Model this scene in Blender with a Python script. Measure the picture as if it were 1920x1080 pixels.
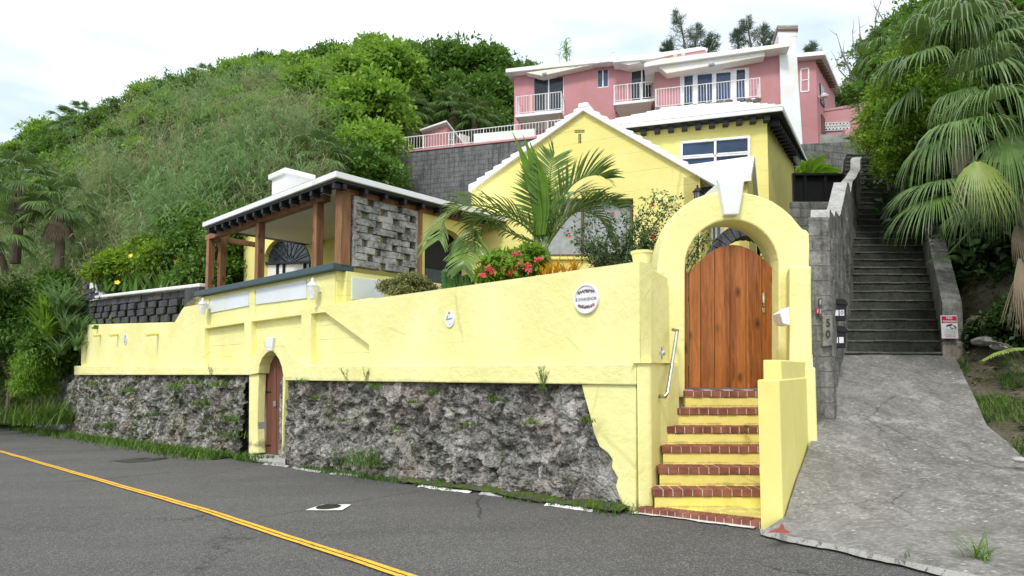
import bpy, math, random
import numpy as np
from mathutils import Vector, noise
from mathutils.geometry import tessellate_polygon

for o in list(bpy.data.objects):
    bpy.data.objects.remove(o)
SC = bpy.context.scene
COL = SC.collection
# ------------------------------------------------------------------ camera
FPX = 1150.0
TH = math.radians(3.5)
CY = 690 - FPX * math.tan(TH)
EYE = 1.55
KK = FPX / math.cos(TH)
cam_d = bpy.data.cameras.new('camera')
cam = bpy.data.objects.new('camera', cam_d)
COL.objects.link(cam)
cam.location = (0, 0, EYE)
cam.rotation_euler = (math.radians(90) + TH, 0, 0)
cam_d.sensor_width = 36
cam_d.lens = FPX / 1920 * 36
cam_d.shift_y = (CY - 540) / 1920
cam_d.clip_start = 0.05
cam_d.clip_end = 2000
SC.camera = cam
# ------------------------------------------------------------------ light
SUN_EL, SUN_AZ = math.radians(52), math.radians(202)    # azimuth clockwise from +Y
W = bpy.data.worlds.new('World')
SC.world = W
W.use_nodes = True
wn, wl = W.node_tree.nodes, W.node_tree.links
wn.clear()
wo = wn.new('ShaderNodeOutputWorld')
bg = wn.new('ShaderNodeBackground')
sky = wn.new('ShaderNodeTexSky')
sky.sky_type = 'NISHITA'
sky.sun_disc = False
sky.sun_elevation = SUN_EL
sky.sun_rotation = SUN_AZ
sky.dust_density = 3.0
tc = wn.new('ShaderNodeTexCoord')
mp = wn.new('ShaderNodeMapping')
mp.inputs['Scale'].default_value = (1, 1, 3.2)
cn = wn.new('ShaderNodeTexNoise')
cn.inputs['Scale'].default_value = 1.1
cn.inputs['Detail'].default_value = 5
cn.inputs['Roughness'].default_value = 0.55
cr = wn.new('ShaderNodeValToRGB')
cr.color_ramp.elements[0].position = 0.36
cr.color_ramp.elements[0].color = (5.0, 6.2, 7.0, 1)
cr.color_ramp.elements[1].position = 0.56
cr.color_ramp.elements[1].color = (11.8, 12.0, 12.2, 1)
mx = wn.new('ShaderNodeMix')
mx.data_type = 'RGBA'
mx.inputs['Factor'].default_value = 0.90      # thick cloud over the clear sky
wl.new(tc.outputs['Generated'], mp.inputs['Vector'])
wl.new(mp.outputs[0], cn.inputs['Vector'])
wl.new(cn.outputs[0], cr.inputs['Fac'])
wl.new(sky.outputs[0], mx.inputs['A'])
wl.new(cr.outputs[0], mx.inputs['B'])
wl.new(mx.outputs['Result'], bg.inputs['Color'])
bg.inputs['Strength'].default_value = 0.090
wl.new(bg.outputs[0], wo.inputs['Surface'])
sd = bpy.data.lights.new('sun', 'SUN')
sd.energy = 1.5
sd.angle = math.radians(11)
sd.color = (1.0, 0.96, 0.90)
sun = bpy.data.objects.new('sun', sd)
COL.objects.link(sun)
sv = Vector((math.sin(SUN_AZ) * math.cos(SUN_EL), math.cos(SUN_AZ) * math.cos(SUN_EL), math.sin(SUN_EL)))
sun.rotation_euler = sv.to_track_quat('Z', 'Y').to_euler()
sun.location = sv * 60
SC.view_settings.view_transform = 'Standard'
SC.view_settings.look = 'None'
SC.view_settings.exposure = 0.68
SC.view_settings.gamma = 1.0
SC.view_settings.use_curve_mapping = False

# ------------------------------------------------------------------ sight lines -> world points
def ray(px, py):
    u = CY - py
    return Vector((px - 960, FPX * math.cos(TH) - u * math.sin(TH), FPX * math.sin(TH) + u * math.cos(TH)))
def P(px, py, d):
    r = ray(px, py); k = d / r.y
    return Vector((r.x * k, d, EYE + r.z * k))
def Pz(px, py, z):
    r = ray(px, py); k = (z - EYE) / r.z
    return Vector((r.x * k, r.y * k, z))
def vdir(px):
    return Vector((px - 960, KK, 0)).normalized()
UD = vdir(-320)                       # along the street wall, away to the left
VD = Vector((UD.y, -UD.x, 0))         # away from the street
if VD.y < 0: VD = -VD
ND = -VD
P0 = Pz(1165, 950, 0)
class Plane:
    def __init__(s, p, d):
        s.p = Vector((p[0], p[1], 0)); s.d = Vector((d[0], d[1], 0)).normalized()
        n = Vector((s.d.y, -s.d.x, 0))
        if n.dot(Vector((0, 0, 0)) - s.p) < 0: n = -n
        s.n = n                        # towards the street/camera side
    def off(s, o): return Plane(s.p + s.n * o, s.d)
    def at(s, px, py):
        r = ray(px, py)
        k = (s.p.x * s.n.x + s.p.y * s.n.y) / (r.x * s.n.x + r.y * s.n.y)
        return Vector((r.x * k, r.y * k, EYE + r.z * k))
    def pts(s, l): return [s.at(*a) for a in l]
    def t(s, w): return (Vector(w) - s.p).dot(s.d)
    def w(s, t, z): return s.p + s.d * t + Vector((0, 0, z))
    def txz(s, px, z):                 # point at image column px and height z
        for _ in range(3):
            py = 690; q = s.at(px, py)
        lo = s.at(px, 0); hi = s.at(px, 690)
        if abs(lo.z - hi.z) < 1e-6: return hi
        k = (z - hi.z) / (lo.z - hi.z)
        return hi + (lo - hi) * k
WP = Plane(P0, UD)
ROADG = 0.036
def road_z(x, y):
    s = (x - P0.x) * UD.x + (y - P0.y) * UD.y
    s = max(-14, min(90, s))
    return -ROADG * s
def road_at(px, py):
    r = ray(px, py)
    a = ROADG * (r.x * UD.x + r.y * UD.y); b = ROADG * (P0.x * UD.x + P0.y * UD.y)
    k = (b - EYE) / (r.z + a)
    return Vector((r.x * k, r.y * k, EYE + r.z * k))
Z3 = Vector((0, 0, 1))

# ------------------------------------------------------------------ mesh helpers
ORI = {}
def _uv(me):
    if len(me.polygons) > 60000: return
    uvl = me.uv_layers.new(name='UVMap')
    n = len(me.loops)
    co = np.empty(len(me.vertices) * 3); me.vertices.foreach_get('co', co); co = co.reshape(-1, 3)
    li = np.empty(n, dtype=np.int32); me.loops.foreach_get('vertex_index', li)
    pn = np.empty(len(me.polygons) * 3); me.polygons.foreach_get('normal', pn); pn = pn.reshape(-1, 3)
    lt = np.empty(len(me.polygons), dtype=np.int32); me.polygons.foreach_get('loop_total', lt)
    nn = np.repeat(pn, lt, axis=0)
    c = co[li]
    flat = np.abs(nn[:, 2]) > 0.75
    h = np.stack([-nn[:, 1], nn[:, 0]], 1)
    h /= np.maximum(np.linalg.norm(h, axis=1, keepdims=True), 1e-6)
    s = np.where((h[:, 0] + 0.01 * h[:, 1]) < 0, -1, 1); h *= s[:, None]
    u = np.where(flat, c[:, 0], c[:, 0] * h[:, 0] + c[:, 1] * h[:, 1])
    v = np.where(flat, c[:, 1], c[:, 2])
    uvl.data.foreach_set('uv', np.stack([u, v], 1).ravel().astype(np.float32))

def tag(o, label=None, cat=None, group=None, kind=None):
    if label: o['label'] = label
    if cat: o['category'] = cat
    if group: o['group'] = group
    if kind: o['kind'] = kind
    return o
def thing(name, label, cat, loc=(0, 0, 0), group=None):
    o = bpy.data.objects.new(name, None); COL.objects.link(o)
    o.location = loc; o.empty_display_size = 0.2
    ORI[o.name] = Vector(loc)
    return tag(o, label, cat, group)
def place(name, me, mats, parent, org):
    o = bpy.data.objects.new(name, me); COL.objects.link(o)
    if not isinstance(mats, (list, tuple)): mats = [mats]
    for m in mats: me.materials.append(m)
    if parent is not None:
        o.parent = parent
    else:
        o.location = org
    ORI[o.name] = Vector(org)
    return o
def copy_tree(o, loc=None, rz=None, sc=None, label=None, group=None, parent=None):
    c = o.copy(); COL.objects.link(c)
    if parent is not None: c.parent = parent
    if loc is not None: c.location = loc
    if rz is not None: c.rotation_euler = (0, 0, rz)
    if sc is not None: c.scale = (sc, sc, sc) if not hasattr(sc, '__len__') else sc
    if label: c['label'] = label
    if group: c['group'] = group
    for ch in [k for k in bpy.data.objects if k.parent == o]:
        copy_tree(ch, parent=c)
    return c

class MB:
    def __init__(s): s.v = []; s.f = []; s.m = []
    def add(s, vs, fs, m=0):
        b = len(s.v); s.v += [Vector(v) for v in vs]
        for f in fs: s.f.append(tuple(i + b for i in f)); s.m.append(m)
        return s
    def prism(s, loops, vec, m=0):
        if not isinstance(loops[0], (list, tuple)): loops = [loops]
        vec = Vector(vec)
        n = sum(len(l) for l in loops)
        vs = [Vector(p) for l in loops for p in l]
        fs = []
        if len(loops) == 1:
            k = len(vs); fs = [tuple(range(k)), tuple(range(2 * k - 1, k - 1, -1))]
        else:
            tr = tessellate_polygon([[Vector(p) for p in l] for l in loops])
            for t in tr: fs.append(tuple(t)); fs.append(tuple(i + n for i in reversed(t)))
        b = 0
        for l in loops:
            k = len(l)
            for i in range(k):
                j = (i + 1) % k
                fs.append((b + j, b + i, b + i + n, b + j + n))
            b += k
        return s.add(vs + [v + vec for v in vs], fs, m)
    def box(s, c, ax, ay, az, m=0):
        c, ax, ay, az = map(Vector, (c, ax, ay, az))
        vs = [c + ax * i + ay * j + az * k for k in (-1, 1) for i, j in ((-1, -1), (1, -1), (1, 1), (-1, 1))]
        return s.add(vs, [(0, 3, 2, 1), (4, 5, 6, 7), (0, 1, 5, 4), (1, 2, 6, 5), (2, 3, 7, 6), (3, 0, 4, 7)], m)
    def bar(s, a, b, w, h, side=None, m=0):
        a, b = Vector(a), Vector(b); d = (b - a)
        if side is None:
            side = d.cross(Z3)
            if side.length < 1e-4: side = Vector((1, 0, 0))
        side = Vector(side); side = (side - d.normalized() * side.dot(d.normalized())).normalized()
        up = side.cross(d.normalized())
        return s.box((a + b) / 2, d / 2, side * w / 2, up * h / 2, m)
    def foot(s, pts, z0, z1, m=0):     # footprint (world xy) pulled up from z0 to z1 (z may be lists)
        k = len(pts)
        a = [Vector((p[0], p[1], z0[i] if hasattr(z0, '__len__') else z0)) for i, p in enumerate(pts)]
        b = [Vector((p[0], p[1], z1[i] if hasattr(z1, '__len__') else z1)) for i, p in enumerate(pts)]
        return s.add(a + b, [tuple(range(k - 1, -1, -1)), tuple(range(k, 2 * k))] + [(i, (i + 1) % k, (i + 1) % k + k, i + k) for i in range(k)], m)
    def tube(s, path, r, n=7, m=0):
        path = [Vector(p) for p in path]
        rs = r if hasattr(r, '__len__') else [r] * len(path)
        vs = []; fs = []
        ref = Vector((0.13, 0.31, 0.94))
        for i, p in enumerate(path):
            d = (path[min(i + 1, len(path) - 1)] - path[max(i - 1, 0)]).normalized()
            if abs(d.dot(ref)) > 0.97: ref = Vector((0.9, 0.2, 0.1))
            a = d.cross(ref).normalized(); b = d.cross(a)
            for k in range(n):
                t = 2 * math.pi * k / n
                vs.append(p + (a * math.cos(t) + b * math.sin(t)) * rs[i])
        for i in range(len(path) - 1):
            for k in range(n):
                fs.append((i * n + k, i * n + (k + 1) % n, (i + 1) * n + (k + 1) % n, (i + 1) * n + k))
        fs.append(tuple(range(n - 1, -1, -1))); fs.append(tuple((len(path) - 1) * n + k for k in range(n)))
        return s.add(vs, fs, m)
    def lathe(s, prof, o, n=20, ax=None, m=0):
        o = Vector(o); ax = Vector(ax).normalized() if ax is not None else Z3
        a = ax.orthogonal().normalized(); b = ax.cross(a)
        vs = []; fs = []
        for r, z in prof:
            for k in range(n):
                t = 2 * math.pi * k / n
                vs.append(o + ax * z + (a * math.cos(t) + b * math.sin(t)) * r)
        for i in range(len(prof) - 1):
            for k in range(n):
                fs.append((i * n + k, i * n + (k + 1) % n, (i + 1) * n + (k + 1) % n, (i + 1) * n + k))
        fs.append(tuple(range(n - 1, -1, -1))); fs.append(tuple((len(prof) - 1) * n + k for k in range(n)))
        return s.add(vs, fs, m)
    def build(s, name, mats, parent=None, bevel=0, smooth=False, label=None, cat=None, group=None, kind=None, jig=0):
        if parent is not None: org = ORI[parent.name]
        else:
            xs = [v.x for v in s.v]; ys = [v.y for v in s.v]
            org = Vector(((min(xs) + max(xs)) / 2, (min(ys) + max(ys)) / 2, min(v.z for v in s.v)))
        me = bpy.data.meshes.new(name)
        me.from_pydata([tuple(v - org) for v in s.v], [], s.f)
        me.polygons.foreach_set('material_index', s.m)
        import bmesh
        bm = bmesh.new(); bm.from_mesh(me); bmesh.ops.recalc_face_normals(bm, faces=bm.faces); bm.to_mesh(me); bm.free()
        # uv in world metres
        me2 = me
        for v in me2.vertices: v.co += org
        _uv(me2)
        for v in me2.vertices: v.co -= org
        if smooth:
            me.polygons.foreach_set('use_smooth', [True] * len(me.polygons))
        me.update()
        o = place(name, me, mats, parent, org)
        if bevel:
            b = o.modifiers.new('bevel', 'BEVEL'); b.width = bevel; b.segments = 2; b.limit_method = 'ANGLE'; b.angle_limit = math.radians(35)
            b.harden_normals = False
        return tag(o, label, cat, group, kind)

def mesh_np(name, V, F, mats, parent=None, label=None, cat=None, group=None, kind=None, smooth=False, mi=None, org=None, uv=False):
    V = np.asarray(V, dtype=np.float64)
    if parent is not None and org is None: org = ORI[parent.name]
    elif org is None: org = Vector(((V[:, 0].min() + V[:, 0].max()) / 2, (V[:, 1].min() + V[:, 1].max()) / 2, V[:, 2].min()))
    me = bpy.data.meshes.new(name)
    n, k = F.shape
    me.vertices.add(len(V)); me.loops.add(n * k); me.polygons.add(n)
    me.vertices.foreach_set('co', (V - np.array(org)).astype(np.float32).ravel())
    me.loops.foreach_set('vertex_index', F.astype(np.int32).ravel())
    me.polygons.foreach_set('loop_start', np.arange(0, n * k, k, dtype=np.int32))
    me.polygons.foreach_set('loop_total', np.full(n, k, dtype=np.int32))
    if mi is not None: me.polygons.foreach_set('material_index', np.asarray(mi, dtype=np.int32))
    if smooth: me.polygons.foreach_set('use_smooth', np.ones(n, dtype=bool))
    me.update(calc_edges=True); me.validate()
    o = place(name, me, mats, parent, org)
    return tag(o, label, cat, group, kind)

def frac(p, seed=0, oct=5, H=1.0, lac=2.1):
    return noise.fractal(Vector(p) + Vector((seed * 7.1, seed * 3.3, seed * 5.7)), H, lac, oct)

# ------------------------------------------------------------------ materials
MATS = {}
class NT:
    def __init__(s, name):
        s.m = bpy.data.materials.new(name); s.m.use_nodes = True
        s.t = s.m.node_tree; s.n = s.t.nodes; s.l = s.t.links
        s.b = s.n['Principled BSDF']; s.out = s.n['Material Output']
        s.geo = None
    def node(s, typ, **kw):
        n = s.n.new(typ)
        for k, v in kw.items(): setattr(n, k, v)
        return n
    def pos(s):
        if s.geo is None: s.geo = s.node('ShaderNodeNewGeometry')
        return s.geo.outputs['Position']
    def uv(s):
        return s.node('ShaderNodeTexCoord').outputs['UV']
    def mapv(s, src, scale=(1, 1, 1), rot=(0, 0, 0), loc=(0, 0, 0)):
        m = s.node('ShaderNodeMapping'); s.l.new(src, m.inputs[0])
        m.inputs['Scale'].default_value = scale; m.inputs['Rotation'].default_value = rot; m.inputs['Location'].default_value = loc
        return m.outputs[0]
    def noise(s, sc, det=4, rough=0.55, src=None, dist=0):
        n = s.node('ShaderNodeTexNoise'); s.l.new(src or s.pos(), n.inputs['Vector'])
        n.inputs['Scale'].default_value = sc; n.inputs['Detail'].default_value = det; n.inputs['Roughness'].default_value = rough
        n.inputs['Distortion'].default_value = dist
        return n.outputs[0]
    def vor(s, sc, src=None, feature='F1', out=0, rnd=1):
        n = s.node('ShaderNodeTexVoronoi'); n.feature = feature; s.l.new(src or s.pos(), n.inputs['Vector'])
        n.inputs['Scale'].default_value = sc; n.inputs['Randomness'].default_value = rnd
        return n.outputs[out]
    def ramp(s, src, a, b, ca=(0, 0, 0, 1), cb=(1, 1, 1, 1), mids=()):
        r = s.node('ShaderNodeValToRGB'); s.l.new(src, r.inputs[0])
        e = r.color_ramp.elements; e[0].position = a; e[1].position = b
        e[0].color = tuple(ca)[:3] + (1,); e[1].color = tuple(cb)[:3] + (1,)
        for p, c in mids:
            x = e.new(p); x.color = tuple(c)[:3] + (1,)
        return r.outputs[0]
    def mix(s, fac, a, b, mode='MIX'):
        m = s.node('ShaderNodeMix', data_type='RGBA', blend_type=mode)
        for sock, v in ((m.inputs[0], fac), (m.inputs[6], a), (m.inputs[7], b)):
            if hasattr(v, 'links'): s.l.new(v, sock)
            elif isinstance(v, (int, float)): sock.default_value = v
            else: sock.default_value = tuple(v)[:3] + (1,)
        return m.outputs[2]
    def math(s, op, a, b=0.0):
        m = s.node('ShaderNodeMath', operation=op)
        for i, v in enumerate((a, b)):
            if hasattr(v, 'links'): s.l.new(v, m.inputs[i])
            else: m.inputs[i].default_value = v
        return m.outputs[0]
    def bump(s, h, strength=0.5, dist=0.02, prev=None):
        b = s.node('ShaderNodeBump'); s.l.new(h, b.inputs['Height'])
        b.inputs['Strength'].default_value = strength; b.inputs['Distance'].default_value = dist
        if prev: s.l.new(prev, b.inputs['Normal'])
        return b.outputs[0]
    def sep(s, src):
        n = s.node('ShaderNodeSeparateXYZ'); s.l.new(src, n.inputs[0]); return n.outputs
    def done(s, col=None, rough=None, nrm=None, spec=0.3, metal=0, trans=None):
        for k, v in (('Base Color', col), ('Roughness', rough)):
            if v is None: continue
            if hasattr(v, 'links'): s.l.new(v, s.b.inputs[k])
            elif isinstance(v, (int, float)): s.b.inputs[k].default_value = v
            else: s.b.inputs[k].default_value = tuple(v)[:3] + (1,)
        if nrm: s.l.new(nrm, s.b.inputs['Normal'])
        s.b.inputs['Specular IOR Level'].default_value = spec
        s.b.inputs['Metallic'].default_value = metal
        if trans is not None:
            t = s.node('ShaderNodeBsdfTranslucent')
            if hasattr(trans[1], 'links'): s.l.new(trans[1], t.inputs[0])
            else: t.inputs[0].default_value = tuple(trans[1])[:3] + (1,)
            mxs = s.node('ShaderNodeMixShader'); mxs.inputs[0].default_value = trans[0]
            s.l.new(s.b.outputs[0], mxs.inputs[1]); s.l.new(t.outputs[0], mxs.inputs[2])
            s.l.new(mxs.outputs[0], s.out.inputs['Surface'])
        MATS[s.m.name] = s.m
        return s.m

def stucco(name, col, joints=None, rough_amt=0.5, stain=0.5, flake=False, jstr=1.0, grime=()):
    t = NT(name)
    c2 = [c * f for c, f in zip(col, (0.93, 0.92, 0.80))]
    c3 = [min(1, c * f) for c, f in zip(col, (1.03, 1.03, 1.12))]
    base = t.mix(t.ramp(t.noise(0.9, 5, 0.6), 0.32, 0.68), c2, c3)
    streak = t.noise(1.0, 5, 0.65, src=t.mapv(t.pos(), (3.2, 3.2, 0.35)))
    base = t.mix(t.math('MULTIPLY', t.ramp(streak, 0.56, 0.78), 0.34 * stain), base, [c * f for c, f in zip(col, (0.72, 0.70, 0.62))])
    spots = t.ramp(t.noise(26, 3, 0.7), 0.66, 0.74)
    base = t.mix(t.math('MULTIPLY', spots, 0.28 * stain), base, [c * 0.55 for c in col])
    fine = t.noise(60, 3, 0.6); med = t.noise(9, 5, 0.62, dist=0.4); lump = t.noise(2.2, 4, 0.5)
    h = t.math('ADD', t.math('MULTIPLY', fine, 0.16), t.math('ADD', t.math('MULTIPLY', med, 0.75), t.math('MULTIPLY', lump, 1.2)))
    crack = t.vor(0.42, src=t.mapv(t.mix(0.12, t.pos(), t.noise(1.3, 4, 0.6, src=None), 'ADD'), (1, 1, 1)), feature='DISTANCE_TO_EDGE')
    ck = t.math('MULTIPLY', t.ramp(crack, 0.0, 0.008, (1, 1, 1), (0, 0, 0)), t.ramp(t.noise(0.8, 2), 0.52, 0.6))
    base = t.mix(t.math('MULTIPLY', ck, 0.35), base, [c * 0.45 for c in col])
    n = t.bump(h, 0.55 * rough_amt, 0.035)
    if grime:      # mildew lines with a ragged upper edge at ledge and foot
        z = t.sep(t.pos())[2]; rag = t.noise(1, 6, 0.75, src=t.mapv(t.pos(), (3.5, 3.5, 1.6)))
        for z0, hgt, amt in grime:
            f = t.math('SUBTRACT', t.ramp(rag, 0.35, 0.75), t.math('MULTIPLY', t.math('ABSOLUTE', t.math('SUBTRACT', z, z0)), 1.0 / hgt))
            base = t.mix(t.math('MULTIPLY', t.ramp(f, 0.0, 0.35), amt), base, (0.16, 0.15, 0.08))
    if joints:
        br = t.node('ShaderNodeTexBrick')
        warp = t.noise(1.5, 3, 0.5)
        vv = t.mix(0.03, t.uv(), warp, 'ADD')
        t.l.new(vv, br.inputs['Vector'])
        br.inputs['Scale'].default_value = 1; br.inputs['Brick Width'].default_value = joints[0]; br.inputs['Row Height'].default_value = joints[1]
        br.inputs['Mortar Size'].default_value = 0.008; br.inputs['Mortar Smooth'].default_value = 0.7
        br.inputs['Color1'].default_value = (0, 0, 0, 1); br.inputs['Color2'].default_value = (0, 0, 0, 1); br.inputs['Mortar'].default_value = (1, 1, 1, 1)
        j = t.math('MULTIPLY', br.outputs[0], t.ramp(t.noise(1.7, 3), 0.36, 0.52))
        base = t.mix(t.math('MULTIPLY', j, 0.30 * jstr), base, [c * 0.55 for c in col])
        n = t.bump(t.math('SUBTRACT', 1.0, j), 0.6 * jstr, 0.01, n)
    return t.done(base, 0.82, n, 0.18)

YEL = (0.86, 0.83, 0.385)
stucco('yellow_wall', YEL, None, 0.75, 0.55, grime=((-.02, .22, .7),)); stucco('yellow_ledge', YEL, None, 1.0, 0.9, grime=((1.36, .06, .22),))
stucco('yellow_block', YEL, (0.9, 0.26), 0.6, 0.5)
stucco('yellow_house', (0.83, 0.75, 0.27), (2.3, 0.40), 0.45, 0.35, jstr=0.8)
stucco('yellow_smooth', (0.84, 0.76, 0.26), None, 0.3, 0.3)
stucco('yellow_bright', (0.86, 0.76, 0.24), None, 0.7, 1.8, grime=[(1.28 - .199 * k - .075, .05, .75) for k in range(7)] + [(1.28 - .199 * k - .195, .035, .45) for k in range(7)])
stucco('pink_wall', (0.52, 0.255, 0.275), None, 0.2, 0.9)
stucco('pink_light', (0.55, 0.29, 0.31), None, 0.3, 0.9)
stucco('white_paint', (0.80, 0.82, 0.84), None, 0.25, 0.9)
stucco('white_roof', (0.86, 0.87, 0.88), None, 0.35, 0.9)
stucco('white_soffit', (0.84, 0.82, 0.78), None, 0.1, 0.4)
stucco('white_inset', (0.74, 0.80, 0.86), None, 0.3, 0.6)

def simple(name, col, rough=0.6, metal=0, spec=0.4, var=0.15, nsc=12, bump=0.0):
    t = NT(name)
    c = t.mix(t.ramp(t.noise(nsc, 4), 0.3, 0.7), [x * (1 - var) for x in col], [min(1, x * (1 + var)) for x in col])
    return t.done(c, rough, t.bump(t.noise(nsc * 4, 3), bump, 0.01) if bump else None, spec, metal)
simple('black_paint', (0.012, 0.014, 0.018), 0.55)
simple('black_metal', (0.015, 0.015, 0.017), 0.4, 0.3)
simple('white_metal', (0.78, 0.78, 0.78), 0.4)
simple('white_frame', (0.80, 0.81, 0.82), 0.45)
simple('steel', (0.55, 0.56, 0.57), 0.28, 1.0)
simple('chrome_worn', (0.72, 0.70, 0.68), 0.22, 1.0)
simple('slate_green', (0.045, 0.085, 0.095), 0.5, bump=0.2)
simple('slate_door', (0.055, 0.07, 0.10), 0.5)
simple('grey_curtain', (0.34, 0.36, 0.37), 0.9)
simple('brown_trim', (0.13, 0.075, 0.05), 0.6)
simple('grey_plastic', (0.45, 0.48, 0.47), 0.5)
simple('red_paint', (0.55, 0.05, 0.05), 0.7)
simple('red_sign', (0.50, 0.02, 0.05), 0.45, var=0.05)
simple('sign_white', (0.80, 0.80, 0.82), 0.4, var=0.04)
simple('sign_black', (0.02, 0.02, 0.025), 0.5)
simple('sign_blue', (0.05, 0.12, 0.32), 0.5)
simple('sign_teal', (0.10, 0.22, 0.24), 0.5)
simple('sign_orange', (0.60, 0.22, 0.06), 0.5)
simple('sign_green', (0.06, 0.16, 0.05), 0.5)
simple('sign_pink', (0.60, 0.20, 0.18), 0.5)
simple('cactus', (0.045, 0.12, 0.025), 0.5, bump=0.4)
simple('dead_leaf', (0.24, 0.19, 0.13), 0.8)
simple('bark', (0.13, 0.105, 0.075), 0.9, bump=0.6)
simple('bark_grey', (0.22, 0.20, 0.17), 0.9, bump=0.5)
simple('petal_red', (0.62, 0.05, 0.06), 0.5)
simple('petal_pink', (0.60, 0.09, 0.14), 0.5)
simple('petal_yellow', (0.80, 0.62, 0.02), 0.5)
simple('interior_dark', (0.02, 0.02, 0.022), 0.8)

def glass(name, col=(0.02, 0.025, 0.035), rough=0.06, bands=True):
    t = NT(name)
    w = t.noise(0.7, 2, 0.5)
    return t.done(t.mix(t.ramp(w, 0.35, 0.65), [c * 0.7 for c in col], [c * 1.5 for c in col]), rough, t.bump(t.noise(0.9, 1), 0.05, 0.05), 0.5)
glass('glass_dark'); glass('glass_blue', (0.035, 0.06, 0.12), 0.08); glass('glass_grey', (0.22, 0.25, 0.27), 0.12)

def wood(name, c1, c2, knots=True, gloss=0.45):
    t = NT(name)
    uv = t.uv()
    ob = t.sep(uv)
    plank = t.node('ShaderNodeTexWhiteNoise', noise_dimensions='1D')
    t.l.new(t.math('FLOOR', t.math('MULTIPLY', ob[0], 6.4)), plank.inputs['W'])
    warp = t.noise(1.2, 3, 0.5)
    gv = t.mapv(t.mix(0.10, t.pos(), warp, 'ADD'), (22, 22, 1.1))
    g = t.noise(1.6, 6, 0.62, src=gv, dist=0.6)
    col = t.mix(t.ramp(g, 0.34, 0.66), c1, c2)
    col = t.mix(0.30, col, t.mix(plank.outputs[0], [c * 0.62 for c in c1], [min(1, c * 1.25) for c in c2]))
    if knots:
        k = t.vor(2.3, src=t.mapv(t.pos(), (2.0, 2.0, 1.0)), out=0)
        col = t.mix(t.ramp(k, 0.05, 0.22, (0.85, 0.85, 0.85), (0, 0, 0)), col, [c * 0.22 for c in c1])
    return t.done(col, gloss, t.bump(g, 0.25, 0.006), 0.35)
wood('gate_wood', (0.17, 0.043, 0.009), (0.43, 0.155, 0.038))
wood('post_wood', (0.17, 0.075, 0.032), (0.36, 0.19, 0.095), True, 0.7)
wood('door_wood', (0.12, 0.042, 0.026), (0.19, 0.072, 0.045), False, 0.6)

def rock(name, sc=1.0, green=0.5):
    t = NT(name)
    n1 = t.noise(3.2 * sc, 8, 0.68, dist=0.5); n2 = t.noise(14 * sc, 6, 0.7, dist=0.3); v1 = t.vor(7 * sc, src=t.mix(0.16, t.pos(), t.noise(6 * sc, 3), 'ADD'), feature='DISTANCE_TO_EDGE')
    v2 = t.vor(2.4 * sc, src=t.mix(0.35, t.pos(), t.noise(3 * sc, 3), 'ADD'), feature='DISTANCE_TO_EDGE')
    c = t.ramp(n1, 0.32, 0.70, (0.07, 0.068, 0.066), (0.60, 0.59, 0.57), [(0.42, (0.22, 0.21, 0.195)), (0.53, (0.38, 0.365, 0.34))])
    c = t.mix(t.math('MULTIPLY', t.ramp(n2, 0.45, 0.64), 0.55), c, (0.40, 0.385, 0.37))
    c = t.mix(t.math('MULTIPLY', t.ramp(n2, 0.30, 0.44, (1, 1, 1), (0, 0, 0)), 0.8), c, (0.022, 0.021, 0.02))
    c = t.mix(t.math('MULTIPLY', t.ramp(t.noise(0.9 * sc, 3), 0.46, 0.64), 0.6), c, (0.30, 0.24, 0.19))
    cc = t.node('ShaderNodeRGBToBW'); t.l.new(t.vor(5.5 * sc, src=t.mix(0.22, t.pos(), t.noise(5 * sc, 4), 'ADD'), out=1), cc.inputs[0])
    c = t.mix(0.75, c, t.mix(t.ramp(cc.outputs[0], 0.15, 0.85), (0.16, 0.16, 0.16), (0.78, 0.775, 0.765)), 'OVERLAY')
    c = t.mix(t.math('MULTIPLY', t.math('MULTIPLY', t.ramp(v1, 0.0, 0.045, (1, 1, 1), (0, 0, 0)), t.ramp(t.noise(2.5, 3), 0.42, 0.6)), 0.6), c, (0.018, 0.018, 0.016))
    c = t.mix(t.math('MULTIPLY', t.ramp(v2, 0.0, 0.035, (1, 1, 1), (0, 0, 0)), 0.35), c, (0.02, 0.02, 0.018))
    c = t.mix(t.math('MULTIPLY', t.ramp(t.noise(2.1 * sc, 6, 0.72, dist=1.0), 0.34, 0.46, (1, 1, 1), (0, 0, 0)), 0.6), c, (0.035, 0.033, 0.03))
    n3 = t.noise(30 * sc, 6, 0.8)
    c = t.mix(t.math('MULTIPLY', t.ramp(n3, 0.34, 0.47, (1, 1, 1), (0, 0, 0)), 0.8), c, (0.03, 0.028, 0.026))
    c = t.mix(t.math('MULTIPLY', t.ramp(n3, 0.53, 0.64), 0.6), c, (0.62, 0.61, 0.58))
    c = t.mix(t.math('MULTIPLY', t.ramp(t.noise(5.5 * sc, 7, 0.8), 0.55, 0.68), 0.6), c, (0.55, 0.54, 0.52))
    gm = t.math('MULTIPLY', t.ramp(t.noise(1.4 * sc, 5, 0.7), 0.56 - 0.14 * green, 0.66 - 0.14 * green), t.ramp(t.noise(9 * sc, 4, 0.7), 0.44, 0.56))
    c = t.mix(t.math('MULTIPLY', gm, green), c, (0.05, 0.075, 0.018))
    h = t.math('ADD', t.math('ADD', n1, t.math('MULTIPLY', n3, 0.35)), t.math('ADD', t.math('MULTIPLY', n2, 0.5), t.math('MULTIPLY', t.ramp(v1, 0, 0.12), 0.25)))
    return t.done(c, 0.92, t.bump(h, 0.9, 0.09), 0.15)
rock('rock', 1.0, 0.55); rock('rock_mossy', 0.9, 0.95)

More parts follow.
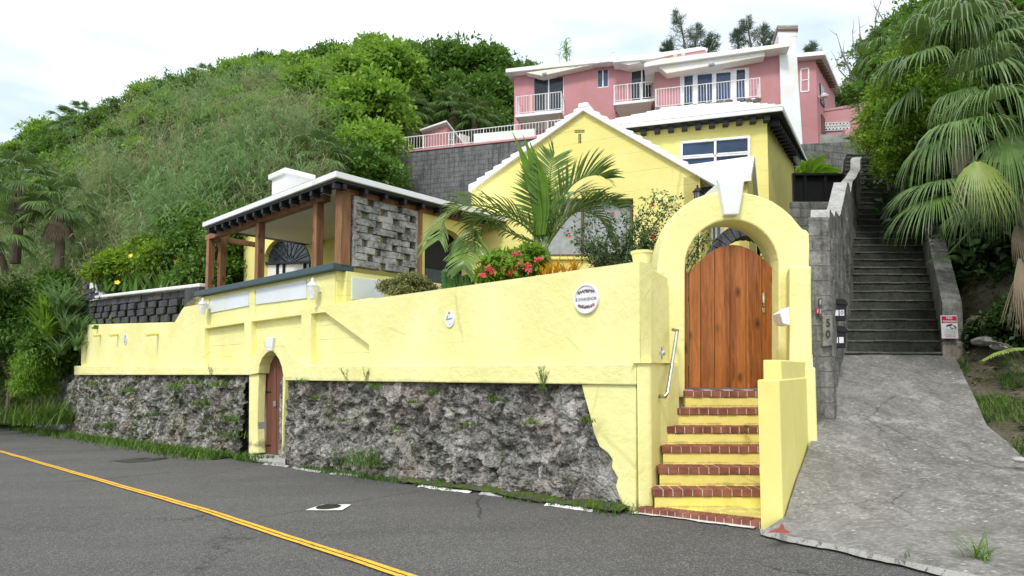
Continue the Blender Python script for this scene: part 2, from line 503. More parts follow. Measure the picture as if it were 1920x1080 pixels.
def stone(name, c1, c2, joints=None, streak=True, lich=0.4, mort=(0.30, 0.29, 0.27), bumpd=0.03, contrast=(0.36, 0.64), bvar=0.35):
    t = NT(name)
    n1 = t.noise(2.6, 7, 0.7); n2 = t.noise(18, 5, 0.7)
    c = t.mix(t.ramp(n1, contrast[0], contrast[1]), c1, c2)
    c = t.mix(t.math('MULTIPLY', t.ramp(n2, 0.36, 0.62), 0.45), c, [min(1, x * 1.5) for x in c2])
    if streak:
        s_ = t.noise(1, 6, 0.7, src=t.mapv(t.pos(), (7, 7, 0.8)))
        c = t.mix(t.math('MULTIPLY', t.ramp(s_, 0.46, 0.66), 0.6), c, [x * 0.35 for x in c1])
    c = t.mix(t.math('MULTIPLY', t.ramp(t.noise(5.5, 6, 0.75), 0.60, 0.68), lich), c, (0.42, 0.42, 0.38))
    n = t.bump(t.math('ADD', n1, t.math('MULTIPLY', n2, 0.4)), 0.7, bumpd)
    if joints:
        br = t.node('ShaderNodeTexBrick')
        vv = t.mix(0.05, t.uv(), t.noise(4, 3), 'ADD'); t.l.new(vv, br.inputs['Vector'])
        br.inputs['Scale'].default_value = 1; br.inputs['Brick Width'].default_value = joints[0]; br.inputs['Row Height'].default_value = joints[1]
        br.inputs['Mortar Size'].default_value = 0.012; br.inputs['Mortar Smooth'].default_value = 0.4
        br.inputs['Color1'].default_value = (0.25, 0.25, 0.25, 1); br.inputs['Color2'].default_value = (0.75, 0.75, 0.75, 1); br.inputs['Mortar'].default_value = (0.5, 0.5, 0.5, 1)
        c = t.mix(bvar, c, br.outputs[0], 'OVERLAY')
        c = t.mix(t.math('MULTIPLY', br.outputs[1], 0.7), c, mort)
        n = t.bump(t.math('SUBTRACT', 1.0, br.outputs[1]), 0.8, 0.02, n)
    return t.done(c, 0.93, n, 0.12)
stone('stone_side', (0.055, 0.053, 0.05), (0.26, 0.255, 0.24), (0.42, 0.19), lich=0.6, mort=(0.16, 0.155, 0.145), bvar=0.25, bumpd=.06)
stone('stone_dark', (0.028, 0.028, 0.03), (0.10, 0.10, 0.105), None, lich=0.25)
stone('stone_black', (0.022, 0.022, 0.025), (0.10, 0.10, 0.112), None, False, 0.12)
stone('block_grey', (0.085, 0.085, 0.09), (0.18, 0.18, 0.185), (0.5, 0.24), True, 0.08, (0.07, 0.07, 0.07), bvar=0.12)
stone('block_green', (0.10, 0.105, 0.095), (0.20, 0.205, 0.19), (0.46, 0.22), True, 0.06, (0.08, 0.085, 0.08))
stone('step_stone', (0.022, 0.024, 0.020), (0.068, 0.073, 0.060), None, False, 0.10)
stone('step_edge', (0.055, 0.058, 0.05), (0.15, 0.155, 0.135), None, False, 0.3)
stone('parapet', (0.10, 0.10, 0.09), (0.27, 0.265, 0.24), None, True, 0.4)
stone('cap_grey', (0.20, 0.20, 0.19), (0.40, 0.40, 0.385), None, False, 0.5)
stone('screen_stone', (0.055, 0.058, 0.06), (0.42, 0.415, 0.39), None, False, 1.0, contrast=(0.44, 0.60))
stone('pier_stone', (0.17, 0.15, 0.12), (0.30, 0.27, 0.23), None, True, 0.2)

def brick(name):
    t = NT(name)
    g = t.node('ShaderNodeObjectInfo')
    c = t.mix(t.ramp(t.noise(5, 4), 0.35, 0.65), (0.17, 0.06, 0.042), (0.32, 0.13, 0.085))
    c = t.mix(t.math('MULTIPLY', t.ramp(t.noise(20, 4, 0.7), 0.52, 0.7), 0.5), c, (0.07, 0.035, 0.03))
    return t.done(c, 0.8, t.bump(t.noise(40, 4), 0.4, 0.008), 0.2)
brick('brick_red')
simple('mortar_white', (0.62, 0.58, 0.55), 0.9, var=0.3, nsc=25)

def asphalt():
    t = NT('asphalt')
    sp = t.noise(150, 2, 0.6); sp2 = t.vor(110, out=1)
    lum = t.node('ShaderNodeRGBToBW'); t.l.new(sp2, lum.inputs[0])
    big = t.noise(0.35, 5, 0.6); along = t.noise(0.8, 5, 0.6, src=t.mapv(t.pos(), (0.28, 1.5, 1), (0, 0, math.atan2(UD.x, UD.y) + math.pi / 2)))
    c = t.mix(t.ramp(big, 0.35, 0.65), (0.058, 0.057, 0.057), (0.092, 0.090, 0.089))
    c = t.mix(t.math('MULTIPLY', t.ramp(along, 0.42, 0.62), 0.45), c, (0.115, 0.11, 0.107))
    c = t.mix(t.math('MULTIPLY', t.ramp(lum.outputs[0], 0.60, 0.86), 0.55), c, (0.34, 0.33, 0.32))
    c = t.mix(t.math('MULTIPLY', t.ramp(sp, 0.34, 0.5, (1, 1, 1), (0, 0, 0)), 0.6), c, (0.022, 0.022, 0.022))
    crv = t.vor(0.33, src=t.mix(0.9, t.pos(), t.noise(0.9, 6, 0.7), 'ADD'), feature='DISTANCE_TO_EDGE')
    ck = t.math('MULTIPLY', t.ramp(crv, 0.0, 0.0065, (1, 1, 1), (0, 0, 0)), t.ramp(t.noise(0.5, 3), 0.46, 0.56))
    c = t.mix(t.math('MULTIPLY', ck, 0.8), c, (0.015, 0.015, 0.015))
    h = t.math('ADD', t.math('MULTIPLY', lum.outputs[0], 0.5), t.math('SUBTRACT', t.math('MULTIPLY', sp, 0.6), ck))
    return t.done(c, 0.78, t.bump(h, 0.55, 0.008), 0.3)
asphalt()
def concrete():
    t = NT('drive_concrete')
    al = math.atan2(VD.x, VD.y)
    st = t.noise(3.0, 7, 0.75, src=t.mapv(t.pos(), (1.8, 0.9, 1.0), (0, 0, -0.1)))
    fine = t.noise(26, 6, 0.8, src=t.mapv(t.pos(), (0.8, 1.25, 1), (0, 0, 0))); big = t.noise(0.55, 4, 0.6)
    c = t.mix(t.ramp(big, 0.33, 0.66), (0.115, 0.11, 0.10), (0.215, 0.208, 0.195))
    c = t.mix(t.math('MULTIPLY', t.ramp(st, 0.42, 0.68), 0.45), c, (0.33, 0.32, 0.31))
    c = t.mix(t.math('MULTIPLY', t.ramp(fine, 0.50, 0.66), 0.5), c, (0.52, 0.51, 0.49))
    c = t.mix(t.math('MULTIPLY', t.ramp(fine, 0.33, 0.45, (1, 1, 1), (0, 0, 0)), 0.45), c, (0.055, 0.052, 0.045))
    c = t.mix(t.math('MULTIPLY', t.ramp(t.noise(6, 5, 0.8), 0.56, 0.7), 0.5), c, (0.11, 0.105, 0.08))
    c = t.mix(t.math('MULTIPLY', t.ramp(t.noise(1.1, 6, 0.75, dist=.6), 0.50, 0.62), 0.45), c, (0.075, 0.072, 0.055))
    c = t.mix(t.math('MULTIPLY', t.ramp(t.noise(1.7, 7, 0.8, src=t.mapv(t.pos(), (1, 1, 1), (0, 0, 0), (7, 3, 0))), 0.54, 0.64), 0.4), c, (0.48, 0.47, 0.46))
    fl = t.vor(16, src=t.mapv(t.mix(0.06, t.pos(), t.noise(8, 3), 'ADD'), (0.5, 1.2, 1)), out=0)
    c = t.mix(t.math('MULTIPLY', t.math('MULTIPLY', t.ramp(fl, 0.10, 0.2, (1, 1, 1), (0, 0, 0)), t.ramp(t.noise(2.2, 3), 0.5, 0.6)), 0.8), c, (0.60, 0.58, 0.56))
    crv = t.vor(0.45, src=t.mix(0.5, t.pos(), t.noise(1.5, 5, 0.7), 'ADD'), feature='DISTANCE_TO_EDGE')
    ck = t.math('MULTIPLY', t.ramp(crv, 0.0, 0.006, (1, 1, 1), (0, 0, 0)), t.ramp(t.noise(0.4, 2), 0.50, 0.56))
    c = t.mix(t.math('MULTIPLY', ck, 0.6), c, (0.04, 0.04, 0.035))
    return t.done(c, 0.9, t.bump(t.math('ADD', st, t.math('MULTIPLY', fine, 0.6)), 0.7, 0.02), 0.15)
concrete()
def soil(name, c1, c2):
    t = NT(name)
    c = t.mix(t.ramp(t.noise(2.2, 6, 0.7), 0.4, 0.62), c1, c2)
    c = t.mix(t.math('MULTIPLY', t.ramp(t.noise(30, 4, 0.7), 0.5, 0.65), 0.4), c, [min(1, x * 2.2) for x in c2])
    return t.done(c, 0.95, t.bump(t.noise(14, 6, 0.7), 0.8, 0.04), 0.1)
soil('hill_soil', (0.020, 0.028, 0.010), (0.045, 0.055, 0.02)); soil('verge_soil', (0.05, 0.055, 0.025), (0.12, 0.105, 0.075)); soil('ground', (0.05, 0.055, 0.03), (0.09, 0.08, 0.05))
def paint_line(name, col, wear=0.5):
    t = NT(name)
    f = t.math('MULTIPLY', t.ramp(t.noise(7, 7, 0.8, src=t.mapv(t.pos(), (1, 3.5, 1), (0, 0, math.atan2(UD.x, UD.y)+math.pi/2))), 0.53, 0.60), wear)
    c = t.mix(t.math('MAXIMUM', f, t.math('MULTIPLY', t.ramp(t.noise(120, 2), 0.56, 0.66), 0.45)), col, (0.07, 0.06, 0.045))
    return t.done(c, 0.7, t.bump(t.noise(150, 2), 0.4, 0.006), 0.3)
paint_line('line_yellow', (0.80, 0.46, 0.05), 0.8); paint_line('lip_paint', (0.33, 0.325, 0.31), 0.95); paint_line('line_white', (0.74, 0.74, 0.72), 0.5); paint_line('spray_red', (0.30, 0.05, 0.05), 0.95)

def leaf(name, c1, c2, c3=None, tr=0.28, rough=0.45, nsc=1.2, hue=0.0, spec=0.35):
    """foliage: clump-scale and leaf-scale colour differences, light passing through"""
    t = NT(name)
    geo = t.pos()
    a = t.ramp(t.noise(nsc, 4, 0.6), 0.36, 0.64)
    c = t.mix(a, c1, c2)
    wnz = t.vor(9.0, out=1)
    l = t.node('ShaderNodeRGBToBW'); t.l.new(wnz, l.inputs[0])
    c = t.mix(t.math('MULTIPLY', l.outputs[0], 0.42), c, c3 or [min(1, x * 1.6) for x in c2])
    oi = t.node('ShaderNodeObjectInfo')
    c = t.mix(t.math('MULTIPLY', oi.outputs['Random'], 0.30), c, [x * 0.75 for x in c1])
    return t.done(c, rough, None, spec, 0, (tr, t.mix(0.5, c, [x * 1.3 for x in (c3 or c2)])))
leaf('leaf_bright', (0.10, 0.22, 0.018), (0.20, 0.38, 0.035), (0.33, 0.50, 0.07), 0.34)
leaf('leaf_mid', (0.050, 0.13, 0.018), (0.11, 0.23, 0.03), (0.18, 0.31, 0.05), 0.3)
leaf('leaf_dark', (0.016, 0.045, 0.010), (0.035, 0.085, 0.016), (0.06, 0.12, 0.025), 0.2)
leaf('leaf_lime', (0.10, 0.22, 0.015), (0.20, 0.36, 0.025), (0.34, 0.46, 0.04))
leaf('leaf_pine', (0.06, 0.10, 0.06), (0.10, 0.15, 0.09), (0.15, 0.20, 0.13), 0.3)
leaf('reed', (0.14, 0.21, 0.075), (0.26, 0.34, 0.13), (0.50, 0.52, 0.28), 0.36, 0.6, 0.5)
leaf('reed_dry', (0.24, 0.21, 0.13), (0.36, 0.31, 0.20), (0.46, 0.41, 0.29), 0.1, 0.8, 0.6)
leaf('reed_green', (0.065, 0.15, 0.045), (0.13, 0.25, 0.07), (0.30, 0.44, 0.17), 0.36, 0.55, 0.6)
leaf('palm_fan', (0.035, 0.090, 0.020), (0.095, 0.19, 0.04), (0.26, 0.36, 0.11), 0.18, 0.38, 0.8)
leaf('palm_yellow', (0.10, 0.19, 0.025), (0.24, 0.33, 0.05), (0.42, 0.46, 0.12), 0.25, 0.4, 1.5)
leaf('palm_feather', (0.07, 0.15, 0.025), (0.15, 0.27, 0.045), (0.34, 0.45, 0.15), 0.18, 0.32, 2.0)
leaf('palm_bright', (0.07, 0.17, 0.012), (0.13, 0.27, 0.02), (0.20, 0.34, 0.03), 0.3, 0.32, 2.0)
leaf('banana', (0.13, 0.30, 0.02), (0.22, 0.42, 0.03), (0.30, 0.5, 0.05), 0.4, 0.35, 2.0)
leaf('grass', (0.045, 0.12, 0.014), (0.09, 0.19, 0.022), (0.16, 0.24, 0.03), 0.2, 0.6, 1.5)
leaf('moss', (0.05, 0.10, 0.01), (0.12, 0.19, 0.015), (0.20, 0.24, 0.03), 0.05, 0.9, 3)
leaf('croton', (0.62, 0.20, 0.02), (0.78, 0.42, 0.03), (0.80, 0.60, 0.06), 0.25, 0.4, 6)
leaf('variegated', (0.10, 0.15, 0.03), (0.22, 0.25, 0.08), (0.45, 0.42, 0.2), 0.15, 0.5, 8)
leaf('rose_leaf', (0.055, 0.12, 0.04), (0.10, 0.18, 0.06), (0.16, 0.25, 0.09), 0.15, 0.4, 3)
leaf('dry_frond', (0.15, 0.12, 0.075), (0.25, 0.20, 0.13), (0.32, 0.27, 0.19), 0.1, 0.85, 2)
leaf('dry_dark', (0.07, 0.058, 0.04), (0.12, 0.10, 0.07), (0.17, 0.145, 0.11), 0.05, 0.9, 2)
M = MATS
# patchy moss: green growth over grey grit
def mossy():
    t = NT('moss')
    g = t.mix(t.ramp(t.noise(5, 5, .7), .38, .62), (0.045, 0.085, 0.012), (0.13, 0.18, 0.02))
    c = t.mix(t.ramp(t.noise(2.6, 6, .75), .46, .56), (0.10, 0.095, 0.08), g)
    return t.done(c, .95, t.bump(t.noise(40, 4, .7), .9, .03), .1)
bpy.data.materials.remove(MATS['moss']); mossy()
# ================================================================== ground, road, drive
def sheet(name, fn, us, vs, mat, kind='structure', label=None, cat=None):
    nu, nv = len(us), len(vs)
    V = np.array([fn(a, b) for b in vs for a in us])
    i = np.arange(nu - 1)[None, :] + np.arange(nv - 1)[:, None] * nu
    F = np.stack([i, i + 1, i + 1 + nu, i + nu], -1).reshape(-1, 4)
    return mesh_np(name, V, F, mat, kind=kind, label=label, cat=cat, smooth=True, org=Vector((0, 0, 0)))
def sq(s, q, z=None):
    x = P0.x + UD.x * s + VD.x * q; y = P0.y + UD.y * s + VD.y * q
    return (x, y, road_z(x, y) if z is None else z)
def axis(*segs):
    out = []
    for a, b, n in segs: out += list(np.linspace(a, b, n, endpoint=False))
    return out + [segs[-1][1]]
def ground_f(a, b):
    x, y, z = sq(a, b)
    far = max(0, math.hypot(a, b) - 40)
    return (x, y, z - 0.12 - (0.03 * far if far < 60 else 1.8))
sheet('ground', ground_f, axis((-420, -40, 12), (-40, 60, 20), (60, 420, 12)), axis((-420, -40, 10), (-40, 40, 16), (40, 420, 10)), M['ground'])
def road_f(a, b):
    x, y, z = sq(a, b)
    e = 0.10 * math.exp(-((b - 0.0) / 0.25) ** 2) * 0 
    return (x, y, z + 0.008 * frac((x * .7, y * .7, 0), 3, 3))
RX = axis((-16, -4, 12), (-4, 30, 68), (30, 95, 30))
sheet('road', road_f, RX, axis((-9.5, 0.1, 32)), M['asphalt'])
# double-coat yellow centre line, worn along its middle
ca = road_at(755, 1080); cb = road_at(380, 957); cc = road_at(0, 847)
def qof(w): return (w - P0).dot(VD)
def sof(w): return (w - P0).dot(UD)
sa, qa, sb, qb, sc_, qc = sof(ca), qof(ca), sof(cb), qof(cb), sof(cc), qof(cc)
def line_q(s):
    return qa + (qb - qa) * (s - sa) / (sb - sa) if s < sb else qb + (qc - qb) * (s - sb) / (sc_ - sb)
def yl(a, b):
    q = line_q(min(a, 40)) + b
    x, y, z = sq(a, q); return (x, y, z + 0.014 + 0.008 * frac((x * .7, y * .7, 0), 3, 3))
LX = axis((-14, 40, 160), (40, 80, 10))
sheet('road_line', yl, LX, [-0.052, -0.007], M['line_yellow'])
sheet('road_line', yl, LX, [0.007, 0.052], M['line_yellow'])

# concrete drive going up to the stone stairs
DR_L = [Pz(1425, 1003, 0.085), Vector((2.52, 5.75, .16)), Vector((3.18, 6.75, .53)), Vector((3.74, 7.57, .83)), P(1578, 673, 10.0)]
DR_R = [road_at(2060, 1150), Vector((5.6, 4.9, .26)), Vector((5.53, 6.6, .50)), P(1850, 800, 7.57), P(1790, 671, 10.0)]
DR_R[3].z = .83; DR_L[4].z = DR_R[4].z = 1.73
edge_px = [(1425, 1003), (1475, 1017), (1560, 1033), (1660, 1057), (1760, 1080), (1900, 1110), (2060, 1150)]
edge_w = [road_at(*e) for e in edge_px]
def lerp_list(l, t):
    t = max(0, min(0.99999, t)) * (len(l) - 1); i = int(t); return l[i].lerp(l[i + 1], t - i)
def drive_f(a, b):
    r = b * 4; i = min(3, int(r)); f = r - i
    def row(i):
        if i == 0: p = lerp_list(edge_w, a).copy(); return p
        return DR_L[i].lerp(DR_R[i], a)
    p = row(i).lerp(row(i + 1), f)
    p.z += 0.03 + 0.018 * frac(p * 1.6, 5, 4) + (0.006 if b < 0.02 else 0)
    return tuple(p)
sheet('driveway', drive_f, list(np.linspace(0, 1, 40)), list(np.linspace(0, 1, 60)), M['drive_concrete'])
# broken white-painted lip between the drive and the asphalt
def lip(a, b):
    p = lerp_list(edge_w, a).copy(); o = VD * -0.02 + Vector((0, 1, 0)) * 0
    w = 0.030 + 0.035 * frac((a * 9, 0, 0), 8, 3)
    p = p + (Vector((-.2, -1, 0)).normalized()) * (b - 0.35) * w * 2.4
    p.z = road_z(p.x, p.y) + 0.030 + (0.022 if b < .8 else -0.012) ; return tuple(p)
sheet('drive_lip', lip, list(np.linspace(0, 0.8, 90)), [0, .4, .8, 1.0], M['lip_paint'])
# red sprayed survey mark on the concrete
def spray(l, w):
    mb = MB()
    for a, b in l:
        A, B = Pz(*a, .15), Pz(*b, .15); d = (B - A).normalized(); s_ = Vector((-d.y, d.x, 0)) * w / 2
        n = 8
        for i in range(n):
            p, q = A.lerp(B, i / n), A.lerp(B, (i + 1) / n)
            def zz(v, px): return Vector((v.x, v.y, 0.0))
            mb.add([p - s_, q - s_, q + s_, p + s_], [(0, 1, 2, 3)])
    return mb
# ------------------------------------------------------------------ street wall
wall = thing('garden_wall', 'tall yellow stucco garden wall along the road with a projecting ledge and recessed panels', 'wall', tuple(WP.w(6, -.2)))
def wprism(px, off, th, name, mat, parent=wall, bevel=0.012, holes=None, **kw):
    pl = WP.off(off); lo = [pl.pts(px)] + [pl.pts(h) for h in (holes or [])]
    return MB().prism(lo if holes else lo[0], -pl.n * th).build(name, mat, parent, bevel, **kw)
H1 = [(384, 616), (458, 605), (458, 684), (384, 684)]
H2 = [(471, 603), (565, 590), (565, 684), (471, 684)]
H3 = [(583, 588), (609, 585), (692, 646), (692, 682), (583, 683)]
wprism([(378, 612), (614, 572), (1199, 490), (1199, 690), (565, 690), (565, 590), (471, 603), (471, 690), (378, 690)], .085, .26, 'wall_face', M['yellow_wall'], holes=[H1, H3])
wprism([(378, 606), (700, 558), (700, 694), (531, 694), (530, 690), (525, 676), (516, 664), (508, 657), (498, 662), (488, 675), (484, 690), (484, 694), (378, 694)], -.03, .1, 'recessed_panel', M['yellow_block'], bevel=0)
wprism([(152, 609), (250, 606), (327, 604), (332, 596), (340, 582), (350, 568), (362, 558), (378, 552), (378, 692), (152, 692)], .04, .35, 'end_wall', M['yellow_wall'])
# ledge, swept up over the street door
led = [(139, 686), (425, 688), (440, 685), (455, 680), (470, 671), (480, 661), (486, 649), (492, 639), (499, 634), (520, 635), (531, 641), (538, 652), (546, 664), (558, 675), (572, 683), (583, 686), (1192, 682), (1192, 722), (533, 713), (530, 700), (528, 688), (523, 674), (516, 663), (508, 658), (499, 662), (491, 672), (486, 684), (484, 700), (467, 703), (139, 703)]
wprism(led, .165, .33, 'ledge', M['yellow_ledge'])
# stucco skin right of the rock, ragged lower edge over the stone
skin = [(1090, 721), (1096, 745), (1106, 780), (1113, 812), (1124, 838), (1140, 850), (1148, 862), (1146, 876), (1158, 896), (1154, 912), (1160, 930), (1168, 950), (1186, 962), (1192, 965), (1192, 721)]
wprism(skin, .135, .4, 'lower_face', M['yellow_wall'])
wprism([(467, 702), (485, 702), (483, 760), (482, 800), (484, 850), (466, 852)], .12, .16, 'door_jamb', M['yellow_wall'])
wprism([(530, 706), (535, 706), (534, 735), (531, 780), (529, 852), (528, 852)], .10, .5, 'door_jamb', M['yellow_wall'])
# reveal of the street door: inner grey jamb
# the corner: two facets turn in towards the steps
a0 = WP.off(.085).at(1199, 560); a1 = P(1253, 560, 7.55)
a1b = a1 + Vector((-.15, .3, 0)); a2 = a0 - WP.n * .9 + UD * .2
topz = WP.off(.085).at(1199, 490).z
foot = [a0 + WP.d * .0005, a1, a1b, a2]
zt = [topz - .005, topz - .04, topz - .06, topz - .01]
MB().foot(foot, 1.55, zt).build('corner_face', M['yellow_wall'], wall, .03)
b0 = WP.off(.165).at(1192, 690); b1 = Vector((1.50, 6.66, 0)); b2 = P(1250, 700, 7.36)
MB().foot([b0, b1, b2, b2 + Vector((.14, .28, 0)), b0 - WP.n * 1.0], -.15, 1.605).build('corner_base', M['yellow_wall'], wall, .03)
MB().foot([WP.off(-.18).at(1199, 500), WP.off(-.18).at(600, 500), WP.off(-.30).at(600, 500), WP.off(-.30).at(1199, 500)], 1.2, topz - .012).build('wall_back', M['yellow_wall'], wall)

# rock faces under the ledge
def vvp(q):
    c = noise.voronoi(q)[1][0]
    return (math.sin(c.x * 12.9 + c.y * 78.2 + c.z * 37.7) * 43758.5) % 1.0
def rock_face(name, pxl, pxr, zt, nt, nz, mat, label, bulge=.0, seed=1, parent=None, amp=1.0, left_fade=False):
    tl, tr = WP.t(WP.at(pxl, 700)), WP.t(WP.at(pxr, 700))
    V = []; tedge = WP.t(WP.at(1100, 800)) if name == 'rock_base' and pxr > 1000 else -99
    tdoor0, tdoor1 = (WP.t(WP.at(548, 800)), 99) if pxr > 1000 else (-9, -9)
    for j in range(nz + 1):
        f = j / nz
        for i in range(nt + 1):
            t = tr + (tl - tr) * i / nt
            b = WP.w(t, 0); zb = road_z(b.x, b.y) - .12
            top = zt + (0.06 * frac((t * 1.3, 0, 0), seed, 3) if left_fade else 0)
            if left_fade and t > 22.2: top = zt - (t - 22.2) * .28
            z = zb + (top - zb) * f
            p = Vector((b.x, b.y, z))
            q = p * 1.0
            w1 = noise.noise(q * 1.15 + Vector((seed, 0, 0)))
            w2 = frac(q * 2.8, seed + 2, 6, .75)
            vv = noise.voronoi(q * 2.6 + Vector((w2, w1, w2)) * .5)[0]
            w3 = (vv[1] - vv[0])
            v4 = noise.voronoi(q * 6.5 + Vector((w1, w2, w1)) * .6)[0]
            w5 = frac(q * 9, seed + 7, 4, .8)
            c1 = vvp(q * 2.2 + Vector((w2, w1, w2)) * .35); c2 = vvp(q * 5.2 + Vector((w1, w2, w1)) * .5)
            d = .02 + amp * (.085 * w1 + .05 * w2 + .11 * min(w3, .55) + .065 * min(v4[1] - v4[0], .5) + .022 * w5 + .12 * (c1 - .5) + .075 * (c2 - .5)) + bulge * (1 - f) ** 2
            d -= .10 * max(0, f - .9) / .1
            d = min(d, .34 - .25 * f)
            if t < tedge: d = min(d, .10)
            if tdoor0 < t < tdoor1: d = min(d, .06)
            V.append(p + WP.n * d)
    i = np.arange(nt)[None, :] + np.arange(nz)[:, None] * (nt + 1)
    F = np.stack([i, i + 1, i + nt + 2, i + nt + 1], -1).reshape(-1, 4)
    return mesh_np(name, np.array([tuple(v) for v in V]), F, mat, parent, smooth=False, label=label, cat='rock' if label else None)
rock_face('rock_base', 531, 1172, 1.42, 400, 120, M['rock'], 'rough grey limestone rock face under the yellow wall, right of the street door', .10, 1)
rock_face('rock_base', 40, 470, 1.41, 520, 90, M['rock_mossy'], 'mossy grey rock face under the yellow wall, left of the street door', .12, 5, left_fade=True)

MB().foot([WP.off(-.10).w(WP.t(WP.at(30, 700)), 0), WP.off(-.10).w(WP.t(WP.at(474, 700)), 0), WP.off(-.5).w(WP.t(WP.at(474, 700)), 0), WP.off(-.5).w(WP.t(WP.at(30, 700)), 0)], -1.5, 1.3).build('rock_core', M['rock_mossy'], wall)
MB().foot([WP.off(-.10).w(WP.t(WP.at(538, 700)), 0), WP.off(-.10).w(.1, 0), WP.off(-.5).w(.1, 0), WP.off(-.5).w(WP.t(WP.at(538, 700)), 0)], -1.5, 1.3).build('rock_core', M['rock'], wall)
# street door in its arch
sdoor = thing('street_door', 'narrow arched brown plank door at road level in the rock wall', 'door', tuple(WP.off(-.3).txz(505, -.25)))
dp = WP.off(-.10)
leafp = [(488, 853), (525, 856), (529, 800), (530, 740), (529, 700), (525, 686), (518, 668), (510, 662), (503, 668), (497, 680), (493, 700), (489, 760)]
MB().prism(dp.pts([(480, 860), (545, 860), (545, 655), (480, 655)]), -dp.n * .1).build('backing', M['door_wood'], sdoor)
mb = MB()
fr = dp.off(.03)
xs = [484, 501, 518, 537]
def arch_top(x, x0, x1, ys, yt):
    k = (x - (x0 + x1) / 2) / ((x1 - x0) / 2); return ys - (ys - yt) * math.sqrt(max(0, 1 - min(1, k * k)))
for a, b in zip(xs[:-1], xs[1:]):
    st = [(a + .35, 858), (b - .35, 860)] + [(b - .35 - (b - a - .7) * i / 4, arch_top(b - .35 - (b - a - .7) * i / 4, 478, 540, 712, 652)) for i in range(5)]
    mb.prism(fr.pts(st), -fr.n * .04)
mb.build('leaf', M['door_wood'], sdoor, .004)
for y in (735, 835):
    mb = MB(); q = fr.off(.012); mb.prism(q.pts([(492, y - 2), (507, y - 1), (507, y + 1), (492, y + 2)]), -fr.n * .012); mb.build('hinge', M['black_metal'], sdoor)
mb = MB(); q = fr.off(.03); mb.prism(q.pts([(512, 752), (517, 752), (517, 762), (512, 762)]), -fr.n * .03); mb.build('latch', M['steel'], sdoor)
mb = MB(); pl = WP.off(.22)
mb.prism(pl.pts([(498, 633), (512, 632), (509, 658), (499, 658)]), -pl.n * .2)
mb.build('keystone', M['white_paint'], wall, .01)
# grey reveal lining of the doorway
mb = MB()
for (x0, y0), (x1, y1) in zip([(484, 850), (484, 700), (487, 683), (492, 671), (499, 662), (508, 658.5)], [(484, 700), (487, 683), (492, 671), (499, 662), (508, 658.5), (517, 664)]):
    A, B = WP.off(.10).at(x0, y0), WP.off(.10).at(x1, y1)
    mb.add([A, B, B - WP.n * .24, A - WP.n * .24], [(0, 1, 2, 3)])
mb.build('door_reveal', M['cap_grey'], wall)
MB().prism([Vector(p) for p in (WP.off(.34).txz(466, -.29), WP.off(.34).txz(535, -.24), WP.off(-.3).txz(535, -.24), WP.off(-.3).txz(466, -.29))], (0, 0, .06)).build('door_sill', M['cap_grey'], None, .01, label='pale concrete sill slab in front of the brown street door', cat='door sill')

# dark pierced block screen on the far end of the wall
scr = thing('block_screen', 'black weathered pierced block screen with white coping at the far left wall end', 'wall', tuple(WP.w(18, 3.1)))
tl, tr = WP.t(WP.at(153, 600)), WP.t(WP.at(331, 600)); zb, zt_ = 3.11, 3.93
rows = 4; rh = (zt_ - zb) / rows
shz = lambda t: -.33 * (1 - (t - tr) / (tl - tr)); mb = MB(); rnd = random.Random(4)
for r in range(rows):
    t = tr - (.0 if r > 0 else 0) + (.3 if r % 2 else 0) + .35 * max(0, 3 - r) * 0
    trr = tr - .62 * max(0, r - 1)
    t = trr + (.32 if r % 2 else 0)
    while t < tl - .05:
        w_ = min(.55, tl - t)
        z0 = zb + r * rh + shz(t)
        c = WP.w(t + w_ / 2, z0 + rh / 2) + WP.n * (.02 + rnd.uniform(-.02, .02)) - WP.n * .12
        mb.box(c, WP.d * (w_ / 2), WP.n * .03, Z3 * (rh / 2 - .006 - rnd.random() * .008))
        t += w_ + (.30 if r < rows - 1 else .02)
for k in range(3):
    for r in range(3 - k):
        mb.box(WP.w(tl - .30 - k * .66 - .2 * (r % 2), zt_ + rh * (r + .5)) - WP.n * .1, WP.d * .28, WP.n * .13, Z3 * (rh / 2 - .01))
mb.build('blocks', M['stone_black'], scr, .02)
MB().foot([WP.off(.05).w(tl - 1.7, 0), WP.off(.05).w(11.9, 0), WP.off(-.33).w(11.9, 0), WP.off(-.33).w(tl - 1.7, 0)], [zt_ + .001, zt_ - .40, zt_ - .40, zt_ + .001], [zt_ + .09, zt_ - .31, zt_ - .31, zt_ + .09]).build('coping', M['white_paint'], scr, .02)
MB().foot([WP.off(.04).w(tr - .6, 0), WP.off(.04).w(11.9, 0), WP.off(-.27).w(11.9, 0), WP.off(-.27).w(tr - .6, 0)], 3.1, [zt_ - .34, zt_ - .41, zt_ - .41, zt_ - .34]).build('end_block', M['stone_dark'], scr)
mb = MB(); A = WP.off(-.02)
prof = [(tl - .75, 3.9), (tl - .75, 4.52), (tl - 1.0, 4.64), (tl - 1.3, 4.58), (tl - 1.55, 4.34), (tl - 2.0, 4.26), (tl - 2.3, 4.02), (tl - 2.8, 3.98), (tl - 2.8, 3.86)]
mb.prism([A.w(*p) for p in prof], -WP.n * .3); mb.build('scroll_end', M['white_paint'], scr, .02)
# pipe spouts of the end wall
for i, (px, py, l) in enumerate(((189, 627, .22), (222, 626, .25), (297, 625, .34))):
    mb = MB(); a = WP.off(.03).at(px, py); b = a + WP.n * l - WP.d * l * .35 + Z3 * -.06
    mb.tube([a, b], [.055, .05], 10); mb.build('pipe_spout', M['yellow_smooth'], wall, smooth=False)

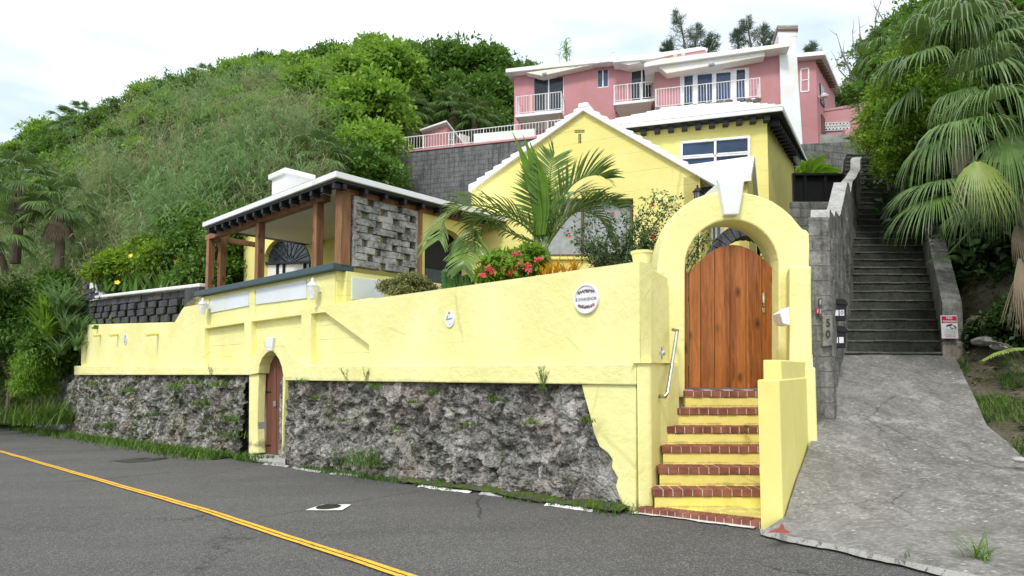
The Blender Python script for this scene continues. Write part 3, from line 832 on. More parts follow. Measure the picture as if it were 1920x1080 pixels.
# ------------------------------------------------------------------ cottage with its veranda
C1 = WP.txz(631, 0); C1.z = 0
SP = Plane(C1, VD)
if SP.n.dot(Vector((1, 0, 0))) < 0: SP.n = -SP.n          # outward, to the right
def spt(px):
    r = ray(px, 400); a = r.x * SP.n.x + r.y * SP.n.y
    k = SP.p.dot(SP.n) / a; return (Vector((r.x * k, r.y * k, 0)) - SP.p).dot(SP.d)
house = thing('yellow_cottage', 'yellow cottage with stepped white gable roof and timber veranda above the garden wall', 'house', (-1, 13, 2.2))
hp = lambda px, off, th, name, mat, bevel=.01, par=house, **kw: wprism(px, off, th, name, mat, par, bevel, **kw)
hp([(377, 557), (631.5, 503.5), (631.5, 576), (377, 614)], .0, .24, 'parapet', M['yellow_block'])
for q in ([(393, 562), (466, 546), (466, 573), (393, 587)], [(479, 543), (574, 525), (574, 559), (479, 571)]):
    hp(q, .022, .03, 'inset_panel', M['white_inset'], .004)
for q in ([(378, 562), (391, 560), (391, 611), (378, 613)], [(467, 546), (477, 544), (477, 596), (467, 598)], [(576, 524), (627, 513), (627, 571), (576, 580)]):
    hp(q, .04, .05, 'pilaster', M['yellow_wall'])
zc = WP.at(625, 497).z; zc0 = zc - .115
tl_ = WP.t(WP.at(376, 550))
A = WP.off(.15)
MB().foot([A.w(WP.t(C1) - .02, 0), A.w(tl_, 0), WP.off(-.28).w(tl_, 0), WP.off(-.28).w(WP.t(C1) - .02, 0)], zc0, zc).build('slate_rail', M['slate_green'], house, .008)
# side parapet below the brick screen
C1t = WP.t(C1)
def SF(t, o, z=0): return SP.p + SP.d * t + SP.n * o + Z3 * z
MB().foot([SF(.12, .02), SF(4.4, .02), SF(4.4, -.22), SF(.12, -.22)], 1.5, zc0 - .004).build('side_wall', M['yellow_block'], house, .01)
t0, t1 = spt(660), spt(720)
MB().foot([SF(t0, .045), SF(t1, .045), SF(t1, .0), SF(t0, .0)], zc - .62, zc - .22).build('inset_panel', M['white_inset'], house)
# posts
def post(w, z0, z1, s=.075, name='post'):
    return MB().box(Vector((w.x, w.y, (z0 + z1) / 2)), UD * s, VD * s, Z3 * (z1 - z0) / 2).build(name, M['post_wood'], house, .006)
zlint = 4.80
FB = WP.off(-.10)
for px in (394, 487, 596):
    w = FB.txz(px, 4); post(w, zc, zlint - .13)
w = FB.txz(394, 4) + VD * .55 * 0 + VD * .9; 
w = WP.off(-.32).txz(416, 4); post(w, zc, zlint + .0)
w = SF(.10, -.08); post(w, zc - .05, zlint + .02, .10)
w = SF(spt(786), -.04); post(w, zc - .05, zlint - .04, .07)
lA = FB.txz(389, 4); lB = FB.txz(612, 4)
MB().bar((lA.x, lA.y, zlint - .06), (lB.x, lB.y, zlint - .06), .15, .13).build('beam', M['post_wood'], house, .005)
a, b = SF(.2, -.06, zlint - .05), SF(3.9, -.06, zlint - .05)
MB().bar(a, b, .13, .12).build('beam', M['post_wood'], house, .005)
a = FB.txz(398, 4) + VD * .1; a.z = zlint - .1; b = a + VD * 1.1
MB().bar(a, b, .10, .12).build('beam', M['post_wood'], house, .005)
# open brick screen of weathered stone
mb = MB(); rnd = random.Random(9)
t0, t1 = .24, spt(781); zs0, zs1 = zc - .02, zlint - .12
nr = 10; rh = (zs1 - zs0) / nr
L = (t1 - t0)
mb.box(SF(t0 + .03, -.02, (zs0 + zs1) / 2), SP.d * .03, SP.n * .07, Z3 * (zs1 - zs0) / 2)
mb.box(SF(t1 - .03, -.02, (zs0 + zs1) / 2), SP.d * .025, SP.n * .07, Z3 * (zs1 - zs0) / 2)
gap = .15; bl = .54
for r in range(nr):
    z = zs0 + (r + .5) * rh
    offs = (0, .30, .12, .42)[r % 4]
    t = t0 + .05 - offs
    while t < t1 - .04:
        a = max(t, t0 + .05); b = min(t + bl, t1 - .05)
        if b - a > .03:
            sk = rnd.uniform(-.006, .006)
            mb.box(SF((a + b) / 2, rnd.uniform(-.012, .012) - .02, z + sk), SP.d * (b - a) / 2 + Z3 * rnd.uniform(-.004, .004), SP.n * rnd.uniform(.075, .09), Z3 * (rh / 2 - .005))
        t += bl + gap + rnd.uniform(-.02, .02)
mb.build('brick_screen', M['screen_stone'], house, .007)
# eave, ceiling, roof
ze = P(618, 322, 10.48).z
OV = .30
cF = C1 + WP.n * OV + SP.n * OV; 
LF = WP.off(OV).txz(377, 4); LF.z = 0
tE = 4.6
cB = C1 + SP.d * tE + SP.n * OV
LB = LF + SP.d * 4.9
def Zs(v, z): return Vector((v.x, v.y, z))
rb = [cF, LF, LB, cB]
MB().foot(rb, ze - .11, ze).build('fascia', M['white_paint'], house, .01)
ins = lambda o: [cF - WP.n * o - SP.n * o, LF - WP.n * o - UD * o, LB - UD * o, cB - SP.n * o]
MB().foot(ins(.05), ze - .16, ze - .112).build('eave_board', M['black_paint'], house)
MB().foot(ins(.30), zlint + .012, ze - .161).build('ceiling', M['white_soffit'], house)
# tails
tail0 = None
n = 15
for i in range(n):
    w = cF.lerp(LF, (i + .4) / n) - WP.n * .14
    if tail0 is None:
        tail0 = MB().box(Vector((w.x, w.y, ze - .22)), UD * .035, WP.n * .09, Z3 * .045).build('rafter_tail', M['black_paint'], house)
        t_base = w
    else:
        c = tail0.copy(); COL.objects.link(c); c.parent = house; c.location = tail0.location + (w - t_base)
MB().foot([cF - WP.n * .21 - SP.n * .21, LF - WP.n * .21, LF - WP.n * .26, cF - WP.n * .26 - SP.n * .26], zlint + .016, ze - .165).build('eave_backing', M['black_paint'], house)
tail0 = None
for i in range(11):
    w = cF.lerp(cB, (i + .5) / 11) - SP.n * .14
    if tail0 is None:
        tail0 = MB().box(Vector((w.x, w.y, ze - .22)), SP.d * .035, SP.n * .09, Z3 * .045).build('rafter_tail', M['black_paint'], house); t_base = w
    else:
        c = tail0.copy(); COL.objects.link(c); c.parent = house; c.location = tail0.location + (w - t_base)
MB().foot([cF - WP.n * .21 - SP.n * .21, cB - SP.n * .21, cB - SP.n * .26, cF - WP.n * .26 - SP.n * .26], zlint + .016, ze - .165).build('eave_backing', M['black_paint'], house)
R1 = cF - WP.n * 2.4 - SP.n * 2.2; R2 = LF - WP.n * 2.4 - UD * 2.2; R3 = cB - SP.n * 2.2
zr = ze + .62
mb = MB()
A_, B_, C_, D_ = [Zs(v, ze + .004) for v in (cF, LF, LB, cB)]
r1, r2, r3 = Zs(R1, zr), Zs(R2, zr), Zs(R3, zr)
mb.add([A_, B_, C_, D_, r1, r2, r3], [(0, 1, 5, 4), (1, 2, 5), (2, 6, 4, 5), (0, 4, 6, 3)])
mb.build('veranda_roof', M['white_roof'], house)
# chimney of the veranda
w = WP.off(-1.9).txz(545, 5); z1 = WP.off(-1.5).at(520, 322).z
mb = MB().box(Vector((w.x, w.y, (ze + z1) / 2)), UD * .38, VD * .36, Z3 * (z1 - ze) / 2 )
mb.box(Vector((w.x, w.y, z1 - .06)), UD * .45, VD * .43, Z3 * .07)
mb.build('chimney', M['white_paint'], house, .02)
# veranda back wall with the fanlight window
bw = WP.off(-2.3)
lx, rx, ys, yt = 494, 583, 492, 443
arc = [(lx + (rx - lx) * (1 - math.cos(math.pi * i / 14)) / 2, ys - (ys - yt) * math.sin(math.pi * i / 14)) for i in range(15)]
zfl = 2.3
outer = [(457, 640), (457, 405), (800, 405), (800, 640)]
hole = [(lx, 560)] + arc + [(rx, 560)]
MB().prism([bw.pts(outer), bw.pts(hole)], -bw.n * .25).build('back_wall', M['yellow_smooth'], house)
LBw = bw.txz(457, 0)
MB().foot([LBw - bw.n * .002, LBw - bw.n * 2.4, LBw - bw.n * 2.4 - UD * .2, LBw - bw.n * .002 - UD * .2], 1.5, zlint + .01).build('end_wall', M['yellow_smooth'], house)
win = MB().prism(bw.off(-.14).pts(hole), -bw.n * .03).build('window', M['glass_dark'], house)
mb = MB(); fr = bw.off(-.08)
c0 = ((lx + rx) / 2, ys)
for i in range(1, 8):
    a = math.pi * i / 8; e = (c0[0] - math.cos(a) * (rx - lx) / 2, ys - math.sin(a) * (ys - yt))
    s_ = (c0[0] - math.cos(a) * 8, ys - math.sin(a) * 8)
    mb.bar(fr.at(*s_), fr.at(*e), .02, .02, side=bw.n)
mb.bar(fr.at(lx, ys + 2), fr.at(rx, ys + 2 - 3), .07, .06, side=bw.n)
for x in (lx + 1.5, 520, 532, 571, rx - 1.5): mb.bar(fr.at(x, ys), fr.at(x, 560), .06, .05, side=bw.n)
for (p, q) in zip(arc[:-1], arc[1:]): mb.bar(fr.at(*p), fr.at(*q), .05, .06, side=bw.n)
mb.build('frame', M['black_paint'], win)
MB().prism(bw.off(-.12).pts([(496, 497), (580, 494), (580, 560), (496, 560)]), -bw.n * .01).build('curtain', M['white_soffit'], win)
mb = MB(); w = bw.off(.06).at(602, 450); mb.lathe([(0, -.12), (.05, -.10), (.07, .02), (.04, .1), (0, .13)], w, 8); mb.build('wall_light', M['black_metal'], house)
# side wall with the dark arched opening behind the palm
t0 = spt(793); t1 = spt(884) + .35
tw = lambda t, z: SF(t, -.03, z)
ta, tb = t0 + .08, t1 - .42
zsp, ztp = 3.9, P(840, 432, 12.9).z
arc = [tw(ta + (tb - ta) * (1 - math.cos(math.pi * i / 12)) / 2, zsp + (ztp - zsp) * math.sin(math.pi * i / 12)) for i in range(13)]
MB().prism([[tw(t0, 1.6), tw(t0, zlint + .01), tw(t1, zlint + .01), tw(t1, 1.6)], [tw(ta, 1.8)] + arc + [tw(tb, 1.8)]], -SP.n * .2).build('side_wall', M['yellow_smooth'], house)
MB().foot([SF(ta - .1, -.32), SF(tb + .1, -.32), SF(tb + .1, -.4), SF(ta - .1, -.4)], 1.6, zlint).build('side_opening', M['interior_dark'], house)
MB().foot([SF(ta - .1, -.24), SF(tb + .1, -.24), SF(tb + .1, -.30), SF(ta - .1, -.30)], 1.6, 3.62).build('side_door', M['slate_door'], house, .01)

# gable front
G0 = P(884, 400, 14.1); GP = Plane(G0, vdir(-1450)); 
if GP.d.x < 0: GP.d = -GP.d
SG = Vector((-GP.d.y, GP.d.x, 0));
if SG.y < 0: SG = -SG
gpts = [(884, 585), (884, 349), (893, 343), (1087, 207), (1100, 208), (1312, 318), (1312, 585)]
wo_ = [(998, 372), (1187, 372), (1187, 481), (998, 481)]
gw = GP.pts(gpts)
MB().prism([gw, GP.pts(wo_)], -GP.n * .3).build('gable_wall', M['yellow_house'], house, .008)
gwin = MB().prism(GP.off(-.20).pts([(985, 360), (1200, 360), (1200, 490), (985, 490)]), -GP.n * .05).build('window', M['glass_dark'], house)
MB().prism(GP.off(-.17).pts([(1000, 380), (1090, 376), (1090, 479), (1000, 479)]), -GP.n * .02).build('curtain', M['grey_curtain'], gwin)
MB().prism(GP.off(-.17).pts([(1094, 385), (1183, 381), (1183, 479), (1094, 479)]), -GP.n * .02).build('curtain', M['grey_curtain'], gwin)
mb = MB(); fp = GP.off(-.12)
for a, b in (((1001, 372), (1001, 482)), ((1184, 372), (1184, 482)), ((998, 479.5), (1188, 479)), ((998, 374.5), (1188, 374)), ((1092, 374), (1092, 480))):
    mb.bar(fp.at(*a), fp.at(*b), .05, .05, side=GP.n)
mb.build('frame', M['brown_trim'], gwin)
MB().prism(GP.off(.06).pts([(990, 482), (1194, 481), (1194, 486), (990, 487)]), -GP.n * .2).build('sill', M['yellow_smooth'], gwin, .01)
# T shaped vent of small holes
mb = MB(); vp_ = GP.off(.006)
for r in range(2):
    for c in range(7): mb.prism(vp_.pts([(1077.5 + c * 2.7, 244 + r * 3 - c * .12), (1079.3 + c * 2.7, 244 + r * 3 - c * .12), (1079.3 + c * 2.7, 246 + r * 3 - c * .12), (1077.5 + c * 2.7, 246 + r * 3 - c * .12)]), -GP.n * .02)
for r in range(7):
    for c in range(2): mb.prism(vp_.pts([(1084.5 + c * 3, 251 + r * 2.6), (1086.5 + c * 3, 251 + r * 2.6), (1086.5 + c * 3, 252.7 + r * 2.6), (1084.5 + c * 3, 252.7 + r * 2.6)]), -GP.n * .02)
mb.build('vent', M['interior_dark'], house)
def stepped(mb, e, r, vec, n, th=.13, lift=.055, m=0):
    """slate courses from eave point e up to ridge point r, pulled along vec"""
    for i in range(n):
        a, b = e.lerp(r, i / n), e.lerp(r, (i + 1) / n)
        mb.prism([a - Z3 * .04, b - Z3 * .04, b + Z3 * (th - lift), a + Z3 * th], vec)
DEP = 7.0
pk = GP.off(.09).at(1093, 204); le = GP.off(.09).at(884, 352); re = GP.off(.09).at(1344, 346)
le = pk + (le - pk) * 1.03
mb = MB(); stepped(mb, le, pk, SG * DEP, 13); mb.build('roof_slope', M['white_roof'], house, .012)
mb = MB(); stepped(mb, re, pk, SG * DEP, 15); mb.build('roof_slope', M['white_roof'], house, .012)
mb = MB(); mb.bar(pk + Z3 * .08 - GP.n * -.01, pk + Z3 * .08 + SG * DEP, .22, .12); mb.build('ridge', M['white_roof'], house, .03)
gr = GP.at(1312, 400)
MB().prism([Zs(gr, 1.5), Zs(gr, re.z - .02 + .28), Zs(gr + SG * DEP, re.z + .26), Zs(gr + SG * DEP, 1.5)], -GP.d * .3).build('right_wall', M['yellow_house'], house)
gl = GP.at(884, 400)
MB().prism([Zs(gl, 1.5), Zs(gl, 5.6), Zs(gl + SG * DEP, 5.6), Zs(gl + SG * DEP, 1.5)], GP.d * .3).build('left_wall', M['yellow_house'], house)
tail0 = None
for i in range(9):
    w = gr + SG * (.25 + i * .62) + GP.d * .13
    if tail0 is None:
        tail0 = MB().box(Vector((w.x, w.y, re.z + .0)), GP.d * .13, SG * .06, Z3 * .06).build('rafter_tail', M['black_paint'], house); t_base = w
    else:
        c = tail0.copy(); COL.objects.link(c); c.parent = house; c.location = tail0.location + (w - t_base)
# entrance wing
wr1 = P(1408, 299, 13.5); wr0 = wr1 - GP.d * 1.6
half, drop = 1.15, .78
wn1 = wr1 - SG * half - Z3 * drop; wf1 = wr1 + SG * half - Z3 * drop
mb = MB(); stepped(mb, wn1 + GP.d * .08 , wr1 + GP.d * .08, -GP.d * 1.7, 7); mb.build('wing_roof', M['white_roof'], house, .01)
mb = MB(); stepped(mb, wf1 + GP.d * .08, wr1 + GP.d * .08, -GP.d * 1.7, 7); mb.build('wing_roof', M['white_roof'], house, .01)
sm = SG * .12
MB().prism([Zs(wn1 + sm, 1.2), wn1 + sm + Z3 * .06, wr1 - Z3 * .02, wf1 - sm + Z3 * .06, Zs(wf1 - sm, 1.2)], -GP.d * .2).build('wing_gable', M['yellow_smooth'], house)
MB().prism([Zs(wn1 + sm, 1.2), wn1 + sm + Z3 * .05, wn1 + sm + Z3 * .05 - GP.d * 2.6, Zs(wn1 + sm - GP.d * 2.6, 1.2)], SG * .2).build('wing_wall', M['yellow_smooth'], house)
# wing window behind the arch (grey frame)
wpl = Plane(wn1 + sm, GP.d)
ww = MB().prism(wpl.off(.03).pts([(1334, 398), (1353, 396), (1353, 470), (1334, 470)]), -wpl.n * .03).build('window', M['glass_grey'], house)
mb = MB()
for x in (1335, 1343, 1352.5): mb.bar(wpl.off(.05).at(x, 396), wpl.off(.05).at(x, 472), .05, .04, side=wpl.n)
mb.bar(wpl.off(.05).at(1333, 397), wpl.off(.05).at(1354, 395.5), .05, .04, side=wpl.n)
mb.build('frame', M['white_frame'], ww)

# ------------------------------------------------------------------ upper yellow house
rc = P(1443, 400, 16.0)
RP = Plane(rc, vdir(-2900)); 
if RP.d.x < 0: RP.d = -RP.d
RS = vdir(1730)
up = thing('upper_yellow_house', 'taller yellow house with white hipped roof behind the cottage, left of the stone stairs', 'house', (rc.x - 2, rc.y + 1, 3))
rz = P(1457, 214, 15.8).z - .02
Lr = RP.at(1165, 400)
MB().prism([Zs(rc, 1.2), Zs(rc, rz), Zs(Lr, rz), Zs(Lr, 1.2)], -RP.n * .25).build('front_wall', M['yellow_house'], up, .01)
rs_end = rc + RS * 4.1
MB().prism([Zs(rc - RP.n * .25, 1.2), Zs(rc - RP.n * .25, rz), Zs(rs_end, rz), Zs(rs_end, 1.2)], -RP.d * .25).build('right_wall', M['yellow_smooth'], up)
w0, w1_ = (1277, 268), (1404, 257)
fp = RP.off(.03)
uw = MB().prism(RP.off(.012).pts([(1278, 268), (1404, 257), (1404, 322), (1278, 326)]), -RP.n * .03).build('window', M['glass_blue'], up)
mb = MB()
for a, b in (((1277, 268), (1405, 257)), ((1277, 297), (1405, 288)), ((1277, 326), (1405, 322)), ((1278, 267), (1278, 327)), ((1341, 262), (1341, 325)), ((1404, 257), (1404, 323)), ((1281, 294.5), (1337, 290.5)), ((1345, 290), (1401, 286))):
    mb.bar(fp.at(*a), fp.at(*b), .075, .06, side=RP.n)
mb.build('frame', M['white_frame'], uw)
lw = MB().prism(RP.off(.012).pts([(1390, 447), (1414, 445), (1414, 482), (1390, 482)]), -RP.n * .03).build('window', M['glass_dark'], up)
mb = MB()
for a, b in (((1390, 447), (1414, 445)), ((1391, 447), (1391, 482)), ((1401.5, 446), (1401.5, 482)), ((1413, 445), (1413, 482))): mb.bar(fp.at(*a), fp.at(*b), .06, .05, side=RP.n)
mb.build('frame', M['white_frame'], lw)
ov = .35
e1 = rc + RP.n * ov + RP.d * ov; e0 = Lr + RP.n * ov; e2 = rs_end + RP.d * ov + RS * .3; e3 = Lr + (e2 - e1)
MB().foot([e0, e1, e2, e3], rz + .02, rz + .13).build('fascia', M['white_paint'], up, .01)
MB().foot([e0 - RP.n * .03, e1 - RP.n * .03 - RP.d * .03, e2 - RP.d * .03, e3], rz - .001, rz + .019).build('soffit', M['black_paint'], up)
mb = MB()
cpk = [(e0 + RP.d * 1.0 - RP.n * 2.2), (e1 - RP.d * 2.1 - RP.n * 2.2)]
zz = rz + .135
a, b, c, d = [Zs(v, zz) for v in (e0 - RP.d * 1.5, e1, e2, e3 - RP.d * 1.5)]; k0, k1 = P(1268, 200, 18.4), P(1376, 192, 18.2)
mb.add([a, b, c, d, k0, k1], [(0, 1, 5, 4), (1, 2, 5), (2, 3, 4, 5), (3, 0, 4)])
mb.build('roof', M['white_roof'], up)
for i in range(7):      # slate courses standing proud on the front slope
    f = i / 7
    p0, p1 = a.lerp(k0, f), b.lerp(k1, f); q0, q1 = a.lerp(k0, f + .13), b.lerp(k1, f + .13)
    MB().add([p0 + Z3 * .002, p1 + Z3 * .002, q1 + Z3 * .002, q0 + Z3 * .002, p0 + Z3 * .05, p1 + Z3 * .05, q1 + Z3 * .02, q0 + Z3 * .02], [(3, 2, 1, 0), (4, 5, 6, 7), (0, 1, 5, 4), (1, 2, 6, 5), (2, 3, 7, 6), (3, 0, 4, 7)]).build('slate_course', M['white_roof'], up)
tail0 = None
fcols = [1181 + 25.6 * i for i in range(11)]
for px in fcols:
    w = RP.off(.10).txz(px, rz)
    if tail0 is None:
        tail0 = MB().box(Vector((w.x, w.y, rz - .07)), RP.d * .075, RP.n * .14, Z3 * .07).build('rafter_tail', M['black_paint'], up); t_base = w
    else:
        c = tail0.copy(); COL.objects.link(c); c.parent = up; c.location = tail0.location + (w - t_base)
tail0 = None
for i in range(13):
    w = (rc + RS * (.15 + i * .32)) + RP.d * .14
    if tail0 is None:
        tail0 = MB().box(Vector((w.x, w.y, rz - .09)), RP.d * .14, RS * .055, Z3 * .09).build('rafter_tail', M['black_paint'], up); t_base = w
    else:
        c = tail0.copy(); COL.objects.link(c); c.parent = up; c.location = tail0.location + (w - t_base)
# lean-to roof seen as a thin dark rake right of the wall
q0 = P(1487, 293, 17.6); 
mb = MB().prism([q0, P(1507, 332, 15.6), P(1507, 337, 15.6), P(1487, 300, 17.6)], RP.d * .12 + RS * .0); mb.build('rake_board', M['black_paint'], up)

# ------------------------------------------------------------------ gate arch
AD = 7.6
AP = Plane((0, AD, 0), (1, .012, 0))
def aoff(o): return AP.off(o)
arch = thing('gate_arch', 'yellow stucco arch with a white keystone framing the wooden garden gate', 'gateway', tuple(AP.txz(1372, 1.2)))
cx, rinx, riny, ysp = 1372.5, 88, 88, 500
inner = [(cx - rinx * math.cos(math.pi * i / 22), ysp - riny * math.sin(math.pi * i / 22)) for i in range(23)]
outerL = [(1232, 745), (1232, 515), (1233, 497), (1237, 470), (1243, 447), (1252, 425), (1265, 404), (1282, 386), (1303, 372), (1328, 363), (1350, 360), (1372, 359), (1397, 361), (1420, 366), (1447, 376), (1468, 390), (1485, 405), (1497, 420), (1506, 430), (1513, 431), (1517, 437), (1526, 440), (1529, 450), (1524, 460), (1520, 464), (1518, 500), (1518, 745)]
holeA = [(cx - rinx, 745)] + inner + [(cx + rinx, 745)]
# one outline: go round outside then back along the opening
out = outerL + [(cx + rinx, 745)] + list(reversed(inner)) + [(cx - rinx, 745)]
MB().prism(AP.pts(out), -AP.n * .42).build('arch_ring', M['yellow_wall'], arch, .02)
kp = AP.off(.09)
MB().prism(kp.pts([(1348, 340), (1396, 338), (1393, 362), (1386, 402), (1359, 403), (1354, 375)]), -AP.n * .56).build('keystone', M['white_paint'], arch, .015)
pz = P(1500, 497, 7.15).z
MB().prism(Plane((0, 7.15, 0), (1, .012, 0)).pts([(1480, 700), (1480, 498), (1521, 498), (1521, 560), (1524, 700)]), Vector((.16, .44, 0))).build('right_pier', M['yellow_wall'], arch, .025)
MB().foot([P(1478, 600, 7.16), P(1526, 600, 7.16), P(1522, 600, 7.62), P(1480, 600, 7.62)], .6, 1.56).build('right_pier_base', M['yellow_wall'], arch, .02)
# gate
gate = thing('wooden_gate', 'varnished orange-brown plank gate with an arched top and silver handle', 'gate', tuple(P(1372, 728, 7.8)))
gp = Plane((0, 7.80, 0), (1, .012, 0))
def gtop(x): 
    k = (x - 1374) / 82.0; return 459 + 54 * abs(k) ** 2.0
mb = MB(); xs = [1292, 1314, 1340, 1369, 1399, 1429, 1450]
for a, b in zip(xs[:-1], xs[1:]):
    a, b = a + .5, b - .5
    top = [(b - (b - a) * i / 3, gtop(b - (b - a) * i / 3)) for i in range(4)]
    mb.prism(gp.pts([(a, 727.5), (b, 727.5)] + top), -gp.n * .045)
mb.build('leaf', M['gate_wood'], gate, .004)
for a, b, t in ((1281, 1290.5, 504), (1451.5, 1463, 500)):
    MB().prism(gp.off(-.0).pts([(a, 728), (b, 728), (b, t + (8 if a < 1300 else 0)), (a, t)]), -gp.n * .06).build('gate_post', M['gate_wood'], gate, .004)
mb = MB(); mb.bar(gp.off(-.09).at(1284, 560), gp.off(-.09).at(1460, 560), .1, .04, side=gp.n); mb.bar(gp.off(-.09).at(1284, 690), gp.off(-.09).at(1460, 690), .1, .04, side=gp.n)
mb.build('cross_rail', M['gate_wood'], gate)
mb = MB(); hq = gp.off(.015)
mb.prism(hq.pts([(1429.5, 552), (1432, 547), (1434.5, 552), (1435, 560), (1434, 568), (1433.5, 574), (1430.5, 574), (1430, 568), (1429, 560)]), -gp.n * .015)
mb.tube([hq.at(1432, 552), hq.off(.05).at(1431.5, 556), hq.off(.05).at(1431.5, 567), hq.at(1432, 572)], [.012, .014, .014, .01], 8)
mb.prism(hq.pts([(1429.5, 577), (1434.5, 577), (1434, 586), (1430, 586)]), -gp.n * .012)
mb.build('handle', M['chrome_worn'], gate, .003)

# ------------------------------------------------------------------ entrance steps
steps = thing('entrance_steps', 'yellow steps with red brick edges rising from the road to the wooden gate', 'steps', (1.95, 6.6, 0))
d0, run, rise, ztop = 7.55, .20, .199, EYE - 43 / KK * 7.55
Lx = [1283, 1256, 1248, 1239, 1232, 1222]; Rx = [1424, 1424, 1425, 1426, 1428, 1430]
brk = MB(); mor = MB(); ris = MB(); rnd = random.Random(2)
for k in range(6):
    d = d0 - run * k; z = ztop - rise * k
    xl = (Lx[k] - 960) / KK * d; xr = (Rx[k] - 960) / KK * d + .06
    back = d + run + .05 if k else 8.35
    ris.foot([(xl + .012, d + .018), (xr, d + .018), (xr + .05, back), (xl + .02 + (.15 if k else 0), back)], -.1, z - .075 - .001 * k)
    bk_ = MB(); nb = int(round((xr - xl) / .108)); w = (xr - xl) / nb
    mor.foot([(xl + .004, d + .006), (xr, d + .006), (xr, d + run + .06), (xl + .03, d + run + .06)], z - .072, z - .004)
    for i in range(nb):
        x0 = xl + i * w + .004; x1 = xl + (i + 1) * w - .004
        dz = rnd.uniform(-.003, .003); dy = rnd.uniform(-.004, .004)
        bk_.box(((x0 + x1) / 2, d + dy + .105, z - .036 + dz), ((x1 - x0) / 2, 0, 0), (.0, .105, 0), (0, 0, .037))
    bk_.build('brick_tread', M['brick_red'], steps, .004)
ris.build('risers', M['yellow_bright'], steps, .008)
mor.build('mortar', M['mortar_white'], steps)
# threshold tiles
mb = MB()
for i in range(9): mb.box((2.14 + .125 * i + .06, 7.66 + .10, ztop - .001), (.058, 0, 0), (0, .09, 0), (0, 0, .008), m=i % 2)
mb.build('threshold_tiles', [M['mortar_white'], M['brick_red']], steps)
# curb of bricks at the foot
A, B = road_at(1197, 962), road_at(1425, 990); A.z += .0; mb = MB(); mm = MB()
d = (B - A); nb = 15; dn = d.normalized(); sd_ = Vector((-dn.y, dn.x, 0))
for i in range(nb):
    p = A + d * ((i + .5) / nb)
    mb.box(p + sd_ * .055 + Z3 * .02, dn * (d.length / nb / 2 - .005), sd_ * .075, Z3 * .045)
mb.build('curb_bricks', M['brick_red'], steps, .004)
mm.box((A + B) / 2 + sd_ * .06 + Z3 * .016, d / 2, sd_ * .07, Z3 * .04); mm.build('curb_mortar', M['mortar_white'], steps)
n_ = 24; vs = []; rnd = random.Random(5)
for i in range(n_ + 1):
    p = A.lerp(B, i / n_) - dn * .03; o = .06 + .06 * frac((i * .4, 1, 0), 2, 3)
    vs += [p - sd_ * (.02 + max(0, o) ), p + sd_ * .03]
for v in vs: v.z = road_z(v.x, v.y) + .012
MB().add(vs, [(2 * i, 2 * i + 2, 2 * i + 3, 2 * i + 1) for i in range(n_)]).build('painted_edge', M['line_white'], steps)
MB().foot([(1.50, 6.64), A + sd_ * .135 + dn * .12, B + sd_ * .135, (2.62, 5.95), (2.62, 6.7)], -.1, [.07, .045, .085, .10, .10]).build('bottom_landing', M['yellow_bright'], steps)
# low flank wall
fl = thing('flank_wall', 'low pale yellow wall with a stepped top beside the right edge of the brick steps', 'wall', (2.5, 6, 0))
zf = EYE - 22 / KK * 5.74
c0, c1 = P(1422, 800, 5.75), P(1464, 800, 5.75)
far1 = Vector((3.52, 7.3, 0)); far0 = Vector((3.0, 7.35, 0))
dd = (far1 - Vector((c1.x, c1.y, 0)))
MB().foot([c0, c1, Vector((c1.x, c1.y, 0)) + dd * .97, Vector((c0.x, c0.y, 0)) + dd * .97], -.15, zf).build('wall_body', M['yellow_smooth'], fl, .012)
zb_ = EYE + 15 / KK * 5.95
s0 = Vector((c0.x, c0.y, 0)) + dd * .10; s1 = Vector((c1.x, c1.y, 0)) + dd * .10
e_ = dd * .86
MB().foot([s0 + Vector((.02, 0, 0)), s1 - Vector((.012, 0, 0)), s1 + e_ - Vector((.012, 0, 0)), s0 + e_ + Vector((.02, 0, 0))], zf - .05, zb_).build('raised_end', M['yellow_smooth'], fl, .012)
# little buttress at the far foot of the flank wall
MB().foot([P(1500, 790, 7.2), P(1528, 790, 7.45), P(1540, 790, 8.1), P(1512, 790, 8.1)], .3, .80).build('wall_foot', M['yellow_wall'], fl, .02)

# ------------------------------------------------------------------ stone wall left of the stairs
sw = thing('stair_wall', 'weathered grey stone wall with a wavy stepped top along the left of the stone stairs', 'wall', (5, 9, 1))
path = [Vector((3.98, 7.62, 0)), Vector((4.62, 8.75, 0)), Vector((5.38, 9.95, 0)), Vector((6.3, 11.3, 0)), Vector((7.45, 13.2, 0)), Vector((8.9, 15.4, 0)), Vector((10.3, 17.7, 0))]
def zat(px, py, w): return EYE + (690 - py) / KK * w.y
def xpix(w): return 960 + w.x / w.y * KK
tops = [3.50, 3.98, 4.05, 5.02, 5.65, 6.72, 7.72]
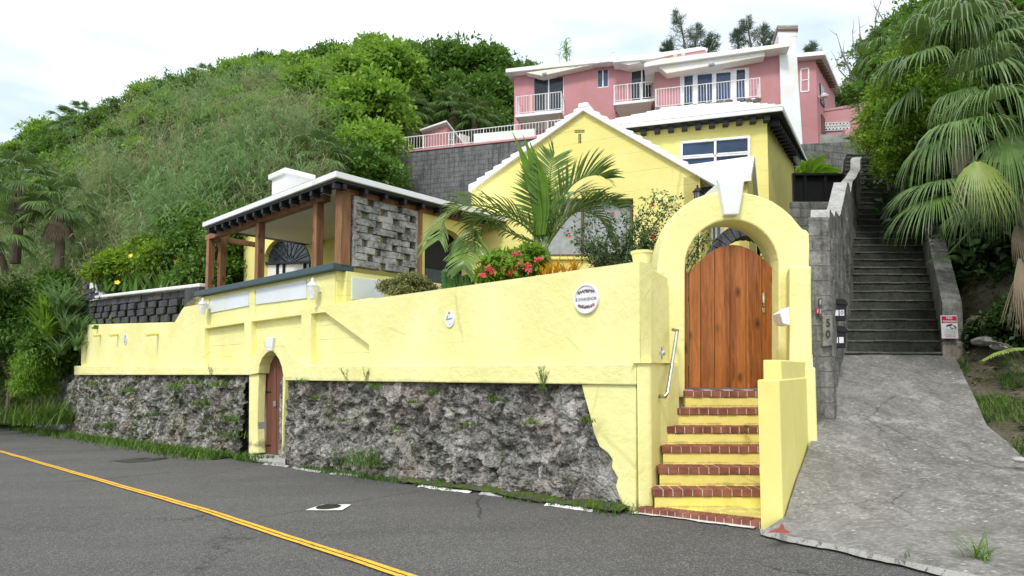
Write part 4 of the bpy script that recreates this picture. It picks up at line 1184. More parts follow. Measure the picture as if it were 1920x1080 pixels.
# dense profile: (param along path, top z)
prof = [(0, 3.45), (.35, 3.52), (.42, 3.66), (.9, 3.80), (1.35, 3.84), (1.5, 3.98), (2.0, 4.04), (2.12, 4.12), (2.9, 4.98), (3.2, 5.10), (3.45, 5.06), (3.6, 5.22), (4.6, 6.2), (5.0, 6.62), (5.15, 7.0), (6.0, 7.75)]
def pathp(t):
    t = min(t, 5.999); i = int(t); return path[i].lerp(path[i + 1], t - i)
thick = Vector((-.24, .02, 0))
V = []; F = []
ns = 60; nz_ = 26
def topz_(t):
    for (a, za), (b, zb__) in zip(prof[:-1], prof[1:]):
        if t <= b: return za + (zb__ - za) * (t - a) / (b - a)
    return prof[-1][1]
mb = MB()
grid = []
for i in range(ns * 3 + 1):
    t = 6 * i / (ns * 3); p = pathp(t); zt1 = topz_(t) + .02 * frac((t * 3, 0, 0), 4, 2); zb1 = .2 if p.y < 10 else 1.2
    n2 = Vector((.84, -.54, 0))
    col = []
    for j in range(nz_ + 1):
        z = zb1 + (zt1 - zb1) * j / nz_
        q = Vector((p.x, p.y, z)); dsp = (.03 * frac(q * 3, 2, 5) + .007 * frac(q * 9, 3, 3)) * min(1, (zt1 - z) * 2.5)
        col.append(q + n2 * dsp)
    col += [Vector((p.x, p.y, zt1)) + thick, Vector((p.x, p.y, zb1)) + thick]
    grid.append(col)
m_ = nz_ + 3
vs = [v for c in grid for v in c]; fs = []
mi = []
for i in range(len(grid) - 1):
    for j in range(m_ - 1):
        fs.append((i * m_ + j, (i + 1) * m_ + j, (i + 1) * m_ + j + 1, i * m_ + j + 1)); mi.append(1 if j == nz_ else 0)
fs.append(tuple(range(m_ - 1, -1, -1))); mi.append(0)
mb.v = vs; mb.f = fs; mb.m = mi
mb.build('stone_body', [M['stone_side'], M['cap_grey']], sw)
MB().foot([P(1521, 790, 7.5), P(1545, 790, 7.5), P(1582, 700, 9.9), P(1574, 700, 9.9)], [.3, .3, 1.2, 1.2], [.82, .86, 1.78, 1.78]).build('wall_foot', M['parapet'], sw, .02)
# ------------------------------------------------------------------ long stone stairs
st = thing('stone_stairs', 'long dark stone stairs climbing the hill between the stone wall and the jungle', 'stairs', (6.3, 10, 1.7))
body = MB(); nose = MB()
zz0 = 1.70; k = 0; d = 10.0; z = zz0 + .115
rnd = random.Random(7)
def sx(d, w): # left/right edges of the flight
    L0 = Vector((5.36, 10.0)); 
    t = (d - 10)
    xl = 5.36 + .62 * t if w == 0 else None
    return xl
STL = lambda d: 5.34 + .625 * (d - 10) - .05
STR = lambda d: (7.02 + .585 * (d - 10))
while d < 17.6:
    xl, xr = STL(d) - .25, STR(d) + (.35 if k == 0 else .02)
    d1 = d + 8
    body.foot([(xl, d), (xr, d), (xr + .25, d + .6), (xl + .25, d + .6)], z - .5, z - .030)
    n_ = 7
    for i in range(n_):
        a, b = xl + (xr - xl) * i / n_, xl + (xr - xl) * (i + 1) / n_
        dz = rnd.uniform(-.006, .006); dy = rnd.uniform(-.008, .008)
        nose.foot([(a, d - .02 + dy), (b, d - .02 + dy), (b + .2, d + .34), (a + .2, d + .34)], z - .028 + dz, z + dz)
    z += .198; d += .245 if k != 8 else .35; k += 1
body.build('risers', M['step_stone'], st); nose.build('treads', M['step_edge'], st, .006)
# right parapet of the flight
mb = MB()
def PR(d, o=0): return Vector((STR(d) + .02 + o, d, 0))
a0 = PR(9.98)
def zp(d): return 2.62 + (d - 9.98) * .80
for i, (da, db) in enumerate(((9.98, 11.35), (11.36, 14.2), (14.21, 17.6))):
    h = .02 * i
    p = [PR(da), PR(da, .33), PR(db, .33), PR(db)]
    mb.foot(p, [1.3, 1.3, 1.3 + (db - 10) * .7, 1.3 + (db - 10) * .7], [zp(da) + h, zp(da) + h, zp(db) + h, zp(db) + h])
mb.build('parapet_wall', M['parapet'], st, .015)
MB().foot([PR(9.94, -.03), PR(9.94, .36), PR(10.4, .36), PR(10.4, -.03)], 1.3, 1.98).build('pier_base', M['pier_stone'], st, .02)
# ================================================================== pink house on the terrace
pink = thing('pink_house', 'large pink two-storey house with white roofs, balconies and tall white chimney on the terrace above', 'house', (8, 35, 11))
K1 = Plane(P(1228, 150, 34.0), vdir(-3500))
if K1.d.x < 0: K1.d = -K1.d
KS = Vector((-K1.d.y, K1.d.x, 0))
def kp_(off, px, th, name, mat, parent=pink, bevel=0, holes=None):
    pl = K1.off(off); lo = [pl.pts(px)] + [pl.pts(h) for h in (holes or [])]
    return MB().prism(lo if holes else lo[0], -pl.n * th).build(name, mat, parent, bevel)
s1h = [(1001, 147), (1057, 143), (1057, 207), (1001, 211)]
swh = [(1120, 132), (1141, 130), (1141, 163), (1120, 165)]
s2h = [(1183, 128), (1224, 124), (1224, 189), (1183, 193)]
kp_(0, [(964, 300), (964, 136), (1240, 112), (1240, 300)], .3, 'left_wall', M['pink_wall'], holes=[s1h, swh, s2h])
def sash(off, q, glassm, cols=2, name='window', fw=.07, rows=1, mul=None):
    pl = K1.off(off - .12)
    g = MB().prism(pl.pts(q), -pl.n * .03).build(name, glassm, pink)
    mb = MB(); f = pl.off(.03)
    TL, TR, BR, BL = [f.at(*p) for p in q]
    for a, b in ((TL, TR), (BL, BR), (TL, BL), (TR, BR)): mb.bar(a, b, fw, .05, side=pl.n) if 0 else mb.bar(a, b, .05, fw, side=pl.n)
    for i in range(1, cols): mb.bar(TL.lerp(TR, i / cols), BL.lerp(BR, i / cols), .05, fw, side=pl.n)
    for i in range(1, rows): mb.bar(TL.lerp(BL, i / rows), TR.lerp(BR, i / rows), .05, fw, side=pl.n)
    mb.build('frame', M['white_frame'], g)
    return g
sash(0, s1h, M['glass_dark'], 2, 'sliding_door'); sash(0, swh, M['glass_blue'], 2); sash(0, s2h, M['glass_dark'], 2, 'sliding_door')
K2o = 1.3
fr_ = [(1275, 136), (1405, 125), (1405, 200), (1275, 206)]
kp_(K2o, [(1228, 300), (1228, 120), (1478, 92), (1478, 300)], 1.25, 'right_wall', M['pink_wall'], holes=[fr_])
pl = K1.off(K2o - .10)
kp_(K2o - .06, [(1272, 134), (1408, 123), (1408, 200), (1272, 208)], .05, 'french_window_surround', M['white_frame'], holes=[[(1283, 142), (1299, 140.5), (1299, 200), (1283, 203)], [(1308, 140), (1335, 137.5), (1335, 198), (1308, 201)], [(1343, 137), (1370, 134.5), (1370, 196), (1343, 199)], [(1381, 131), (1397, 129.5), (1397, 192), (1381, 194)]])
kp_(K2o - .12, [(1274, 136), (1405, 125), (1405, 200), (1274, 208)], .03, 'french_window', M['glass_blue'])
# side return of right section and chimney
rw = K1.off(K2o).at(1478, 200)
# roofs
def roofslab(off, px, th, name='roof', mat=None, par=pink):
    pl = K1.off(off); return MB().prism(pl.pts(px), -pl.n * th).build(name, mat or M['white_roof'], par, .02)
roofslab(.55, [(948, 129), (1128, 108), (1226, 101), (1226, 107), (1128, 117), (948, 136)], 3.0)
roofslab(.50, [(985, 136), (1112, 118), (1112, 121), (1016, 142)], 1.2, 'soffit', M['white_soffit'])
roofslab(.30, [(1020, 133), (1318, 88), (1325, 90), (1325, 96), (1226, 112), (1030, 130)], 4.0)
roofslab(.9, [(1148, 111), (1316, 87), (1322, 93), (1255, 104), (1228, 110), (1150, 117)], 2.0)
roofslab(.8, [(1155, 117), (1228, 108), (1254, 104), (1254, 107), (1178, 122)], 1.2, 'soffit', M['white_soffit'])
kp_(.85, [(1254, 104), (1322, 92), (1325, 100), (1256, 112)], 1.0, 'gable_stub', M['pink_light'])
roofslab(K2o + .8, [(1208, 118), (1240, 110), (1478, 80), (1481, 87), (1230, 122), (1208, 126)], 3.4)
roofslab(K2o + .62, [(1232, 123), (1434, 97), (1434, 105), (1250, 138)], 1.0, 'soffit', M['white_soffit'])
# white rafter ends
for px, py in ((1070, 124), (1081, 123), (1094, 121.5), (1107, 120), (1120, 119), (1134, 117.5), (1147, 116.5)):
    w = K1.off(.32).at(px, py); MB().box(w, K1.d * .11, K1.n * .25, Z3 * .10).build('rafter_end', M['white_paint'], pink)
for px, py in ((1266, 101), (1281, 99), (1447, 96)):
    w = K1.off(K2o + .2).at(px, py); MB().box(w, K1.d * .10, K1.n * .2, Z3 * .09).build('rafter_end', M['white_paint'], pink)
for px, py, o in ((1021, 139, .45), (1206, 114.5, .8), (1334, 121, K2o + .6)):
    w = K1.off(o).at(px, py); MB().lathe([(.0, -.10), (.14, -.08), (.17, 0), (.15, .05), (0, .06)], w, 10).build('ceiling_lamp', M['grey_plastic'], pink)
# balconies
def railing(A, B, h, n, posts, name='railing', par=None, mat=None, rail=.032):
    par = par or pink; mat = mat or M['white_metal']
    A, B = Vector(A), Vector(B)
    mb = MB(); mb.bar(A + Z3 * h, B + Z3 * h, rail, rail); mb.bar(A + Z3 * .10, B + Z3 * .10, rail * .8, rail * .8)
    mb.build('rail', mat, par)
    for i in range(posts + 1):
        p = A.lerp(B, i / posts)
        MB().box(p + Z3 * (h + .02) / 2, (.019, 0, 0), (0, .019, 0), Z3 * (h + .02) / 2).build('railing_post', mat, par)
    b0 = MB().box(A + Z3 * (h / 2 + .05), (.0085, 0, 0), (0, .0085, 0), Z3 * (h / 2 - .05)).build('baluster', mat, par)
    for i in range(1, n):
        c = b0.copy(); COL.objects.link(c); c.parent = par; c.location = (B - A) * (i / n)
    b0.location = (B - A) * (.35 / n)
def balcony(off, px0, px1, ytop0, ytop1, slab_y0, slab_y1, dep, th_px, n, posts, ruin=False):
    f = K1.off(off + dep)
    a, b = f.at(px0, slab_y0), f.at(px1, slab_y1)
    z = (a.z + b.z) / 2; a.z = b.z = z
    h = f.at(px0, ytop0).z - z
    back_a, back_b = a - K1.n * dep, b - K1.n * dep
    bal = MB().foot([a, b, back_b, back_a], z - .16, z).build('balcony', M['white_paint'], pink, .01)
    # tapered haunch under the slab
    aa, ab = a.lerp(b, .06), a.lerp(b, .94)
    MB().add([Zs(aa, z - .17), Zs(ab, z - .17), Zs(ab - K1.n * dep, z - .17), Zs(aa - K1.n * dep, z - .17), Zs(aa.lerp(ab, .12) - K1.n * dep * .98, z - .62), Zs(aa.lerp(ab, .88) - K1.n * dep * .98, z - .62)],
             [(0, 1, 2, 3), (0, 4, 5, 1), (1, 5, 2), (0, 3, 4), (3, 2, 5, 4)]).build('haunch', M['white_soffit'], bal)
    i_ = K1.n * .05
    railing(a - i_ + K1.d * .04, b - i_ - K1.d * .04, h, n, posts, par=bal)
    for s_, q in ((1, a + K1.d * .04), (-1, b - K1.d * .04)):
        mb = MB(); q0, q1 = q - i_, q - K1.n * dep
        mb.bar(q0 + Z3 * h, q1 + Z3 * h, .045, .045); mb.bar(q0 + Z3 * .1, q1 + Z3 * .1, .035, .035)
        for j in range(1, 5): mb.bar(q0.lerp(q1, j / 5) + Z3 * .1, q0.lerp(q1, j / 5) + Z3 * h, .022, .022, side=K1.d)
        mb.build('side_rail', M['white_metal'], bal)
    if ruin:
        mb = MB(); rn = random.Random(3)
        for i in range(46):
            p = a.lerp(b, rn.random()) + K1.n * .015 - Z3 * rn.uniform(.0, .17); s_ = rn.uniform(.03, .09)
            mb.box(p, K1.d * s_ * 1.4, K1.n * .03, Z3 * s_ * .7)
        mb.build('broken_edge', M['rock'], bal)
balcony(0, 966, 1053, 181, 171, 213, 208, 1.25, 6, 17, 3)
balcony(0, 1150, 1228, 160, 151, 191, 185, 1.0, 6, 14, 3)
balcony(K2o, 1228, 1427, 167, 142, 202, 183, 1.3, 6, 36, 4, ruin=True)
# chimney: box with flared foot and dark capped top
cd_ = 31.0
cA = P(1463, 150, cd_); cB_ = P(1495, 150, cd_); KSd = (K1.d * .0 - K1.n)
ztp = P(1480, 50, cd_).z; zbt = P(1480, 275, cd_).z - 1.2
dpt = 1.3
def chring(z, o0=0, o1=0):
    a, b = Zs(cA, z) - K1.d * o0, Zs(cB_, z) + K1.d * o1
    return [a, b, b - K1.n * dpt * 1.0 + K1.d * .0, a - K1.n * dpt]
zs_ = [zbt, P(0, 260, cd_).z, P(0, 225, cd_).z, P(0, 150, cd_).z, ztp - .55, ztp - .5, ztp - .25, ztp - .24, ztp]
o1 = [.16, .15, .12, .04, 0, .05, .05, .06, .06]
vs = []; 
for z, o in zip(zs_, o1): vs += chring(z, .05 if z > ztp - .52 else 0, o)
fs = [(3, 2, 1, 0)]
for i in range(len(zs_) - 1):
    for j in range(4): fs.append((i * 4 + j, i * 4 + (j + 1) % 4, i * 4 + 4 + (j + 1) % 4, i * 4 + 4 + j))
fs.append(tuple(len(vs) - 4 + j for j in range(4)))
mb = MB().add(vs, fs); mb.build('chimney', M['white_paint'], pink, .015)
o = [Zs(v, 0) for v in chring(0, .09, .10)]
o = [o[0] + K1.n * .05, o[1] + K1.n * .05, o[2] - K1.n * .05, o[3] - K1.n * .05]
MB().foot(o, ztp - .25, ztp - .12).build('chimney_band', M['brown_trim'], pink)
MB().foot(o, ztp - .03, ztp + .06).build('chimney_cap', M['cap_grey'], pink)
# side of the right section seen between wall and chimney, right wing
wA = P(1503, 200, 35.5); wB = P(1532, 200, 35.5); wC = wB + vdir(1850) * 5.8
wz = P(1532, 112, 35.5).z
swm = MB().foot([wA - K1.d * 2.5, wB, wC, wA - K1.n * 5], 8.5, [wz, wz, wz, wz]).build('wing_wall', M['pink_wall'], pink)
e_ = [wA - K1.d * 2.6 + K1.n * .5, wB + K1.n * .5 + K1.d * .4, wC + K1.d * .4, wA - K1.n * 5]
MB().foot(e_, [wz, wz, wz, wz], [wz + .25] * 4).build('wing_roof', M['white_roof'], pink, .02)
for i in range(9):
    w = wB + vdir(1850) * (.1 + .5 * i) + K1.d * .16; MB().box(Zs(w, wz - .1), K1.d * .17, vdir(1850) * .09, Z3 * .09).build('rafter_end', M['brown_trim'], pink)
wpl = Plane(wB, K1.d)
for q in ([(1501.5, 130), (1516, 128), (1516, 171), (1501.5, 172)],):
    g = MB().prism(wpl.off(.02).pts(q), -wpl.n * .05).build('window', M['glass_grey'], pink)
    f = wpl.off(.04); T = f.pts(q); mb = MB()
    for a, b in zip(T, T[1:] + T[:1]): mb.bar(a, b, .05, .07, side=wpl.n)
    mb.bar(T[0].lerp(T[3], .5), T[1].lerp(T[2], .5), .05, .05, side=wpl.n); mb.build('frame', M['white_frame'], g)
spl = Plane(wB, vdir(1850))
if spl.n.dot(K1.d) < 0: spl.n = -spl.n
MB().prism([spl.w(t, z) + spl.n * .02 for t, z in ((.9, wz - 2.3), (1.9, wz - 2.3), (1.9, wz - 1.1), (.9, wz - 1.1))], spl.n * .05).build('window', M['glass_dark'], pink)
MB().prism([spl.w(t, z) + spl.n * .02 for t, z in ((1.0, 8.5), (2.0, 8.5), (2.0, wz - 3.0), (1.0, wz - 3.0))], spl.n * .05).build('door', M['brown_trim'], pink)
mb = MB(); w = spl.w(.5, P(0, 176, 35.5).z) + spl.n * .3; mb.lathe([(0, -.15), (.22, -.12), (.25, 0), (.08, .12), (0, .13)], w, 12); mb.bar(w, w - spl.n * .35, .05, .05); mb.build('wall_lamp', M['white_metal'], pink)
mb = MB(); w = K1.off(.4).at(1150, 104); mb.lathe([(.06, -.3), (.06, .18), (.11, .18), (.11, .25), (0, .26)], w, 10); mb.build('vent_pipe', M['white_paint'], pink)

# pink garden wall with ornamental blocks, right of the wing
pw = thing('pink_garden_wall', 'pink terrace wall with a band of white ornamental blocks right of the pink house', 'wall', (15, 30, 10))
pq = Plane(P(1545, 220, 37.0), vdir(-2600))
if pq.d.x < 0: pq.d = -pq.d
MB().prism(pq.pts([(1538, 300), (1538, 208), (1610, 196), (1650, 182), (1652, 300)]), -pq.n * .25).build('wall_body', M['pink_light'], pw, .02)
MB().prism(pq.off(.04).pts([(1538, 210), (1538, 206), (1610, 194), (1650, 180), (1650, 185), (1610, 199)]), -pq.n * .33).build('coping', M['pink_light'], pw)
MB().prism(pq.off(.015).pts([(1546, 231), (1592, 229), (1592, 243), (1546, 245)]), -pq.n * .03).build('block_backing', M['interior_dark'], pw)
mb = MB(); f = pq.off(.05)
for i in range(7):
    x0 = 1546 + i * 6.6; x1 = x0 + 6.2; ya, yb = 231 - i * .3, 245 - i * .3
    for a, b in (((x0, ya), (x1, ya)), ((x0, yb), (x1, yb)), ((x0, ya), (x0, yb)), ((x1, ya), (x1, yb)), ((x0, ya), (x1, yb)), ((x0, yb), (x1, ya))): mb.bar(f.at(*a), f.at(*b), .05, .045, side=pq.n)
mb.build('ornamental_blocks', M['white_frame'], pw)
MB().box(P(1587, 258, 33), (.14, 0, 0), (0, .14, 0), (0, 0, .42)).build('post', M['pink_light'], pw)
# ------------------------------------------------------------------ terrace, retaining walls, fences
RW = Plane(P(745, 288, 30.0), vdir(-3030))
if RW.d.x < 0: RW.d = -RW.d
zrw = P(745, 288, 30.0).z
rwall = MB().prism([RW.w(-.3, 4), RW.w(-.3, zrw), RW.w(10.5, zrw), RW.w(10.5, 4)], -RW.n * .5).build('retaining_wall', M['block_grey'], None, .03, label='tall dark grey block retaining wall under the pink house terrace, left of the yellow gable', cat='retaining wall')
MB().prism([RW.off(.05).w(-.3, zrw - .001), RW.off(.05).w(-.3, zrw + .09), RW.off(.05).w(10.5, zrw + .12), RW.off(.05).w(10.5, zrw - .001)], -RW.n * .4).build('terrace_curb', M['pink_light'], None, .02, label='low pink curb along the top of the tall grey retaining wall', cat='curb')
rail = thing('terrace_railing', 'long white metal railing on top of the grey retaining wall beside the pink shed', 'railing', tuple(RW.w(0, zrw + .1)))
railing(RW.w(-.2, zrw + .10) - RW.n * .1, RW.w(9.2, zrw + .10) - RW.n * .1, .72, 62, 6, par=rail)
a = RW.w(-.2, zrw + .10) - RW.n * .1; b = a - RW.n * 2.4 - RW.d * .2
mb = MB(); mb.bar(a + Z3 * .72, b + Z3 * .72, .045, .045); mb.bar(a + Z3 * .1, b + Z3 * .1, .04, .04)
for j in range(1, 12): mb.bar(a.lerp(b, j / 12) + Z3 * .1, a.lerp(b, j / 12) + Z3 * .72, .022, .022, side=RW.d)
mb.build('return_rail', M['white_metal'], rail)
a, b, c_, d_ = RW.w(-.4, 0), RW.w(17.0, 0), RW.w(24, 0) - RW.n * 18, RW.w(-.4, 0) - RW.n * 16
MB().foot([a - RW.n * .45, b - RW.n * 2.5, b - RW.n * 8 + RW.d * 4.0, c_, d_], 3, zrw + .05).build('terrace', M['verge_soil'], None, kind='structure')
shed = thing('pink_shed', 'small pink shed with a sloping white roof on the terrace behind the railing', 'shed', tuple(P(830, 280, 33)))
s0, s1, s2 = P(793, 260, 33.2), P(838, 260, 32.0), P(884, 260, 34.4)
zt = P(838, 232, 32.0).z
s3 = s0 + (s2 - s1)
MB().foot([s0, s1, s2, s3], zrw, [zt, zt, zt - 1.1, zt - 1.1]).build('walls', M['pink_wall'], shed)
MB().foot([s0 + Vector((-.15, -.2, 0)), s1 + Vector((0, -.25, 0)), s2 + Vector((.2, -.1, 0)), s3 + Vector((0, .2, 0))], [zt, zt, zt - 1.1, zt - 1.1], [zt + .1, zt + .1, zt - 1.0, zt - 1.0]).build('roof', M['white_roof'], shed, .01)
spn = Plane(s1, (s2 - s1)); 
if spn.n.y > 0: spn.n = -spn.n
g = MB().prism(spn.off(.02).pts([(842, 248), (850, 250), (850, 275), (842, 275)]), -spn.n * .04).build('window', M['glass_dark'], shed)
mb = MB(); f = spn.off(.05)
for a, b in (((842, 248), (842, 275)), ((850, 250), (850, 275)), ((846, 249), (846, 275)), ((842, 262), (850, 262))): mb.bar(f.at(*a), f.at(*b), .04, .04, side=spn.n)
mb.build('frame', M['white_frame'], g)
MB().prism(spn.off(.02).pts([(862, 250), (881, 256), (881, 290), (862, 290)]), -spn.n * .04).build('door', M['white_soffit'], shed)
MB().prism(RW.off(-2.2).pts([(888, 292), (888, 251), (1002, 241), (1002, 280)]), -RW.n * .2).build('white_garden_wall', M['white_paint'], None, .01, label='low white wall behind the terrace railing between the pink shed and the pink house', cat='wall')
# right side: grey block walls, dark fence panels, concrete ledge
MB().foot([P(1484, 300, 19.8), P(1622, 300, 20.5), P(1622, 300, 21.0), P(1484, 300, 20.4)], 2, [P(0, 271, 19.8).z, P(0, 263, 20.5).z, P(0, 263, 20.5).z, P(0, 271, 19.8).z]).build('retaining_wall', M['block_green'], None, .02, label='grey-green block retaining wall behind the banana plant at the top of the stone wall', cat='retaining wall')
MB().foot([P(1538, 268, 24.5), P(1606, 262, 24.5), P(1606, 262, 34), P(1538, 268, 34)], 8, P(0, 252, 24.5).z).build('terrace_step', M['cap_grey'], None, label='grey concrete terrace step below the pink ornamental wall', cat='step', kind=None)
fen = thing('fence_panel', 'low black solid fence panels on a concrete ledge in front of the banana plant', 'fence', tuple(P(1530, 378, 15.2)))
for a, b in ((1489, 1509), (1510, 1547), (1548, 1581)):
    MB().foot([P(a, 350, 15.2), P(b, 350, 15.2), P(b, 350, 15.25), P(a, 350, 15.25)], P(0, 378, 15.2).z, P(0, 331, 15.2).z).build('panel', M['black_metal'], fen)
for a in (1488, 1509.5, 1547.5, 1581): MB().box(Zs(P(a, 350, 15.15), (P(0, 378, 15.15).z + P(0, 326, 15.15).z) / 2), (.03, 0, 0), (0, .03, 0), (0, 0, (P(0, 326, 15.15).z - P(0, 380, 15.15).z) / 2)).build('post', M['black_metal'], fen)
MB().foot([P(1487, 350, 15.1), P(1584, 350, 15.1), P(1584, 350, 15.3), P(1487, 350, 15.3)], P(0, 331, 15.2).z + .001, P(0, 327, 15.2).z).build('top_rail', M['black_metal'], fen)
MB().foot([P(1480, 400, 14.9), P(1590, 400, 14.9), P(1590, 400, 17), P(1480, 400, 19)], 2, P(0, 378, 14.9).z).build('concrete_ledge', M['block_green'], None, .02, label='grey concrete ledge wall under the black fence panels, left of the stone wall', cat='wall')
# stone arch in the courtyard
ma = thing('stone_arch', 'dark stone block arch in the courtyard behind the wooden gate', 'arch', tuple(P(1405, 600, 10.6)))
ap = Plane((0, 10.6, 0), (1, -.1, 0))
cx2, cy2, ro, ri = 1405, 492, 77, 50
pc = ap.at(cx2, cy2); sx_ = (ap.at(cx2 + 10, cy2) - pc) / 10; 
kk = (ap.at(cx2, cy2 - 10) - pc) / 10
rnd = random.Random(6); mb = MB()
na = 15
def apt(r, a): return pc + sx_ * (-math.cos(a) * r) + kk * (math.sin(a) * r)
for i in range(na):
    a0_, a1_ = math.pi * (i + .03) / na, math.pi * (i + .97) / na
    r2 = ro + rnd.uniform(-2, 1.5)
    mb.prism([apt(ri, a0_), apt(r2, a0_), apt(r2, a1_), apt(ri, a1_)], -ap.n * (.4 + rnd.uniform(-.02, .02)))
mb.build('arch_stones', M['stone_dark'], ma, .012)
for s_ in (-1, 1):
    q = [pc + sx_ * s_ * ri, pc + sx_ * s_ * (ro - 1), Zs(pc + sx_ * s_ * (ro - 1), 1.1), Zs(pc + sx_ * s_ * ri, 1.1)]
    MB().prism(q, -ap.n * .4).build('pier', M['stone_dark'], ma, .012)
# ------------------------------------------------------------------ lamps
def coach_lamp(w, name, label, s=1.0, wall=Vector((0, 1, 0))):
    t = thing(name, label, 'lamp', tuple(w))
    mb = MB()
    mb.lathe([(.02 * s, -.20 * s), (.05 * s, -.17 * s), (.075 * s, -.14 * s)], w, 6)
    for k in range(6):
        a = 2 * math.pi * k / 6; c_, s_ = math.cos(a), math.sin(a)
        mb.bar(w + Vector((c_ * .075, s_ * .075, -.14)) * s, w + Vector((c_ * .10, s_ * .10, .08)) * s, .014 * s, .014 * s)
    mb.lathe([(.13 * s, .08 * s), (.13 * s, .10 * s), (.05 * s, .19 * s), (.02 * s, .22 * s), (.03 * s, .25 * s), (0, .28 * s)], w, 6)
    mb.build('lantern_frame', M['black_metal'], t)
    MB().lathe([(.065 * s, -.135 * s), (.09 * s, .075 * s)], w, 6).build('glass', M['glass_grey'], t)
    mb = MB(); b = w + wall * .22 * s
    mb.tube([w + Vector((0, 0, -.2)) * s, w + Vector((0, 0, -.27)) * s + wall * .1 * s, b + Vector((0, 0, -.16)) * s, b + Vector((0, 0, -.08)) * s], .014 * s, 6)
    mb.box(b + Vector((0, 0, -.1)) * s + wall * .03 * s, wall.cross(Z3) * .035 * s, wall * .015 * s, Z3 * .16 * s)
    mb.build('bracket', M['black_metal'], t)
coach_lamp(P(1430, 461, 14.9), 'coach_lamp', 'black coach lamp on the yellow wall seen through the gate arch', 1.05)
coach_lamp(P(1308, 366, 11.75), 'coach_lamp', 'dark lantern on the cottage corner just left of the gate arch', .75, GP.d)
def wall_urn(px, py, label):
    w = WP.off(.20).at(px, py)
    mb = MB(); mb.lathe([(.0, -.20), (.055, -.19), (.088, .02), (.10, .05), (.085, .08), (.035, .12), (.03, .16), (.02, .19), (0, .20)], w, 14)
    t = thing('wall_lantern', label, 'lamp', tuple(w - Z3 * .3), 'white lanterns on the balcony parapet')
    mb.build('shade', M['white_frame'], t, smooth=False)
    MB().bar(w, w - WP.n * .2, .06, .10).build('bracket', M['white_frame'], t)
wall_urn(586, 541, 'white wall lantern on the parapet right of the white inset panels, under the corner post')
wall_urn(380, 574, 'white wall lantern at the left end of the parapet near the black block screen')
# flower pot on the wall corner
pot = MB(); w = Vector((1.72, 7.45, topz - .055)); 
w = P(1204, 492, 7.05); w.z = topz - .03
pot.lathe([(.085, 0), (.09, .01), (.118, .17), (.118, .172), (.128, .175), (.132, .205), (.115, .207), (.108, .17), (.0, .165)], w, 28)
potx = pot.build('flower_pot', M['yellow_wall'], None, .004, label='yellow painted flower pot standing on the wall corner left of the arch', cat='flower pot')
# mailbox, door bell, handrail
mp_ = Plane(P(1470, 590, 7.3), (1, .25, 0))
mb = MB()
o_ = P(1471, 592, 7.05)
mb.prism([o_ + Vector((0, 0, 0)) + Vector((-.055, 0, .03)), o_ + Vector((.06, 0, .105)), o_ + Vector((.06, 0, -.11)), o_ + Vector((-.02, 0, -.09))], (.03, .28, 0))
mb.build('mailbox', M['white_frame'], None, .004, label='white wedge-shaped mailbox on the yellow pier right of the wooden gate', cat='mailbox')
hr = thing('handrail', 'slanting steel handrail tube on the yellow wall left of the brick steps', 'handrail', tuple(P(1240, 744, 6.9)))
MB().tube([P(1235, 743, 7.0), P(1248, 744, 6.92), P(1251, 737, 6.93), P(1269, 625, 7.35), P(1270, 620, 7.37), P(1262, 618, 7.5)], .021, 10).build('rail', M['steel'], hr, smooth=True)
mb = MB(); mb.prism([P(1236, 651, 6.98), P(1238.5, 651, 7.02), P(1238.5, 674, 7.02), P(1236, 674, 6.98)], Vector((.02, -.01, 0))); mb.lathe([(.014, 0), (.03, .035), (.03, .05), (0, .055)], P(1238, 662, 6.98), 12, ax=(.5, -.85, 0))
mb.build('bell_bracket', M['steel'], None, label='small steel bracket with a round knob on the wall corner above the handrail', cat='bracket')

# ------------------------------------------------------------------ lettering
def text(s, o, right, up, size, mat, name, parent, align='CENTER', th=.004, sx=1.0, font_shear=0, bold=0):
    c = bpy.data.curves.new('t', 'FONT'); c.body = s; c.size = 1; c.align_x = align; c.align_y = 'CENTER'; c.extrude = 0; c.shear = font_shear; c.offset = bold; c.resolution_u = 3
    ob = bpy.data.objects.new('t', c); COL.objects.link(ob)
    dg = bpy.context.evaluated_depsgraph_get(); dg.update()
    me = bpy.data.meshes.new_from_object(ob.evaluated_get(dg))
    right = Vector(right).normalized(); up = Vector(up).normalized(); n = right.cross(up)
    mb = MB()
    vs = [Vector(o) + right * v.co.x * size * sx + up * v.co.y * size + n * th for v in me.vertices]
    mb.add(vs, [tuple(p.vertices) for p in me.polygons])
    bpy.data.objects.remove(ob); bpy.data.curves.remove(c); bpy.data.meshes.remove(me)
    return mb.build(name, mat, parent)
WR = -UD       # reading direction on the street wall
pq_ = WP.off(.085)
